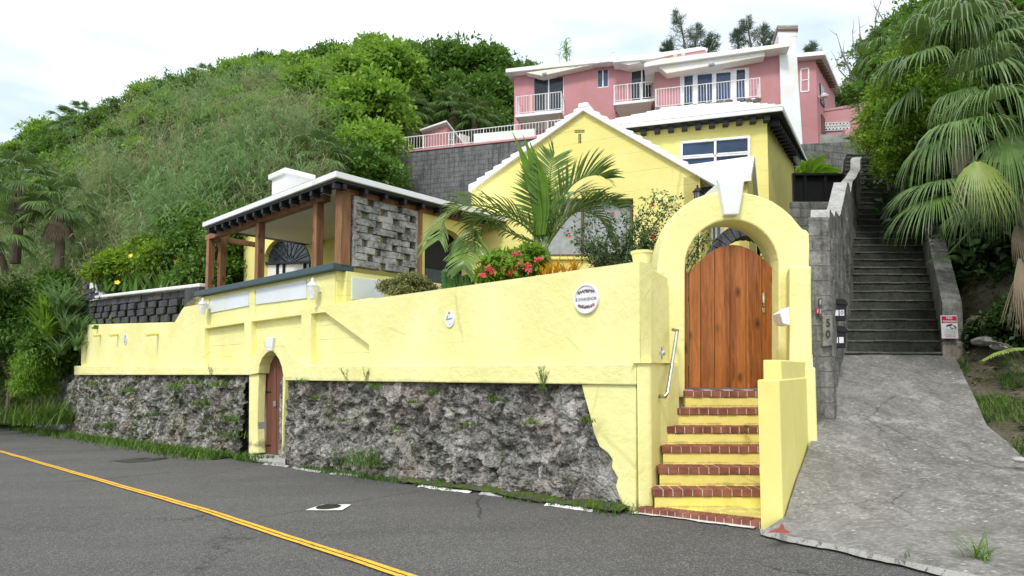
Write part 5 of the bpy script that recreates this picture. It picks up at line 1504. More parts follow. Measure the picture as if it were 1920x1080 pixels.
# round house-name plaque
pc = pq_.at(1101, 560.5)
pla = thing('name_plaque', 'round white ceramic plaque with flowers reading 48 SWANSHORE on the yellow wall', 'plaque', tuple(pc - Z3 * .19))
Rp = .178
MB().lathe([(Rp, -.01), (Rp, .02), (Rp * .97, .034), (Rp * .88, .034), (Rp * .84, .022), (0, .022)], pc, 40, ax=WP.n).build('plate', M['sign_white'], pla)
sf = pc + WP.n * .022
text('48 SWANSHORE', sf - Z3 * .006, WR, Z3, .056, M['sign_black'], 'lettering', pla, sx=.82)
rnd = random.Random(12)
mbs = {k: MB() for k in ('sign_blue', 'sign_pink', 'sign_green', 'sign_black')}
for sgn in (1, -1):
    for i in range(9):
        x = (i - 4) * .026; y = sgn * (.072 + .022 * (1 - (abs(i - 4) / 4) ** 2)) + rnd.uniform(-.004, .004)
        key = ('sign_green', 'sign_pink', 'sign_blue', 'sign_pink', 'sign_blue')[i % 5]
        c_ = sf + WR * x + Z3 * y + WP.n * .002
        for k in range(5):
            a = 2 * math.pi * k / 5 + rnd.random(); r = .015
            e = c_ + WR * math.cos(a) * r + Z3 * math.sin(a) * r
            tng = (WR * -math.sin(a) + Z3 * math.cos(a)) * .008
            mbs[key].add([c_, e + tng, e + (e - c_) * .6, e - tng], [(0, 1, 2, 3)])
        for k in (-1, 1):
            e = c_ + WR * k * .004 + Z3 * sgn * .030
            mbs['sign_green'].add([c_ + WR * .006, e, c_ - WR * .004], [(0, 1, 2)])
for k, m_ in mbs.items():
    if m_.v: m_.build('painted_flowers', M[k], pla)
def oval(px, py, rx_, rz_, name, label, marks):
    c = pq_.at(px, py) if px > 400 else WP.off(.04).at(px, py)
    t = thing(name, label, 'plaque', tuple(c - Z3 * rz_))
    pts = [c + WR * math.cos(a) * rx_ + Z3 * math.sin(a) * rz_ for a in [2 * math.pi * i / 28 for i in range(28)]]
    MB().prism([p - WP.n * .004 for p in pts], WP.n * .022).build('plate', M['sign_white'], t, .004)
    return t, c + WP.n * .019
t, c = oval(844, 598, .098, .125, 'oval_plaque', 'small oval white plaque with blue script, mid wall left of the round plaque', 0)
mb = MB()
def stroke(mb, l, w, o):
    for a, b in zip(l[:-1], l[1:]):
        A, B = o + WR * a[0] + Z3 * a[1], o + WR * b[0] + Z3 * b[1]; d = (B - A).normalized(); s_ = d.cross(WP.n) * w
        mb.add([A - s_, B - s_, B + s_, A + s_], [(0, 1, 2, 3)])
sc = [(-.06, -.02), (-.045, .03), (-.03, .05), (-.035, .01), (-.05, -.015), (-.02, -.005), (-.01, .012), (-.012, -.012), (.005, -.004), (.015, .02), (.012, -.010), (.03, .0), (.035, .015), (.04, -.005), (.06, .006), (.07, .0)]
stroke(mb, sc, .0028, c + WP.n * .002); mb.build('script', M['sign_blue'], t)
mb = MB(); stroke(mb, [(-.02, .075), (-.01, .095), (.0, .10), (.012, .09), (.02, .075), (-.02, .075)], .006, c + WP.n * .002); stroke(mb, [(-.03, -.05), (-.024, -.052)], .004, c + WP.n * .002); stroke(mb, [(.0, -.075), (.012, -.085), (.026, -.075)], .004, c + WP.n * .002)
mb.build('ornament', M['sign_orange'], t)
t, c = oval(236, 636, .15, .17, 'oval_plaque', 'small oval patterned plaque on the far left wall near the pipe spouts', 0)
mb = MB()
for i in range(14):
    a = 2 * math.pi * i / 14; stroke(mb, [(math.cos(a) * .06, math.sin(a) * .08), (math.cos(a + .5) * .11, math.sin(a + .5) * .13)], .008, c + WP.n * .002)
mb.build('ornament', M['sign_blue'], t)

# NO TRESPASSING sign on the pier
sg = thing('warning_sign', 'red and white no trespassing sign with a camera symbol at the foot of the stairs', 'sign', tuple(P(1780, 634, 9.85)))
so = P(1780.5, 613, 9.86); rt, upv = Vector((1, .04, 0)).normalized(), Vector((-.02, 0, 1)).normalized(); sw_, sh = .136, .186
nf = -rt.cross(upv) if rt.cross(upv).y > 0 else rt.cross(upv)
def sq_(cx, cy, w, h, o): 
    c = so + rt * cx + upv * cy + nf * o; return [c - rt * w - upv * h, c + rt * w - upv * h, c + rt * w + upv * h, c - rt * w + upv * h]
MB().prism(sq_(0, 0, sw_, sh, .0), -nf * .012).build('plate', M['sign_white'], sg, .003)
mb = MB(); mb.add(sq_(0, .118, sw_ * .93, .056, .0015), [(0, 1, 2, 3)]); mb.build('red_field', M['red_sign'], sg)
text('NO', so + upv * .145 + nf * .003, rt, upv, .062, M['sign_white'], 'lettering', sg, bold=.02)
text('TRESPASSING', so + upv * .088 + nf * .003, rt, upv, .044, M['sign_white'], 'lettering', sg, sx=.86, bold=.02)
mb = MB()
c = so + nf * .003
def poly2(mb, l): mb.add([c + rt * x + upv * y for x, y in l], [tuple(range(len(l)))])
poly2(mb, [(-.04, .035), (.045, .052), (.052, .028), (-.02, .008)]); poly2(mb, [(-.06, .022), (-.04, .032), (-.028, .006), (-.052, -.004)]); poly2(mb, [(.0, .010), (.012, .014), (.03, -.018), (.062, -.018), (.062, -.03), (.02, -.03)])
mb.build('camera_symbol', M['sign_black'], sg)
for i, s_ in enumerate(('THIS PROPERTY', 'IS PROTECTED BY', 'VIDEO SURVEILLANCE')):
    text(s_, so + upv * (-.045 - .026 * i) + nf * .003, rt, upv, .024, M['sign_teal'], 'lettering', sg, sx=.9)
for i, s_ in enumerate(('TRESPASSERS WILL', 'BE PROSECUTED')):
    text(s_, so + upv * (-.130 - .027 * i) + nf * .003, rt, upv, .024, M['red_sign'], 'lettering', sg, sx=.95, bold=.01)

# house number and mailboxes on the stone wall
def letterbox(px, py, d, label, digits):
    o_ = P(px, py, d); t = thing('letterbox', label, 'mailbox', tuple(o_ - Z3 * .15))
    r_ = Vector((.98, -.18, 0)).normalized(); b_ = Vector((.18, .98, 0)); n_ = -b_
    prof_ = [(-.085, -.15), (.085, -.15), (.10, .08), (.07, .14), (-.085, .15)]
    MB().prism([o_ + r_ * x + Z3 * z for x, z in prof_], b_ * .13).build('box', M['black_metal'], t, .008)
    MB().prism([o_ + r_ * x + Z3 * z - b_ * .02 for x, z in ((-.09, .10), (.11, .07), (.115, .095), (.07, .165), (-.09, .172))], b_ * .16).build('lid', M['black_metal'], t, .004)
    for i, ch in enumerate(digits):
        q = o_ + r_ * (-.045 + .075 * i) - Z3 * .035 + n_ * .004
        MB().add([q - r_ * .03 - Z3 * .042, q + r_ * .03 - Z3 * .042, q + r_ * .03 + Z3 * .042, q - r_ * .03 + Z3 * .042], [(0, 1, 2, 3)]).build('number_label', M['sign_white'], t)
        if ch != ' ': text(ch, q + n_ * .001, r_, Z3, .085, M['sign_black'], 'digit', t, th=.003)
    return t
letterbox(1574, 582, 8.85, 'upper black letterbox with white number squares on the stone wall by the stairs', ' 0')
letterbox(1573, 633, 8.75, 'lower black letterbox with white number squares on the stone wall by the stairs', '5 ')
mb = MB(); mb.bar(P(1569, 700, 9.2), P(1571, 570, 9.3), .12, .03, side=(0, 1, 0)); mb.build('letterbox_post', M['pier_stone'], None, label='narrow board behind the two black letterboxes on the stone wall', cat='board')
pb = P(1551, 620, 8.75); rr = Vector((.54, .84, 0)).normalized()
nb_ = Vector((.84, -.54, 0))
num = thing('house_number', 'black painted digits 5 and 0 stacked on a stone block of the stair wall', 'house number', tuple(pb))
path0 = Plane(path[0], path[2] - path[0]); 
if path0.n.y > 0: path0.n = -path0.n
q = [P(1543, 650, 7.57), P(1561.5, 648, 7.57), P(1562, 590, 7.57), P(1543.5, 592, 7.57)]
MB().prism(q, (.02, .2, 0)).build('number_block', M['parapet'], num, .01)
for ch, y in (('5', 606), ('0', 627)): text(ch, P(1552.5, y, 7.565), (1, 0, 0), Z3, .135, M['sign_black'], 'digit', num, sx=.9, bold=.01)
STK = Plane((0, 7.585, 0), (1, 0, 0))
stk = thing('notice_stickers', 'small red and blue notice plates fixed to the near end of the stone wall', 'notice', tuple(P(1537, 592, 7.6)))
for q, k in (([(1535.5, 560), (1541, 558), (1541, 573), (1535.5, 575)], 'slate_door'), ([(1531, 578), (1535.5, 577), (1535.5, 588), (1531, 589)], 'red_sign'), ([(1536, 577), (1541, 575), (1541, 591), (1536, 592)], 'slate_door')):
    MB().prism(STK.pts(q), -STK.n * .02).build('plate', M[k], stk)
    cx_ = sum(p[0] for p in q) / 4; cy_ = sum(p[1] for p in q) / 4
    MB().prism(STK.off(.006).pts([(cx_ + (x - cx_) * .55, cy_ + (y - cy_) * .6) for x, y in q]), -STK.n * .006).build('label', M['cap_grey'], stk)

# ------------------------------------------------------------------ things in the road
mh = thing('manhole_cover', 'round dark manhole cover inside a white painted square on the road', 'manhole cover', tuple(road_at(616, 952)))
mc = road_at(616, 952)
def rz_(v, o): return Vector((v.x, v.y, road_z(v.x, v.y) + o + .008 * frac((v.x * .7, v.y * .7, 0), 3, 3)))
q = [road_at(x, y) for x, y in ((571, 958), (604, 947.5), (660, 947), (641, 958.5))]
mb = MB(); ring = []
n_ = 32
def quadpt(a):      # point on painted quad at angle
    c_ = mc; dx, dy = math.cos(a), math.sin(a); best = None
    for i in range(4):
        p, r_ = q[i], q[(i + 1) % 4]; ex, ey = r_.x - p.x, r_.y - p.y; det = dx * -ey + ex * dy
        if abs(det) < 1e-9: continue
        tt = ((p.x - c_.x) * -ey + ex * (p.y - c_.y)) / det; uu = (dx * (p.y - c_.y) - dy * (p.x - c_.x)) / det
        if tt > 0 and 0 <= uu <= 1: best = (c_.x + dx * tt, c_.y + dy * tt)
    return Vector((best[0], best[1], 0)) if best else mc
vs = []
Rm = .145
for i in range(n_):
    a = 2 * math.pi * i / n_; o_ = quadpt(a); i_ = mc + Vector((math.cos(a) * Rm, math.sin(a) * Rm, 0))
    if (o_ - Vector((mc.x, mc.y, 0))).length < Rm: o_ = i_ * 1.0
    vs += [rz_(o_, .012), rz_(i_, .012)]
mb.add(vs, [(2 * i, 2 * ((i + 1) % n_), 2 * ((i + 1) % n_) + 1, 2 * i + 1) for i in range(n_)])
mb.build('painted_square', M['line_white'], mh)
MB().lathe([(Rm * .99, 0), (Rm * .99, .014), (Rm * .9, .016), (Rm * .88, .010), (0, .011)], rz_(mc, .0), 32).build('lid', M['black_metal'], mh)
for (px, py), l in (((255, 862), 'left small iron valve cover in the dark road patch'), ((299, 861), 'right small iron valve cover in the dark road patch')):
    w = road_at(px, py); w.z += .01; MB().lathe([(.15, -.01), (.15, .012), (.13, .014), (0, .012)], rz_(w, 0), 20).build('valve_cover', M['black_metal'], None, label=l, cat='valve cover', group='small valve covers in the road')
mb = MB()
l_ = [Pz(x, y, .2) for x, y in ((1437, 999), (1450, 994), (1461, 990), (1464, 982), (1469, 983), (1471, 992), (1482, 997), (1480, 1000), (1462, 998.5))]
mb.add(l_, [tuple(range(9))])
mb.build('spray_mark', M['spray_red'], None, kind='structure')
# ================================================================== terrain
TAB = [(-900, 36, -2.2, 75, 370), (-300, 30, -1.6, 62, 345), (0, 27, -1.0, 54, 312), (110, 24.2, -.5, 50, 282), (150, 22.6, 2.2, 49, 268), (300, 19.5, 2.6, 47, 215), (430, 19.5, 2.8, 48, 180), (560, 21, 4.0, 49, 165), (700, 26, 6.5, 50, 145), (745, 38, 11.5, 54, 140), (960, 44, 13, 56, 160), (1200, 46, 14, 58, 140), (1545, 44, 14, 56, 200), (1700, 40, 14, 54, 180), (2400, 38, 14, 54, 140)]
def hill(px, t):
    for a, b in zip(TAB[:-1], TAB[1:]):
        if px <= b[0]: break
    k = max(0, min(1, (px - a[0]) / (b[0] - a[0])))
    dn, zn, dr, sk = [a[i] + (b[i] - a[i]) * k for i in range(1, 5)]
    zr = EYE + (690 - sk) / KK * dr
    d = dn + (dr - dn) * t
    e = t if t <= 1 else 1 - (t - 1) * .3
    e = (1.25 * e - .25 * e * e) if e < 1 else e
    return Vector(((px - 960) / KK * d, d, zn + (zr - zn) * e))
def hill_f(a, b):
    p = hill(a, b)
    return (p.x, p.y, p.z + .5 * frac((p.x * .2, p.y * .2, 0), 6, 4))
sheet('hillside', hill_f, list(np.linspace(-900, 2400, 110)), axis((0, 1, 24), (1, 2.2, 6)), M['hill_soil'])
def bank_edge(d):
    if d < 4.9: return Vector((5.6, d, .2))
    if d < 10:
        for a, b in zip(DR_R[1:-1], DR_R[2:]):
            if d <= b.y: return a.lerp(b, (d - a.y) / (b.y - a.y))
    return Vector((STR(d) + .30, d, 1.73 + .72 * (min(d, 22) - 10) + .3 * max(0, d - 22)))
def bank_f(a, b):
    e = bank_edge(b); x = e.x + a - .03
    z = e.z - .06 + .10 * min(1, a * 2) + a * (.10 if b < 9 else .20) + .05 * frac((x * 1.2, b * 1.2, 0), 4, 4)
    if b > 9: z += .55 * (min(b, 10.5) - 9) * min(1, a) 
    return (x, b, z)
sheet('verge', bank_f, axis((0, 3, 24), (3, 30, 16)), axis((3.2, 11, 50), (11, 36, 25)), M['verge_soil'])
g0, g1, g2, g3, g4 = WP.off(-.25).at(1185, 690), WP.off(-.25).at(160, 690), WP.off(-.25).at(160, 690) + VD * 5, P(870, 690, 18), P(1250, 690, 11)
MB().foot([g0, g1, g2, g3, g4], 1.0, 2.25).build('garden_soil', M['verge_soil'], None, kind='structure')
MB().foot([Vector((1.9, 7.7, 0)), Vector((3.6, 7.7, 0)), Vector((9, 16, 0)), Vector((2, 16, 0))], .6, 1.25).build('courtyard', M['cap_grey'], None, kind='structure')

# ================================================================== vegetation generators
def nrm(a): return a / np.maximum(np.linalg.norm(a, axis=-1, keepdims=True), 1e-9)
def leaf_quads(C, D, N, L, Wd, fold=.15):
    D = nrm(D); S = nrm(np.cross(D, N)); N = np.cross(S, D)
    L = np.asarray(L)[:, None]; Wd = np.asarray(Wd)[:, None]
    mid = C + D * L * .45 + N * L * fold
    V = np.stack([C, mid + S * Wd / 2 - N * L * fold * .6, C + D * L - N * L * .12, mid - S * Wd / 2 - N * L * fold * .6], 1).reshape(-1, 3)
    F = np.arange(len(V)).reshape(-1, 4)
    return V, F
def crown_arrays(rng, R, nblob=10, clumps=22, per=16, L=.22, Wf=.5, spread=.16, droop=.0, blobr=(.34, .52), flat=1.0):
    R = np.array(R, float)
    th = rng.uniform(0, 2 * np.pi, nblob); ph = np.arccos(rng.uniform(-.55, 1, nblob))
    rr = rng.uniform(.40, .72, nblob)
    bc = np.stack([np.sin(ph) * np.cos(th), np.sin(ph) * np.sin(th), np.cos(ph)], 1) * rr[:, None]
    br = rng.uniform(blobr[0], blobr[1], nblob)
    bc = np.vstack([bc, [[0, 0, 0]]]); br = np.append(br, .55)
    Cs = []; Os = []
    for c, r in zip(bc, br):
        o = nrm(rng.normal(size=(clumps, 3)) + np.array([0, 0, .35]))
        Cs.append(c + o * r * rng.uniform(.7, 1.05, (clumps, 1))); Os.append(o)
    C = np.vstack(Cs); O = np.vstack(Os)
    n = len(C)
    sp = spread * rng.uniform(.5, 1.2, (n, 1, 1))
    pos = C[:, None, :] + rng.normal(size=(n, per, 3)) * sp * np.array([1, 1, .6])
    out = np.repeat(O[:, None, :], per, 1)
    D = out * .7 + rng.normal(size=(n, per, 3)) * .6 + np.array([0, 0, -droop])
    N = out * .5 + np.array([0, 0, .9]) + rng.normal(size=(n, per, 3)) * .45
    pos = (pos * R).reshape(-1, 3); D = D.reshape(-1, 3); N = N.reshape(-1, 3)
    k = len(pos); l = L * rng.uniform(.6, 1.3, k)
    return leaf_quads(pos, D, N, l, l * Wf)
def trunk_mb(rng, h, R, r0=.12, limbs=6):
    mb = MB()
    top = Vector((rng.uniform(-.2, .2), rng.uniform(-.2, .2), 0))
    mb.tube([Vector((0, 0, -h)), Vector((.1 * h * rng.uniform(-1, 1), 0, -h * .5)), top], [r0 * 1.4, r0, r0 * .7], 7)
    for i in range(limbs):
        a = 2 * math.pi * (i + rng.random() * .6) / limbs
        e = Vector((math.cos(a) * R[0] * .75, math.sin(a) * R[1] * .75, R[2] * rng.uniform(.0, .7)))
        s = Vector((0, 0, -h * .35 * rng.random()))
        mb.tube([s, s.lerp(e, .5) + Vector((0, 0, .15 * R[2])), e], [r0 * .55, r0 * .35, r0 * .12], 5)
    return mb
class Kind:
    """a kind of tree: a few crown and trunk meshes, each tree a thing with its own crown and trunk objects"""
    def __init__(s, name, cat, mat, seeds, R, h, tmat='bark', limbs=6, r0=.12, **kw):
        s.name, s.cat, s.mat = name, cat, mat; s.var = []; s.R = R; s.h = h
        for sd_ in seeds:
            rng = np.random.default_rng(sd_)
            V, F = crown_arrays(rng, R, **kw)
            s.var.append((V, F, trunk_mb(rng, h, R, r0, limbs), None))
        s.tmat = tmat; s.protos = [None] * len(s.var); s.i = 0
    def put(s, w, sc, label, group=None, rz=None, mat=None):
        k = s.i % len(s.var); s.i += 1
        rz = s.i * 1.7 if rz is None else rz
        w = Vector(w); base = w - Z3 * s.h * (sc[2] if hasattr(sc, '__len__') else sc)
        t = thing(s.name, label, s.cat, tuple(base), group)
        t.rotation_euler = (0, 0, rz); t.scale = (sc,) * 3 if not hasattr(sc, '__len__') else sc
        if s.protos[k] is None:
            V, F, mb, _ = s.var[k]
            me = bpy.data.meshes.new('crown'); 
            c = mesh_np('crown', V + np.array([0, 0, s.h]), F, M[s.mat], org=Vector((0, 0, 0)))
            for v in mb.v: v.z += s.h
            d = MB(); d.v, d.f, d.m = mb.v, mb.f, mb.m
            org = Vector((0, 0, 0)); m2 = bpy.data.meshes.new('trunk'); m2.from_pydata([tuple(v) for v in d.v], [], d.f); tr = place('trunk', m2, M[s.tmat], None, org)
            c.parent = t; tr.parent = t; s.protos[k] = (c, tr)
        else:
            for o in s.protos[k]:
                q = o.copy(); COL.objects.link(q); q.parent = t
                if mat and o is s.protos[k][0]:
                    q.material_slots[0].link = 'OBJECT'; q.material_slots[0].material = M[mat]
        return t
def fan_leaf(rng, base, hub, out, R, nseg=38, droop=.55, arc=2.45, cup=.15, split=.42, w0=None):
    """one fan leaf: petiole from base to hub, pleated segments spreading about the direction out"""
    hub = np.array(hub, float); out = nrm(np.array(out, float))
    up = np.array([0, 0, 1.0]); side = np.cross(out, up); 
    if np.linalg.norm(side) < .1: side = np.array([1., 0, 0])
    side = nrm(side); nn = np.cross(side, out)
    st = np.array([.04, .22, .42, .62, .82, 1.0]); V = []; F = []
    for i in range(nseg):
        a = -arc / 2 * 1.0 + arc * (i + .5) / nseg; a *= 1.0
        rr = R * (1 - .22 * abs(a / (arc / 2)) ** 2) * rng.uniform(.9, 1.05)
        d = out * math.cos(a) + side * math.sin(a)
        t = -out * math.sin(a) + side * math.cos(a)
        dr = droop * rng.uniform(.75, 1.35)
        b = len(V)
        for r in st:
            w = min(rr * r * arc / nseg * .56, rr * arc / nseg * split * .62) * (1 if r < split + .1 else max(.05, 1 - ((r - split) / (1.02 - split)) ** 1.4))
            p = hub + d * rr * r + nn * cup * R * r * r * (.4)
            hang = max(0, r - split * .8)
            p = p - up * dr * R * hang ** 1.6 * 1.25 - d * dr * rr * hang ** 2 * .55
            pl = w * .45
            V.append(p - t * w + nn * pl * (1 if i % 2 else -1)); V.append(p + t * w - nn * pl * (1 if i % 2 else -1))
        for k in range(len(st) - 1): F.append((b + 2 * k, b + 2 * k + 1, b + 2 * k + 3, b + 2 * k + 2))
    # petiole
    if base is not None:
        base = np.array(base, float); b0 = len(V)
        for k in range(5):
            f = k / 4; p = base + (hub - base) * f + up * .10 * R * math.sin(math.pi * f); w = .018
            V.append(p - side * w); V.append(p + side * w)
        for k in range(4): F.append((b0 + 2 * k, b0 + 2 * k + 1, b0 + 2 * k + 3, b0 + 2 * k + 2))
    return np.array(V), np.array(F)
def merge(parts):
    Vs, Fs, n = [], [], 0
    for V, F in parts: Vs.append(V); Fs.append(F + n); n += len(V)
    return np.vstack(Vs), np.vstack(Fs)
def fan_crown(rng, R, n=22, pet=.9, droop=.55, nseg=26):
    parts = []
    for i in range(n):
        a = i * 2.4; el = math.radians(75 - 105 * (i / n))
        d = np.array([math.cos(a) * math.cos(el), math.sin(a) * math.cos(el), math.sin(el)])
        hub = d * pet * rng.uniform(.8, 1.1)
        o = d + np.array([0, 0, -.35])
        parts.append(fan_leaf(rng, (0, 0, 0), hub, o, R * rng.uniform(.85, 1.1), nseg, droop, 2.6))
    return merge(parts)
def frond(rng, pts, n=48, L=.42, W_=.030, droop=.5, upl=.35, ends=(.35, .25), mode='both', tip=.5, twist=0):
    """feather frond along a polyline of points; leaflets both sides, hanging by their own weight"""
    pts = [Vector(p) for p in pts]
    def cat(t):
        m = len(pts) - 1; i = min(m - 1, int(t * m)); f = t * m - i
        p0, p1, p2, p3 = pts[max(0, i - 1)], pts[i], pts[i + 1], pts[min(m, i + 2)]
        return .5 * ((2 * p1) + (p2 - p0) * f + (2 * p0 - 5 * p1 + 4 * p2 - p3) * f * f + (3 * p1 - p0 - 3 * p2 + p3) * f ** 3)
    V, F = [], []
    sm = [cat(i / 30) for i in range(31)]
    side0 = None
    for i in range(30):   # rachis
        d = (sm[i + 1] - sm[i]).normalized(); s = d.cross(Vector((0, -1, .25))).normalized(); w = .020 * (1 - i / 34)
        b = len(V); n2 = s.cross(d)
        V += [sm[i] - s * w, sm[i] + n2 * w, sm[i] + s * w, sm[i + 1] - s * w * .95, sm[i + 1] + n2 * w * .95, sm[i + 1] + s * w * .95]
        F += [(b, b + 1, b + 4, b + 3), (b + 1, b + 2, b + 5, b + 4)]
    for i in range(n):
        t = .10 + .89 * i / n; p = cat(t); d = (cat(min(1, t + .02)) - cat(max(0, t - .02))).normalized()
        upv = Vector((0, 0, 1)); s = d.cross(upv)
        if s.length < .25: s = d.cross(Vector((0, -1, .3)))
        s.normalize(); nn = s.cross(d)
        ll = L * (ends[0] + (1 - ends[0]) * min(1, (t - .05) / .25)) * (1 if t < .6 else 1 - (1 - tip) * (t - .6) / .4)
        for sg_ in (-1, 1):
            l = ll * rng.uniform(.85, 1.1)
            dl = (s * sg_ * (.9) + d * .62 + nn * upl + Vector(rng.normal(size=3)) * .06).normalized()
            wv = d.cross(dl).cross(dl).normalized() if twist == 0 else nn
            wv = (d - dl * d.dot(dl)).normalized()
            b = len(V); q = p.copy(); dd = dl.copy(); steps_ = 4
            for k in range(steps_ + 1):
                f = k / steps_; w = W_ * (.5 + 1.2 * f if f < .4 else 1.0 * (1 - ((f - .4) / .62) ** 2)) * .5
                V += [q - wv * max(w, .002), q + wv * max(w, .002)]
                dd = (dd + Vector((0, 0, -droop * (.25 + f * .6)))).normalized(); q = q + dd * l / steps_
            for k in range(steps_): F.append((b + 2 * k, b + 2 * k + 1, b + 2 * k + 3, b + 2 * k + 2))
    return np.array([tuple(v) for v in V]), np.array(F)
def blades(rng, B, h, w, lean=.35, bend=.6, tilt=None, nseg=3):
    """grass and strap blades from points B"""
    n = len(B); a = rng.uniform(0, 2 * np.pi, n)
    H = np.stack([np.cos(a), np.sin(a), np.zeros(n)], 1)
    if tilt is not None: H = H + np.array(tilt)
    S = nrm(np.stack([-H[:, 1], H[:, 0], np.zeros(n)], 1)) * (np.asarray(w) * np.ones(n))[:, None] * .5
    h = (np.asarray(h) * np.ones(n))[:, None]; ln = (lean * rng.uniform(.2, 1.4, n))[:, None]; bd = (bend * rng.uniform(.2, 1.3, n))[:, None]
    V = []
    for k in range(nseg + 1):
        f = k / nseg
        p = B + H * h * (ln * f + bd * f * f * .6) + np.array([0, 0, 1]) * h * (f - bd * .35 * f * f)
        wf = (1 - f ** 1.6) * .95 + .05
        V += [p - S * wf, p + S * wf]
    V = np.stack(V, 1).reshape(-1, 3); m = 2 * (nseg + 1)
    b = (np.arange(n) * m)[:, None]
    F = np.concatenate([b + np.array([2 * k, 2 * k + 1, 2 * k + 3, 2 * k + 2]) for k in range(nseg)], 1).reshape(-1, 4)
    return V, F
def reeds(rng, B, h, leaves=9, leafl=.55, lw=.035, sw=.022, lean=.25, dirx=None):
    n = len(B); a = rng.uniform(0, 2 * np.pi, n); H = np.stack([np.cos(a), np.sin(a), np.zeros(n)], 1) * rng.uniform(0, lean, (n, 1))
    if dirx is not None: H = H + np.array(dirx) * rng.uniform(.2, 1.0, (n, 1))
    U = nrm(H + np.array([0, 0, 1.0])); h = h * rng.uniform(.65, 1.2, n)
    S = nrm(np.cross(U, rng.normal(size=(n, 3)))) * sw / 2
    T = B + U * h[:, None]
    Vs = np.stack([B - S, B + S, T + S * .4, T - S * .4], 1).reshape(-1, 3); Fs = np.arange(4 * n).reshape(-1, 4)
    # leaves
    f = rng.uniform(.35, 1.0, (n, leaves)); C = B[:, None] + U[:, None] * (h[:, None] * f)[..., None]
    a = rng.uniform(0, 2 * np.pi, (n, leaves)); D = np.stack([np.cos(a), np.sin(a), rng.uniform(.3, 1.3, (n, leaves))], -1)
    D = nrm(D + H[:, None] * 1.0); L = leafl * rng.uniform(.6, 1.3, (n, leaves)) 
    Sd = nrm(np.cross(D, np.array([0, 0, 1.0]))) * lw / 2
    p1 = C + D * (L * .5)[..., None]; D2 = nrm(D + np.array([0, 0, -1.0]) * rng.uniform(.4, 1.4, (n, leaves, 1))); p2 = p1 + D2 * (L * .55)[..., None]
    V2 = np.stack([C - Sd * .6, C + Sd * .6, p1 + Sd, p1 - Sd, p2 + Sd * .1, p2 - Sd * .1], 2).reshape(-1, 3)
    m = n * leaves; b = (np.arange(m) * 6)[:, None]
    F2 = np.concatenate([b + np.array([0, 1, 2, 3]), b + np.array([3, 2, 4, 5])], 1).reshape(-1, 4)
    return merge([(Vs, Fs), (V2, F2)])

# ================================================================== hillside growth (uncountable)
rng = np.random.default_rng(11)
def hill_pts(n, pxr, tr, dens=None):
    out = []
    while len(out) < n:
        px, t = rng.uniform(*pxr), rng.uniform(*tr)
        p = hill(px, t)
        if dens and rng.random() > dens(px, t, p): continue
        p.z += .5 * frac((p.x * .2, p.y * .2, 0), 6, 4)
        out.append(tuple(p))
    return np.array(out)
def patch(sd, sc_=.22, thr=.0):
    return lambda px, t, p: 1 if noise.noise(p * sc_ + Vector((sd, 0, 0))) > thr else .12
B1 = hill_pts(5600, (-260, 600), (0, .68), patch(1, .2, -.05))
V, F = reeds(rng, B1, 2.9, 13, .75, .030, .028, .35, (.22, 0, 0))
mesh_np('reed_thicket', V, F, M['reed'], label='dense olive green cane and reed thicket covering the hillside left of the cottage', cat='reed thicket', kind='stuff')
B2 = hill_pts(1500, (-260, 600), (0, .8), patch(5, .25, .12))
V, F = reeds(rng, B2, 3.2, 8, .5, .028, .036, .8, (.35, 0, 0))
mesh_np('dry_reeds', V, F, M['reed_dry'], label='pale dry reed stalks leaning through the green thicket on the left hillside', cat='dry reeds', kind='stuff')
B3 = hill_pts(2600, (-260, 620), (0, .75), patch(9, .3, .1))
V, F = reeds(rng, B3, 3.3, 12, .85, .05, .03, .3, None)
mesh_np('green_cane', V, F, M['reed_green'], label='bright green broad-leaved cane among the reeds on the left hillside', cat='cane', kind='stuff')
# low scrub skin so no bare soil shows through
def scrub(n, pxr, tr, name, mat, label, L=.35, hh=1.2, dens=None):
    B = hill_pts(n, pxr, tr, dens)
    k = 9
    C = B[:, None] + rng.normal(size=(n, k, 3)) * np.array([.45, .45, .35]) + np.array([0, 0, hh * .6])
    C = C.reshape(-1, 3); m = len(C)
    V, F = leaf_quads(C, rng.normal(size=(m, 3)) + np.array([0, -.3, .1]), rng.normal(size=(m, 3)) * .5 + np.array([0, -.4, .9]), L * rng.uniform(.5, 1.3, m), L * .5 * rng.uniform(.6, 1.2, m))
    return mesh_np(name, V, F, M[mat], label=label, cat='undergrowth', kind='stuff')
scrub(9000, (-300, 1000), (0, 1.05), 'undergrowth', 'leaf_mid', 'low leafy undergrowth between the trees and reeds of the hillside', .34, 1.0)
scrub(5500, (-300, 760), (.5, 1.08), 'bright_undergrowth', 'leaf_bright', 'bright green scrub high on the hillside near the skyline', .36, 1.5, patch(3, .2, 0))
scrub(3000, (1480, 1760), (0, 1.05), 'undergrowth', 'leaf_mid', 'leafy undergrowth on the hill behind the pink garden wall', .3, 1.0)

B4 = hill_pts(900, (-120, 150), (0, .16)); V, F = reeds(rng, B4, 2.4, 14, .7, .035, .02, .6, (.2, -.3, 0))
mesh_np('roadside_reeds', V, F, M['reed'], label='pale green reeds leaning out over the roadside left of the yellow wall', cat='reeds', kind='stuff')
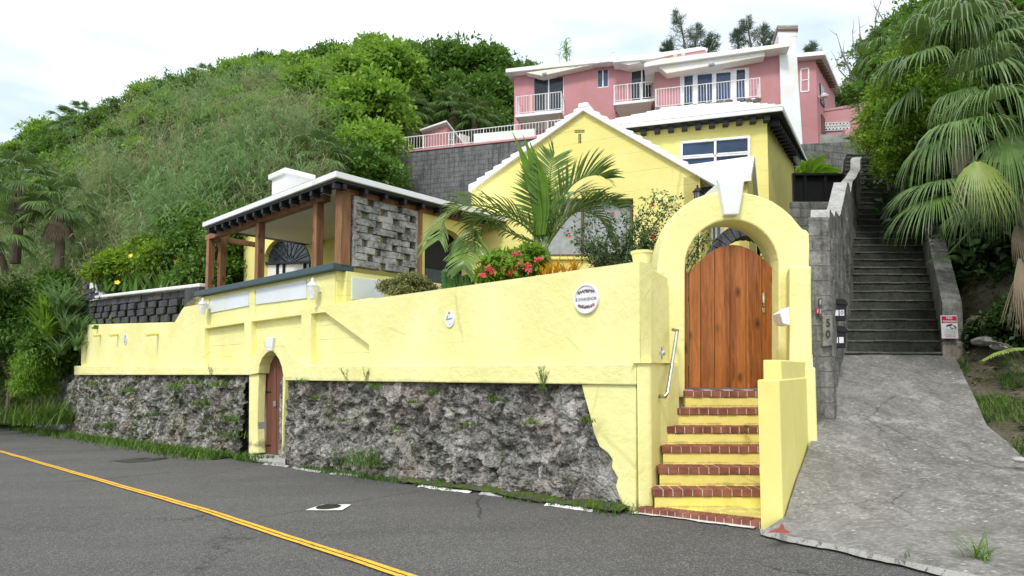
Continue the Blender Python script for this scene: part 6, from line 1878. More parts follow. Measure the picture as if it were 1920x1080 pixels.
# ================================================================== trees
bushy = Kind('bushy_tree', 'tree', 'leaf_bright', (1, 2, 3, 4), (2.3, 2.3, 2.0), 3.2, nblob=13, clumps=30, per=13, L=.34, Wf=.55, spread=.12)
dense = Kind('dense_tree', 'tree', 'leaf_mid', (11, 12, 13), (2.3, 2.3, 2.1), 3.2, nblob=13, clumps=30, per=13, L=.30, Wf=.5, spread=.11)
lab = ('bright green bushy tree crowding the hillside left of the pink house', 'bright trees on the left hillside')
lab2 = ('dense mid green tree among the brighter trees left of the pink house', 'darker trees on the left hillside')
for px, py, d, s_, k in ((590, 190, 35, .9, 0), (655, 160, 40, 1.1, 0), (628, 245, 31, .8, 0), (700, 220, 33, 1.0, 0), (735, 155, 42, 1.2, 0), (690, 290, 28.5, .8, 0), (800, 150, 47, 1.35, 1), (860, 145, 48, 1.35, 1), (925, 155, 48, 1.3, 1), (742, 258, 40, 1.0, 1), (800, 205, 44, 1.2, 1), (862, 200, 44, 1.2, 1), (930, 210, 46, 1.3, 1), (905, 240, 43, 1.0, 1), (565, 150, 45, 1.0, 0), (515, 158, 45, .95, 1), (460, 165, 46, .9, 0), (405, 185, 46, .85, 1), (350, 205, 46, .85, 0), (290, 225, 46, .8, 1), (230, 240, 47, .75, 0), (665, 330, 27, .8, 1), (700, 345, 26.5, .7, 1), (770, 130, 48, 1.1, 0), (700, 128, 46, 1.0, 0), (985, 160, 50, .9, 1), (175, 258, 48, .65, 1), (115, 275, 48, .6, 0), (60, 292, 49, .6, 0), (0, 312, 50, .7, 1), (-60, 330, 51, .8, 0), (620, 130, 46, .9, 1)):
    K_ = dense if k else bushy; l = lab2 if k else lab
    K_.put(P(px, py, d), s_, l[0], l[1])
rnd = random.Random(77); put_ = []
for _try in range(4000):      # bushes all over the upper half of the left hill
    px, t_ = rnd.uniform(-120, 640), rnd.uniform(.30, 1.0) ** .8
    w = hill(px, t_); sc1 = rnd.uniform(.42, .78) * (1 if t_ > .7 else .8)
    if len(put_) >= 100: break
    if any((w - q).length < 2.0 for q in put_): continue
    put_.append(w); K_ = (bushy, dense, bushy)[len(put_) % 3]; l = lab2 if K_ is dense else lab
    K_.put(w + Z3 * (1.2 + sc1 * 1.2), sc1, l[0], l[1])
# right side: bright feathery tree over the top of the stairs
feath = Kind('bright_tree', 'tree', 'leaf_lime', (21, 22, 23), (1.25, 1.25, 1.15), 2.2, nblob=14, clumps=36, per=24, L=.105, Wf=.42, spread=.13, r0=.05)
for i, (px, py, d, s_) in enumerate(((1702, 205, 12.5, .68), (1738, 160, 12.0, .75), (1664, 262, 12.8, .5), (1716, 262, 12.2, .68), (1748, 215, 11.6, .75), (1775, 120, 11.8, .65), (1684, 310, 12.5, .45), (1658, 222, 13.0, .38))):
    feath.put(P(px, py, d), s_, 'yellow-green leafy tree leaning over the upper stone stairs', 'yellow-green trees over the stairs', mat='leaf_bright' if i in (2, 4) else None)
dk = Kind('leafy_tree', 'tree', 'leaf_dark', (31, 32), (1.7, 1.7, 1.6), 2.6, nblob=13, clumps=34, per=13, L=.20, Wf=.5, spread=.13)
for px, py, d, s_ in ((1810, 250, 12.8, 1.1), (1880, 300, 12.6, 1.3), (1950, 200, 12, 1.3), (1840, 120, 14, 1.2), (1930, 60, 13, 1.2), (1845, 400, 13.0, .5), (1900, 430, 11.6, .75), (1960, 420, 11, 1.0), (1880, 530, 11.6, .5), (2000, 560, 10.5, .9), (1780, 180, 13.5, 1.0), (1850, 480, 14, .4)):
    dk.put(P(px, py, d), s_, 'dense leafy tree in the thicket behind the fan palms, right of the stairs', 'trees in the thicket right of the stairs', mat='leaf_mid' if py < 270 else None)
hl = Kind('hill_tree', 'tree', 'leaf_mid', (41, 42), (2.1, 2.1, 1.8), 3.0, nblob=12, clumps=30, per=13, L=.24, Wf=.5, spread=.12)
for px, py, d, s_ in ((1650, 112, 24, .6), (1690, 88, 23, .65), (1722, 105, 22, .7), (1642, 150, 25, .5), (1682, 165, 24, .7), (1755, 60, 22, .8), (1612, 172, 34, .5), (1570, 182, 42, .45), (1600, 190, 42, .5), (1548, 188, 44, .35), (1740, 150, 20, .6)):
    hl.put(P(px, py, d), s_, 'rounded mid green tree on the hilltop right of the pink house', 'hilltop trees right of the pink house')
# bare twigs poking out of the right hilltop
mb = MB(); rnd = random.Random(8)
for px0, py0, px1, py1 in ((1600, 150, 1568, 62), (1612, 130, 1598, 55), (1622, 120, 1610, 30), (1640, 60, 1655, -5), (1690, 50, 1700, -10), (1690, 50, 1682, 5), (1606, 150, 1575, 95), (1600, 160, 1566, 110), (1655, 55, 1640, 12)):
    a, b = P(px0, py0, 23.5), P(px1, py1, 23.5); m_ = a.lerp(b, .5) + Vector((rnd.uniform(-.2, .2), 0, rnd.uniform(-.1, .2)))
    mb.tube([a, m_, b], [.035, .022, .006], 5)
    for k in range(5):
        f = rnd.uniform(.3, .95); p = a.lerp(b, f); q = p + Vector((rnd.uniform(-.5, .5), rnd.uniform(-.2, .2), rnd.uniform(.1, .5))); mb.tube([p, q], [.012, .004], 4)
mb.build('bare_twigs', M['bark_grey'], None, label='bare grey twigs sticking out above the right hilltop trees', cat='bare branches', kind='stuff')
# feathery pines behind the pink house
def pine(px, py, d, h, lean, label):
    w = P(px, py, d); rr = np.random.default_rng(int(px)); t = thing('feathery_pine', label, 'tree', tuple(w - Z3 * 3), 'feathery pines behind the pink house roof')
    mb = MB(); top = w + Vector((lean * h, 0, h)); mb.tube([w - Z3 * 3, w, w.lerp(top, .6), top], [.12, .09, .05, .015], 6)
    C, D = [], []
    for k in range(34):
        f = rr.uniform(.0, 1); p = w.lerp(top, f); a = rr.uniform(0, 6.28); l = (1 - f) * .30 * h + .22
        e = p + Vector((math.cos(a) * l + lean * .6, math.sin(a) * l, l * rr.uniform(.3, .9)))
        mb.tube([p, e], [.02, .006], 4)
        for j in range(34):
            g = rr.uniform(.25, 1.05); C.append(tuple(p.lerp(e, g) + Vector(rr.normal(size=3)) * .05)); D.append(tuple((e - p).normalized() * .6 + Vector(rr.normal(size=3)) * .55 + Vector((lean, 0, .2))))
    mb.build('trunk', M['bark'], t)
    C, D = np.array(C), np.array(D); n = len(C)
    V, F = leaf_quads(C, D, rr.normal(size=(n, 3)), rr.uniform(.22, .42, n), np.full(n, .03), .02)
    mesh_np('crown', V, F, M['leaf_pine'], t)
for i, (px, py, h, l) in enumerate(((1286, 100, 3.0, -.14), (1302, 100, 1.9, .12), (1328, 100, 1.4, .2), (1250, 105, .8, 0), (1385, 95, 1.4, -.05), (1410, 95, 2.2, -.16), (1432, 95, 1.6, .0), (1452, 95, 1.3, .1), (1520, 115, 1.1, .05))):
    pine(px, py, 42, h, l, 'thin grey-green feathery pine top showing above the pink house roof')
# grasses and twigs above the roofs, left
def plume(px, py, d, h, label):
    w = P(px, py, d); B = np.array([tuple(w)] * 14) + rng.normal(size=(14, 3)) * .15
    V, F = reeds(rng, B, h, 6, .5, .05, .03, .15); return mesh_np('tall_reed', V, F, M['reed_green'], label=label, cat='reed')
plume(1060, 118, 36, 1.2, 'tall single reed plume above the pink house roof near its left end')
# ------------------------------------------------------------------ fan palms
def palm(name, label, w, R, n, h, mat='palm_fan', seed=1, skirt=True, group=None, pet=.9, droop=.55, tr=.16, nseg=26, fall=2.6):
    rr = np.random.default_rng(seed); w = Vector(w)
    t = thing(name, label, 'palm', tuple(w - Z3 * h), group)
    MB().tube([w - Z3 * h, w - Z3 * h * .5 + Vector((.08, 0, 0)), w], [tr * 1.2, tr, tr * .9], 9).build('trunk', M['bark'], t)
    V, F = fan_crown(rr, R, n, pet, droop, nseg); mesh_np('crown', V + np.array(w), F, M[mat], t)
    if skirt:
        ps = []
        for i in range(12):
            a = i * 2.2 + .3; d = np.array([math.cos(a) * .5, math.sin(a) * .5, -.9])
            ps.append(fan_leaf(rr, (0, 0, -.1), d * .7 * pet, d + np.array([0, 0, -1.2]), R * .9, 16, .5, 1.3))
        V, F = merge(ps); mesh_np('dead_skirt', V + np.array(w), F, M['dry_frond'], t)
    return t
palm('fan_palm', 'shaggy fan palm with a brown dead skirt at the far left edge of the hillside', P(35, 345, 24), 1.05, 24, 3.2, seed=3)
palm('fan_palm', 'second shaggy fan palm, right of and below the one at the far left edge', P(112, 390, 23.5), .9, 22, 3.0, seed=4)
palm('fan_palm', 'fan palm low in the thicket at the left frame edge, mostly brown dead fronds', P(-15, 440, 22.5), .9, 18, 2.6, seed=5)
for px, py, d, R, s_ in ((770, 212, 38, 1.3, 6), (850, 205, 40, 1.35, 7), (888, 225, 39, 1.1, 8), (764, 252, 36, .9, 9), (600, 300, 25, .9, 10)):
    palm('fan_palm', 'grey-green fan palm between the hillside trees above the grey retaining wall', P(px, py, d), R, 22, 2.5, seed=s_, group='fan palms above the retaining wall')
for px, py, d, s_ in ((126, 232, 46, 12), (150, 222, 46, 13), (385, 152, 44, 14), (325, 175, 44, 16)):
    palm('fan_palm', 'small dark fan palm on the left hill skyline', P(px, py, d), .9, 16, 2, seed=s_, skirt=False, group='fan palms on the left skyline')
# big fan palms hanging over the stairs: every leaf placed
def leaves_palm(name, label, crown, h, lst, seed, dead=()):
    rr = np.random.default_rng(seed); w = Vector(crown)
    t = thing(name, label, 'palm', tuple(w - Z3 * h))
    MB().tube([w - Z3 * h, w - Z3 * h * .6 + Vector((.1, .05, 0)), w], [.22, .17, .16], 10).build('trunk', M['bark'], t)
    ps = []; ys = []
    for (px, py, d, ang, R, dr, yel) in lst:
        hub = P(px, py, d); a = math.radians(ang)
        out = Vector((math.cos(a), rr.uniform(-.75, -.25), math.sin(a)))
        (ys if yel else ps).append(fan_leaf(rr, tuple(w), tuple(hub), tuple(out), R * (.82 if yel else .92), 54, dr * 1.25, 2.0 if yel else 2.6, split=.38))
    V, F = merge(ps); mesh_np('crown', V, F, M['palm_fan'], t)
    if ys: V, F = merge(ys); mesh_np('young_fronds', V, F, M['palm_yellow'], t)
    if dead:
        V, F = merge([fan_leaf(rr, tuple(w), tuple(P(px, py, d)), (math.cos(math.radians(a)), -.3, math.sin(math.radians(a))), R, 30, .7, 1.6) for px, py, d, a, R in dead])
        mesh_np('dead_fronds', V, F, M['dry_frond'], t)
leaves_palm('fan_palm', 'large fan palm whose drooping fronds hang over the stone stairs', P(1925, 330, 9.6), 3.2,
    [(1832, 300, 7.9, -92, .92, .45, 1), (1768, 345, 8.9, 185, 1.15, .5, 0), (1755, 372, 8.8, 200, 1.05, .55, 0), (1870, 190, 9.1, 165, 1.25, .6, 0), (1800, 232, 9.2, 190, 1.2, .7, 0), (1760, 262, 9.3, 205, 1.0, .85, 0), (1905, 180, 8.8, -60, 1.2, .8, 0), (1885, 255, 8.7, -110, 1.1, .8, 0), (1940, 140, 9.0, -80, 1.2, .8, 0), (1835, 130, 9.8, 140, 1.1, .6, 0), (1880, 330, 9.2, -120, .9, .8, 0), (1820, 390, 9.8, -150, .8, .7, 0), (1850, 250, 9.0, 150, 1.1, .6, 0), (1825, 190, 9.6, 180, .9, .8, 0), (1870, 120, 9.4, 120, .9, .7, 0), (1800, 170, 9.9, 200, .9, .9, 0), (1915, 230, 8.8, -80, .9, .9, 0), (1775, 480, 10.6, 190, .5, .4, 0)], 31,
    dead=((1890, 345, 9.3, -75, .8), (1905, 420, 9.2, -85, .7), (1860, 350, 9.5, -95, .65)))
leaves_palm('fan_palm', 'upper fan palm with dark hanging fronds in the top right corner', P(1870, -10, 12), 5.0,
    [(1800, 35, 11.2, 200, 1.3, .7, 0), (1780, 20, 11.4, 170, 1.3, .6, 0), (1850, 30, 11, -100, 1.2, .9, 0), (1900, 20, 10.8, -80, 1.2, .9, 0), (1830, 0, 11.2, -140, 1.2, .9, 0), (1890, 75, 11.4, -110, 1.0, .8, 0), (1760, 60, 12, 190, 1.0, .8, 0)], 33, dead=((1895, 75, 10.9, -60, .7), (1915, 30, 10.8, -95, .7)))
palm('fan_palm', 'rounded grey-green fan palm on the right hilltop above the bright trees', P(1672, 98, 20.5), .95, 24, 3, seed=40, droop=.8, pet=.6)
palm('fan_palm', 'young fan palm squeezed between the bright trees and the large fan palm', P(1790, 130, 11.2), 1.0, 18, 3, seed=41, droop=.8, skirt=False)
# dead fronds hanging and lying at the foot of the bank
rr = np.random.default_rng(50)
V, F = merge([fan_leaf(rr, None, tuple(P(1910 + i * 9, 480 + i * 12, 7.9 + .1 * i)), (rr.uniform(-.3, .1), -.2, -1), .95, 26, .3, .9) for i in range(3)])
mesh_np('dead_frond', V, F, M['dry_frond'], label='hanging bundle of dead grey palm fronds at the right frame edge', cat='dead frond')
for i, (px, py, d, a, lb) in enumerate(((1862, 600, 9.6, 150, 'fallen dead palm frond on the dark bank behind the sign, leftmost'), (1872, 560, 9.4, 30, 'fallen dead palm frond on the dark bank, curling upward beside the hanging bundle'), (1850, 640, 9.0, -20, 'fallen dead palm frond lying lowest on the bank right of the sign'))):
    V, F = fan_leaf(rr, None, tuple(P(px, py, d)), (math.cos(math.radians(a)), -.2, math.sin(math.radians(a)) * .5), .55, 14, .6, 1.5)
    mesh_np('dead_frond', V, F, M['dry_frond'], label=lb, cat='dead frond')
# ------------------------------------------------------------------ feather palm in the garden
fp_ = thing('feather_palm', 'young feather palm with arching fronds in the garden in front of the gable', 'palm', tuple(P(1022, 500, 9.2)))
MB().tube([P(1024, 560, 9.2), P(1024, 490, 9.2), P(1018, 455, 9.2)], [.10, .085, .05], 10).build('trunk', M['bark_grey'], fp_)
rr = np.random.default_rng(60); D0 = 9.2
def fpx(l, dd=0): return [P(a, b, D0 + dd + (c if len(z) > 2 else 0)) for z in l for a, b, c in [(z + (0,))[:3]]]
FR = [([(1018, 462), (985, 425), (945, 405), (905, 408), (886, 430), (882, 475, -.2)], .62, .40, .55),
      ([(1016, 458), (985, 415), (930, 390), (870, 385), (836, 410, -.1), (822, 452, -.2)], .66, .34, .6),
      ([(1020, 460), (975, 445), (925, 425), (890, 450), (872, 485, -.3), (868, 505, -.35)], .45, .4, .5),
      ([(1022, 462), (1040, 410), (1062, 360), (1090, 335), (1120, 328), (1137, 336)], .60, .22, .5),
      ([(1024, 468), (1045, 420), (1080, 395), (1110, 385), (1140, 382), (1165, 392)], .55, .32, .5),
      ([(1022, 470), (1040, 440), (1075, 400), (1110, 400), (1135, 425), (1150, 460)], .50, .35, .5),
      ([(1020, 460), (1025, 400), (1030, 350), (1034, 310), (1040, 285)], .42, .05, .5),
      ([(1020, 460), (1010, 410), (1000, 365), (1003, 330)], .40, .12, .5),
      ([(1022, 465), (1060, 380, .4), (1085, 360, .6), (1130, 372, .8)], .40, .2, .5)]
for i, (l, L_, dr, tp) in enumerate(FR):
    V, F = frond(rr, [P(z[0], z[1], D0 + (z[2] if len(z) > 2 else 0) + .05 * math.sin(i * 2)) for z in l], 46 if i < 6 else 32, L_ * 1.08, .036, dr, .45 if i in (3, 4, 6, 7) else .3, tip=tp)
    mesh_np('frond', V, F, M['palm_feather'], fp_)
# the upright half-open spear fronds: broad pleated blades
V_, F_ = [], []
for tipx, tipy, wid, bx in ((960, 246, .085, 1010), (980, 252, .10, 1014), (992, 262, .09, 1018), (972, 300, .07, 1010), (1003, 300, .06, 1018)):
    a, b = P(bx, 440, D0 - .1), P(tipx, tipy, D0 - .15); side = Vector((1, 0, .2)).normalized(); n0 = len(V_)
    for k in range(8):
        f = k / 7; c_ = a.lerp(b, f) + Vector((.10 * math.sin(math.pi * f), 0, 0)); w = wid * (.25 + .75 * math.sin(math.pi * min(1, f * .85 + .08))) * (1 if f < .55 else max(.02, 1 - ((f - .55) / .45) ** 1.3))
        V_ += [c_ - side * w, c_ + Vector((0, w * .55, 0)), c_ + side * w]
    for k in range(7):
        q = n0 + 3 * k; F_ += [(q, q + 1, q + 4, q + 3), (q + 1, q + 2, q + 5, q + 4)]
mesh_np('spear_fronds', np.array([tuple(v) for v in V_]), np.array(F_), M['palm_bright'], fp_)
# ------------------------------------------------------------------ garden shrubs
def shrub(name, label, pts_, mat, cat='shrub', L=.06, Wf=.5, per=12, clumps=30, nblob=9, seed=1, stems=True, group=None, droop=0, base_z=None, spread=.16):
    """one shrub of one or more rounded lobes (px,py,d,rx,rz)"""
    rr = np.random.default_rng(seed); ps = []
    c0 = P(*pts_[0][:3])
    for (px, py, d, rx_, rz2) in pts_:
        V, F = crown_arrays(rr, (rx_, rx_, rz2), nblob, clumps, per, L, Wf, spread, droop); ps.append((V + np.array(P(px, py, d)), F))
    V, F = merge(ps)
    bz = base_z if base_z is not None else min(P(*p[:3]).z - p[4] for p in pts_) - .3
    t = thing(name, label, cat, (c0.x, c0.y, bz), group)
    mesh_np('foliage', V, F, M[mat], t)
    if stems:
        mb = MB()
        for p in pts_:
            e = P(*p[:3])
            for k in range(4): mb.tube([Vector((e.x + rr.uniform(-.1, .1), e.y, bz)), e.lerp(Vector((e.x, e.y, bz)), .5), e + Vector((rr.uniform(-1, 1) * p[3] * .6, rr.uniform(-1, 1) * p[3] * .6, p[4] * .5))], [.03, .02, .006], 5)
        mb.build('stems', M['bark'], t)
    return t
shrub('flowering_hedge', 'lime green hedge shrub with yellow flowers behind the black block screen', [(235, 490, 21, 1.0, .75), (280, 500, 20.5, .9, .8), (205, 515, 21, .7, .45), (330, 488, 20, 1.0, .85), (300, 470, 20.6, .7, .5)], 'leaf_lime', L=.15, seed=70, clumps=44, per=16)
shrub('dark_hedge', 'deep green hedge shrub behind the left end of the veranda', [(380, 470, 19.5, 1.1, 1.0), (420, 480, 18.8, 1.0, 1.1), (440, 440, 19.5, 1.0, .9), (360, 430, 20.5, .9, .7), (400, 520, 18.6, 1.0, .7)], 'leaf_mid', L=.15, seed=71, clumps=44, per=16)
shrub('bright_shrub', 'bright green leafy shrub rising over the hedge left of the veranda roof', [(372, 415, 21.5, .8, .5), (345, 430, 21.8, .6, .4)], 'leaf_bright', L=.18, seed=72, clumps=40, per=14)
def blooms(name, label, pts_, mat, r=.05, cat='flower', group=None, par=None, petals=5):
    vs, fs = [], []
    rr = random.Random(len(pts_))
    for w in pts_:
        a = Vector((rr.uniform(-.5, .5), -1, rr.uniform(-.2, .6))).normalized(); s_ = a.orthogonal().normalized(); u_ = a.cross(s_)
        for k in range(petals):
            t_ = 2 * math.pi * k / petals; e = s_ * math.cos(t_) + u_ * math.sin(t_); q = -s_ * math.sin(t_) + u_ * math.cos(t_); b = len(vs)
            vs += [w, w + e * r * .6 + q * r * .42 + a * r * .2, w + e * r + a * r * .3, w + e * r * .6 - q * r * .42 + a * r * .2]; fs.append((b, b + 1, b + 2, b + 3))
    return mesh_np(name, np.array([tuple(v) for v in vs]), np.array(fs), M[mat], par, label=label)
hedge = [o for o in bpy.data.objects if o.name.startswith('flowering_hedge')][0]
rnd = random.Random(3)
blooms('blossoms', None, [P(x, y, 19.2) for x, y in ((335, 452), (352, 452), (362, 455), (341, 478), (378, 455), (382, 470), (300, 462), (220, 530), (246, 480))] + [P(rnd.uniform(330, 400), rnd.uniform(445, 500), 18.9) for _ in range(8)], 'petal_yellow', .09, par=hedge)
shrub('round_bush', 'small dome-shaped variegated bush behind the wall at the veranda corner', [(764, 541, 10.3, .50, .27)], 'variegated', L=.045, seed=73, clumps=110, per=18, nblob=12, stems=False, base_z=2.3, spread=.08)
shrub('ixora_shrub', 'red-flowering shrub with glossy leaves at the foot of the feather palm', [(950, 502, 8.6, .34, .20), (985, 492, 8.7, .26, .22), (915, 522, 8.7, .24, .14), (1000, 484, 8.9, .14, .15)], 'leaf_bright', L=.085, seed=74, clumps=40, per=10, base_z=2.3)
ix = [o for o in bpy.data.objects if o.name.startswith('ixora_shrub')][0]
for i, (px, py) in enumerate(((950, 484), (959, 481), (944, 502), (968, 497), (962, 506), (988, 498), (975, 493), (905, 516), (917, 504), (968, 476), (923, 510), (1008, 486), (990, 506), (956, 512))):
    w = P(px, py, 8.35); rr_ = random.Random(i)
    blooms('flower_head', None, [w + Vector((rr_.gauss(0, .022), rr_.gauss(0, .02), rr_.gauss(0, .018))) for _ in range(26)], 'petal_red' if i % 3 else 'petal_pink', .017, par=ix)
cr_ = thing('croton', 'orange and yellow spiky croton plant on the wall top right of the red flowers', 'plant', tuple(P(1050, 515, 8.5)))
ps = []
for px, py in ((1028, 512), (1045, 508), (1062, 512), (1078, 508), (1040, 518), (1018, 518), (1070, 520)):
    B = np.array([tuple(P(px, py, 8.45))] * 16) + rr.normal(size=(16, 3)) * .015
    ps.append(blades(rr, B, rr.uniform(.13, .24, 16), .028, .9, .5))
V, F = merge(ps); mesh_np('leaves', V, F, M['croton'], cr_)
mb = MB(); 
for px in (1030, 1050, 1070): mb.tube([P(px, 545, 8.5), P(px, 512, 8.48)], .012, 5)
mb.build('stems', M['bark'], cr_)
# rose bush: thin canes, sparse leaves and a few red roses
rb_ = thing('rose_bush', 'tall straggly rose bush with small red roses left of the gate arch', 'shrub', tuple(P(1165, 560, 8.6)))
mb = MB(); C, D = [], []; rnd = random.Random(21)
ends = [(1075, 440), (1090, 410), (1110, 395), (1128, 380), (1150, 400), (1175, 392), (1195, 405), (1215, 372), (1228, 366), (1250, 362), (1262, 378), (1245, 400), (1225, 430), (1205, 440), (1180, 430), (1160, 445), (1140, 440), (1120, 450), (1100, 460), (1085, 455), (1240, 445), (1270, 400), (1215, 465), (1190, 470), (1165, 475), (1135, 478), (1070, 430), (1255, 430), (1265, 370), (1100, 430)]
def cane(b, e, n=38, sag=.1):
    m_ = b.lerp(e, .5) + Vector((rnd.uniform(-.1, .1), rnd.uniform(-.15, .15), sag)); mb.tube([b, m_, e], [.010, .007, .003], 4)
    for _ in range(n):
        f = rnd.uniform(.25, 1.03); p = b * (1 - f) ** 2 + m_ * 2 * f * (1 - f) + e * f * f if f <= 1 else e
        side = Vector((rnd.gauss(0, 1), rnd.gauss(0, 1), rnd.gauss(0, .8))).normalized()
        for k in range(5):
            C.append(tuple(p + side * (.02 + .025 * k) + Vector((rnd.gauss(0, .012), rnd.gauss(0, .012), rnd.gauss(0, .012))))); D.append(tuple(side + Vector((rnd.gauss(0, .6), rnd.gauss(0, .6), rnd.gauss(0, .6)))))
for e in ends:
    cane(P(1150 + rnd.uniform(-25, 40), 545, 8.6 + rnd.uniform(-.2, .2)), P(e[0], e[1], 8.5 + rnd.uniform(-.45, .35)))
for e, s_ in (((1326, 436), (1290, 500)), ((1310, 455), (1288, 520)), ((1332, 450), (1292, 480)), ((1300, 480), (1286, 540))):
    cane(P(s_[0], s_[1], 8.7), P(e[0], e[1], 8.5), 12)
mb.build('canes', M['bark'], rb_)
C, D = np.array(C), np.array(D); n = len(C)
V, F = leaf_quads(C, D, rr.normal(size=(n, 3)) * .6 + np.array([0, -.2, 1]), rr.uniform(.035, .065, n), rr.uniform(.02, .034, n)); mesh_np('foliage', V, F, M['rose_leaf'], rb_)
for px, py in ((1224, 385), (1068, 444), (1150, 402), (1182, 425), (1318, 432), (1224, 445)):
    w = P(px, py, 8.35); blooms('rose', None, [w + Vector((rnd.gauss(0, .007), rnd.gauss(0, .007), rnd.gauss(0, .007))) for _ in range(8)], 'petal_red', .018, par=rb_)
# cactus: ribbed twisted columns
ca_ = thing('cactus', 'low clump of crested green cactus on the wall top beside the round bush', 'cactus', tuple(P(858, 540, 8.9)))
for (px, yb, yt_, r_) in ((835, 545, 503, .055), (843, 545, 505, .05), (852, 545, 512, .06), (863, 545, 516, .055), (874, 545, 514, .05), (884, 545, 517, .045), (845, 545, 520, .06)):
    a, b = P(px, yb, 8.95), P(px + 1, yt_, 8.9); vs, fs = [], []; n_ = 24; m_ = 14
    for i in range(m_ + 1):
        f = i / m_; c_ = a.lerp(b, f); cap = 1 if f < .8 else math.sqrt(max(0, 1 - ((f - .8) / .2) ** 2))
        for k in range(n_):
            t_ = 2 * math.pi * k / n_; r = r_ * cap * (1 + .22 * math.cos(6 * t_ + i * .5) + .10 * math.sin(i * 2.4)); vs.append(c_ + Vector((math.cos(t_) * r, math.sin(t_) * r, 0)))
    for i in range(m_):
        for k in range(n_): fs.append((i * n_ + k, i * n_ + (k + 1) % n_, (i + 1) * n_ + (k + 1) % n_, (i + 1) * n_ + k))
    MB().add(vs, fs).build('stem', M['cactus'], ca_, smooth=True)
# spider lilies and strap-leaved plants behind the black screen
for i, (px, py, d) in enumerate(((205, 548, 20.6), (228, 545, 20.3), (256, 552, 19.8), (285, 550, 19.2), (312, 546, 18.7), (338, 545, 18.3))):
    w = P(px, py, d); B = np.array([tuple(w)] * 26) + rr.normal(size=(26, 3)) * np.array([.18, .18, .02])
    V, F = blades(rr, B, rr.uniform(.5, .95, 26), .10, .45, .4, nseg=4)
    mesh_np('strap_plant', V, F, M['leaf_mid'], label='strap-leaved green plant in the row behind the black block screen', cat='plant', group='strap-leaved plants behind the block screen')
# lush roadside growth at the left end of the wall
for i, (px, py, d, h, w_, m_, lb) in enumerate(((125, 575, 21.6, 1.1, .13, 'reed_green', 'broad strap-leaved plant at the left end of the black block screen, upper'), (105, 610, 21.5, 1.1, .13, 'leaf_bright', 'broad strap-leaved plant at the left end of the yellow wall, middle'), (135, 640, 21.3, 1.0, .10, 'reed_green', 'broad strap-leaved plant at the left end of the yellow wall, lowest'))):
    ps = []
    for k in range(9):
        w = P(px + rr.uniform(-25, 22), py + rr.uniform(-25, 25), d + rr.uniform(-.3, .8)); ps.append(blades(rr, np.array([tuple(w)] * 22) + rr.normal(size=(22, 3)) * .05, rr.uniform(.5, 1, 22) * h, w_ * .8, .5, .9, nseg=4))
    V, F = merge(ps); mesh_np('strap_plant', V, F, M[m_], label=lb, cat='plant')
shrub('roadside_shrub', 'yellow-green drooping shrub by the road left of the rock face', [(72, 690, 22.5, .75, .9), (60, 725, 22.5, .7, .6)], 'leaf_bright', L=.12, Wf=.22, seed=80, clumps=50, per=18, droop=.6)
shrub('roadside_shrub', 'dark leafy shrub at the roadside below the reed thicket', [(20, 650, 23.5, 1.3, 1.1), (110, 660, 23.0, 1.0, 1.2), (30, 580, 24, 1.3, 1.2), (90, 600, 24, 1.2, 1.2), (112, 545, 23, .8, .9), (-30, 700, 25, 1.4, 1.2)], 'leaf_mid', L=.17, Wf=.35, seed=81, clumps=50, per=16, droop=.3)
rock_wall = None
def verge_grass():
    ps = []; B = []
    for _ in range(11000):      # ragged grass along the foot of the left rock
        px = rng.uniform(-80, 462) if rng.random() < .62 else rng.uniform(470, 1165)
        s_ = WP.t(WP.at(px, 700)) if px > 60 else rng.uniform(20, 46)
        q = -abs(rng.normal(0, .28)) - .12
        if noise.noise(Vector((s_ * .8, 3, 0))) + (0 if px < 470 else -.0) < -.1 - (0 if px > 800 else (.15 if px > 470 else .5)): continue
        if px > 470: q = -rng.uniform(.10, .42)
        if px < 470: q -= .12
        x, y, z = sq(s_, q); B.append((x, y, z + .0))
    B = np.array(B); h = rng.uniform(.04, .17, len(B)) * (.55 + .8 * (B[:, 1] > 12))
    V, F = blades(rng, B, h, .012 + .012 * (B[:, 1] > 12), .5, .6); return V, F
V, F = verge_grass(); mesh_np('verge_grass', V, F, M['grass'], label='ragged green grass along the foot of the rock faces beside the road', cat='grass', kind='stuff')
# mossy strip beside the asphalt
def moss_f(a, b):
    q = -.06 - b * (.40 + .14 * frac((a * .9, 0, 0), 2, 3)) 
    x, y, z = sq(a, q); return (x, y, z + .02 + .045 * (1 - b) + .02 * frac((x * 6, y * 6, 0), 7, 4))
sheet('moss_strip', moss_f, list(np.linspace(-.2, 3.6, 90)), list(np.linspace(0, .75, 10)), M['moss'])
sheet('moss_strip', moss_f, list(np.linspace(9.3, 34, 160)), list(np.linspace(0, 1.3, 12)), M['moss'])
def stripe_f(a, b):
    q = -.30 - .10 * frac((a * 1.1, 0, 0), 2, 3) - b * .11
    x, y, z = sq(a, q); return (x, y, z + .022 + .012 * frac((x * 9, y * 9, 0), 7, 3) - .02 * abs(2 * b - 1))
for a_, b_ in ((.1, .75), (1.5, 1.9), (2.05, 3.05), (4.6, 5.3), (5.6, 6.6), (6.8, 7.6)):
    sheet('broken_kerb', stripe_f, list(np.linspace(a_, b_, 24)), list(np.linspace(0, 1, 5)), M['line_white' if a_ in (2.05, .1) else 'cap_grey'])
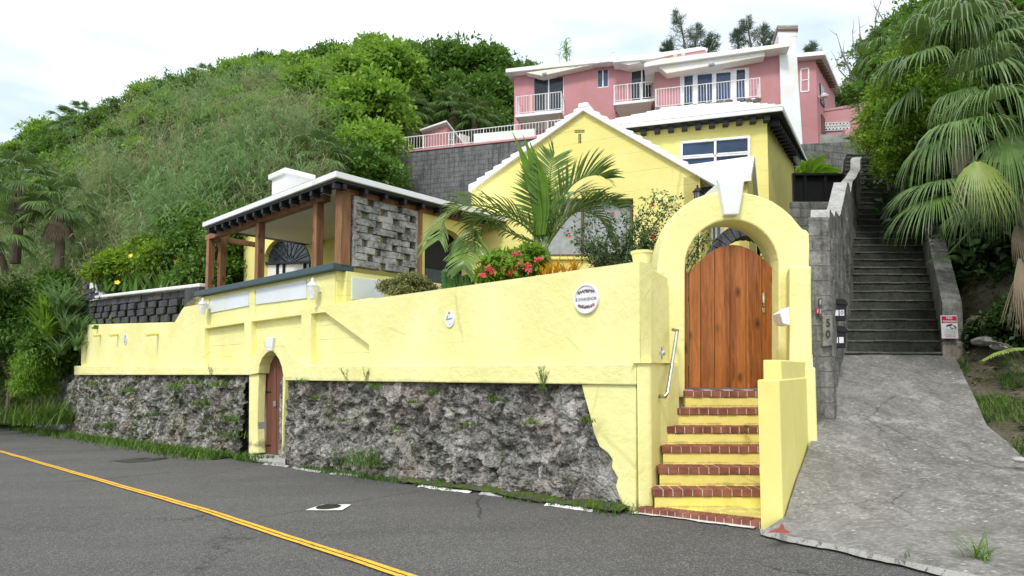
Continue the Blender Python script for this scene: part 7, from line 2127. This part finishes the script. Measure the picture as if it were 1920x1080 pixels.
# tufts and weeds: each its own plant
def tuft(w, n, h, label, mat='grass', wd=.012, sp=.06, group=None, name='grass_tuft', lean=.45):
    B = np.array([tuple(w)] * n) + rng.normal(size=(n, 3)) * np.array([sp, sp, .0])
    V, F = blades(rng, B, rng.uniform(.4, 1, n) * h, wd, lean, .6, nseg=4); return mesh_np(name, V, F, M[mat], label=label, cat='grass tuft', group=group)
tuft(WP.off(.32).at(690, 872), 240, .42, 'thick green grass tuft at the foot of the rock right of the street door', sp=.22)
tuft(WP.off(.30).txz(1150, .0), 90, .2, 'small green tuft at the lower right corner of the rock face', sp=.14)
tuft(P(95, 795, 21.8), 420, 1.2, 'tall arching grass clump beside the road left of the rock face', sp=.45, wd=.03)
tuft(P(35, 790, 23.5), 300, 1.0, 'tall grass clump at the left edge by the road', sp=.5, wd=.03)
tuft(road_at(1836, 1064) + Z3 * .05, 34, .30, 'green grass tuft growing from the drive lip at the bottom right', sp=.03, wd=.011, lean=.8)
tuft(road_at(1706, 1058) + Z3 * .05, 7, .09, 'tiny grass sprig in the drive lip, left of the larger tuft', sp=.02, wd=.006)
tuft(P(1399, 802, 7.05), 40, .05, 'little green tuft growing on the third brick step', sp=.03, wd=.008, lean=.9)
for i, (px, py) in enumerate(((775, 756), (927, 752), (700, 728), (589, 748), (566, 716), (1000, 795), (812, 740), (880, 800), (1100, 792), (740, 806), (640, 790))):
    tuft(WP.off(.28).at(px, py), 46, .11, 'small green weed sprouting from the rock face right of the street door', sp=.05, wd=.012, group='weeds in the right rock face', lean=1.0)
for i, (px, py) in enumerate(((175, 722), (240, 735), (330, 730), (380, 760), (430, 790), (290, 780), (410, 725), (200, 800), (440, 820), (360, 720))):
    tuft(WP.off(.30).at(px, py), 60, .22, 'green weed sprouting from the mossy rock face left of the street door', sp=.12, wd=.02, group='weeds in the left rock face', lean=1.0)
def weed(px, py, h, n, label, off=.20):
    w = WP.off(off).at(px, py); mb = MB(); rn = random.Random(int(px))
    for _ in range(n):
        e = w + Vector((rn.uniform(-.10, .10), rn.uniform(-.05, .05), h * rn.uniform(.5, 1))); mb.tube([w + Vector((rn.uniform(-.05, .05), 0, -.05)), w.lerp(e, .5), e], [.003, .0025, .0015], 4)
        for _k in range(9):
            f = rn.uniform(.35, 1); p = w.lerp(e, f); mb.tube([p, p + Vector((rn.uniform(-.03, .03), rn.uniform(-.02, .02), rn.uniform(.01, .04)))], [.003, .001], 3)
    mb.build('wall_weed', M['leaf_mid'], None, label=label, cat='weed')
weed(1018, 722, .26, 12, 'spindly weed growing up over the ledge, right of the oval plaque')
weed(686, 712, .22, 7, 'spindly weed on the ledge right of the street door, farther one')
weed(648, 708, .16, 4, 'spindly weed on the ledge nearest the right side of the street door')
weed(395, 703, .30, 6, 'thin weed on the ledge left of the street door')
# banana plant
ba = thing('banana_plant', 'bright green banana plant behind the black fence panels', 'plant', tuple(P(1530, 345, 16.2)))
ps = []
for (bx, by, tx, ty, L_, w_) in ((1520, 335, 1546, 288, 1, .13), (1518, 335, 1520, 292, 1, .10), (1515, 335, 1502, 300, 1, .10), (1525, 338, 1578, 318, 1, .13), (1522, 338, 1560, 308, 1, .12), (1515, 338, 1500, 322, 1, .10), (1530, 340, 1585, 330, 1, .10), (1552, 360, 1566, 352, 1, .09), (1500, 335, 1495, 312, 1, .1)):
    a, b = P(bx, by, 16.0), P(tx, ty, 15.7); d = (b - a).normalized(); s_ = d.cross(Vector((0, 1, .3))).normalized(); V, F = [], []
    for k in range(9):
        f = k / 8; p = a.lerp(b, f) + Z3 * .10 * math.sin(math.pi * f); w = w_ * math.sin(math.pi * min(1, .06 + f * .94)) ** .6
        V += [tuple(p - s_ * w + Z3 * -.02), tuple(p + Vector((0, .02, .02))), tuple(p + s_ * w - Z3 * .02)]
    for k in range(8): q = 3 * k; F += [(q, q + 1, q + 4, q + 3), (q + 1, q + 2, q + 5, q + 4)]
    ps.append((np.array(V), np.array(F)))
V, F = merge(ps); mesh_np('leaves', V, F, M['banana'], ba)
MB().tube([P(1522, 385, 16.1), P(1521, 330, 16.1)], [.09, .05], 8).build('trunk', M['leaf_bright'], ba)
# verge right of the drive
B = []
for _ in range(11000):
    a, b = abs(rng.normal(0, 1.6)) + .02, rng.uniform(5.8, 9.9)
    if noise.noise(Vector((a * 1.4, b * 1.4, 2))) < -.12: continue
    B.append(bank_f(a, b))
B = np.array(B); V, F = blades(rng, B, rng.uniform(.04, .18, len(B)), .010, .6, .6); mesh_np('bank_grass', V, F, M['grass'], label='short grass and weeds on the bank right of the concrete drive', cat='grass', kind='stuff')
B = []
for _ in range(1800):
    B.append(bank_f(rng.uniform(0, 5), rng.uniform(7, 16)))
B = np.array(B) + np.array([0, 0, .03]); n = len(B)
V, F = leaf_quads(B, rng.normal(size=(n, 3)) * np.array([1, 1, .15]), np.tile([0, 0, 1.0], (n, 1)) + rng.normal(size=(n, 3)) * .3, rng.uniform(.05, .16, n), rng.uniform(.02, .06, n)); mesh_np('leaf_litter', V, F, M['dry_dark'], label='brown dead leaves littering the shaded bank right of the stairs', cat='leaf litter', kind='stuff')
shrub('shade_plants', 'dark leafy ground plants on the shaded bank right of the stair parapet', [(1885, 625, 9.6, .5, .3), (1930, 600, 9.2, .6, .4), (1860, 480, 12.2, .6, .5), (1850, 560, 11.5, .4, .4)], 'leaf_dark', L=.10, seed=90, clumps=34, per=10)
fe = P(1842, 668, 7.4); ps = []
V, F = frond(rr, [P(1925, 655, 7.3), P(1900, 655, 7.25), P(1870, 662, 7.2), P(1842, 676, 7.2)], 30, .085, .02, .5, .2); mesh_np('fern_sprig', V, F, M['palm_yellow'], label='yellow-green fern-like sprig at the right edge above the verge', cat='plant')
for px, py, d, r_, lb in ((1845, 640, 9.3, .12, 'grey boulder on the bank below the dark trees, larger'), (1875, 650, 9.1, .09, 'pale flat stone on the bank near the right edge'), (1912, 862, 6.4, .05, 'small white stone on the verge at the right edge')):
    w = P(px, py, d); rn = random.Random(int(px)); import bmesh
    bm = bmesh.new(); bmesh.ops.create_icosphere(bm, subdivisions=3, radius=r_)
    vs = [v.co * (1 + .25 * noise.noise(v.co * 12)) for v in bm.verts]; vs = [Vector((v.x * 1.5, v.y, v.z * .6)) + w for v in vs]; fs = [tuple(v.index for v in f.verts) for f in bm.faces]; bm.free()
    MB().add(vs, fs).build('boulder', M['stone_side' if r_ > .1 else 'cap_grey'], None, label=lb, cat='stone')
# dark resurfaced patch and gritty shoulder on the road
def patch_f(a, b):
    s_, q = a, b
    w = .12 * frac((a * .8, b * .8, 0), 9, 3)
    x, y, z = sq(a + w, b + w); return (x, y, z + .006 + .008 * frac((x * .7, y * .7, 0), 3, 3))
v0 = road_at(190, 866); v1 = road_at(350, 858)
tp = NT('asphalt_patch')
tp.done(tp.mix(tp.ramp(tp.noise(120, 2, .6), .4, .65), (0.030, 0.029, 0.029), (0.07, 0.068, 0.066)), .8, tp.bump(tp.noise(150, 2), .5, .006), .3)
s0_, s1_ = sof(v1), sof(v0); q0_ = qof(road_at(270, 866))
sheet('road_patch', patch_f, list(np.linspace(s0_, s1_, 30)), list(np.linspace(q0_ - .30, q0_ + .34, 10)), tp.m)
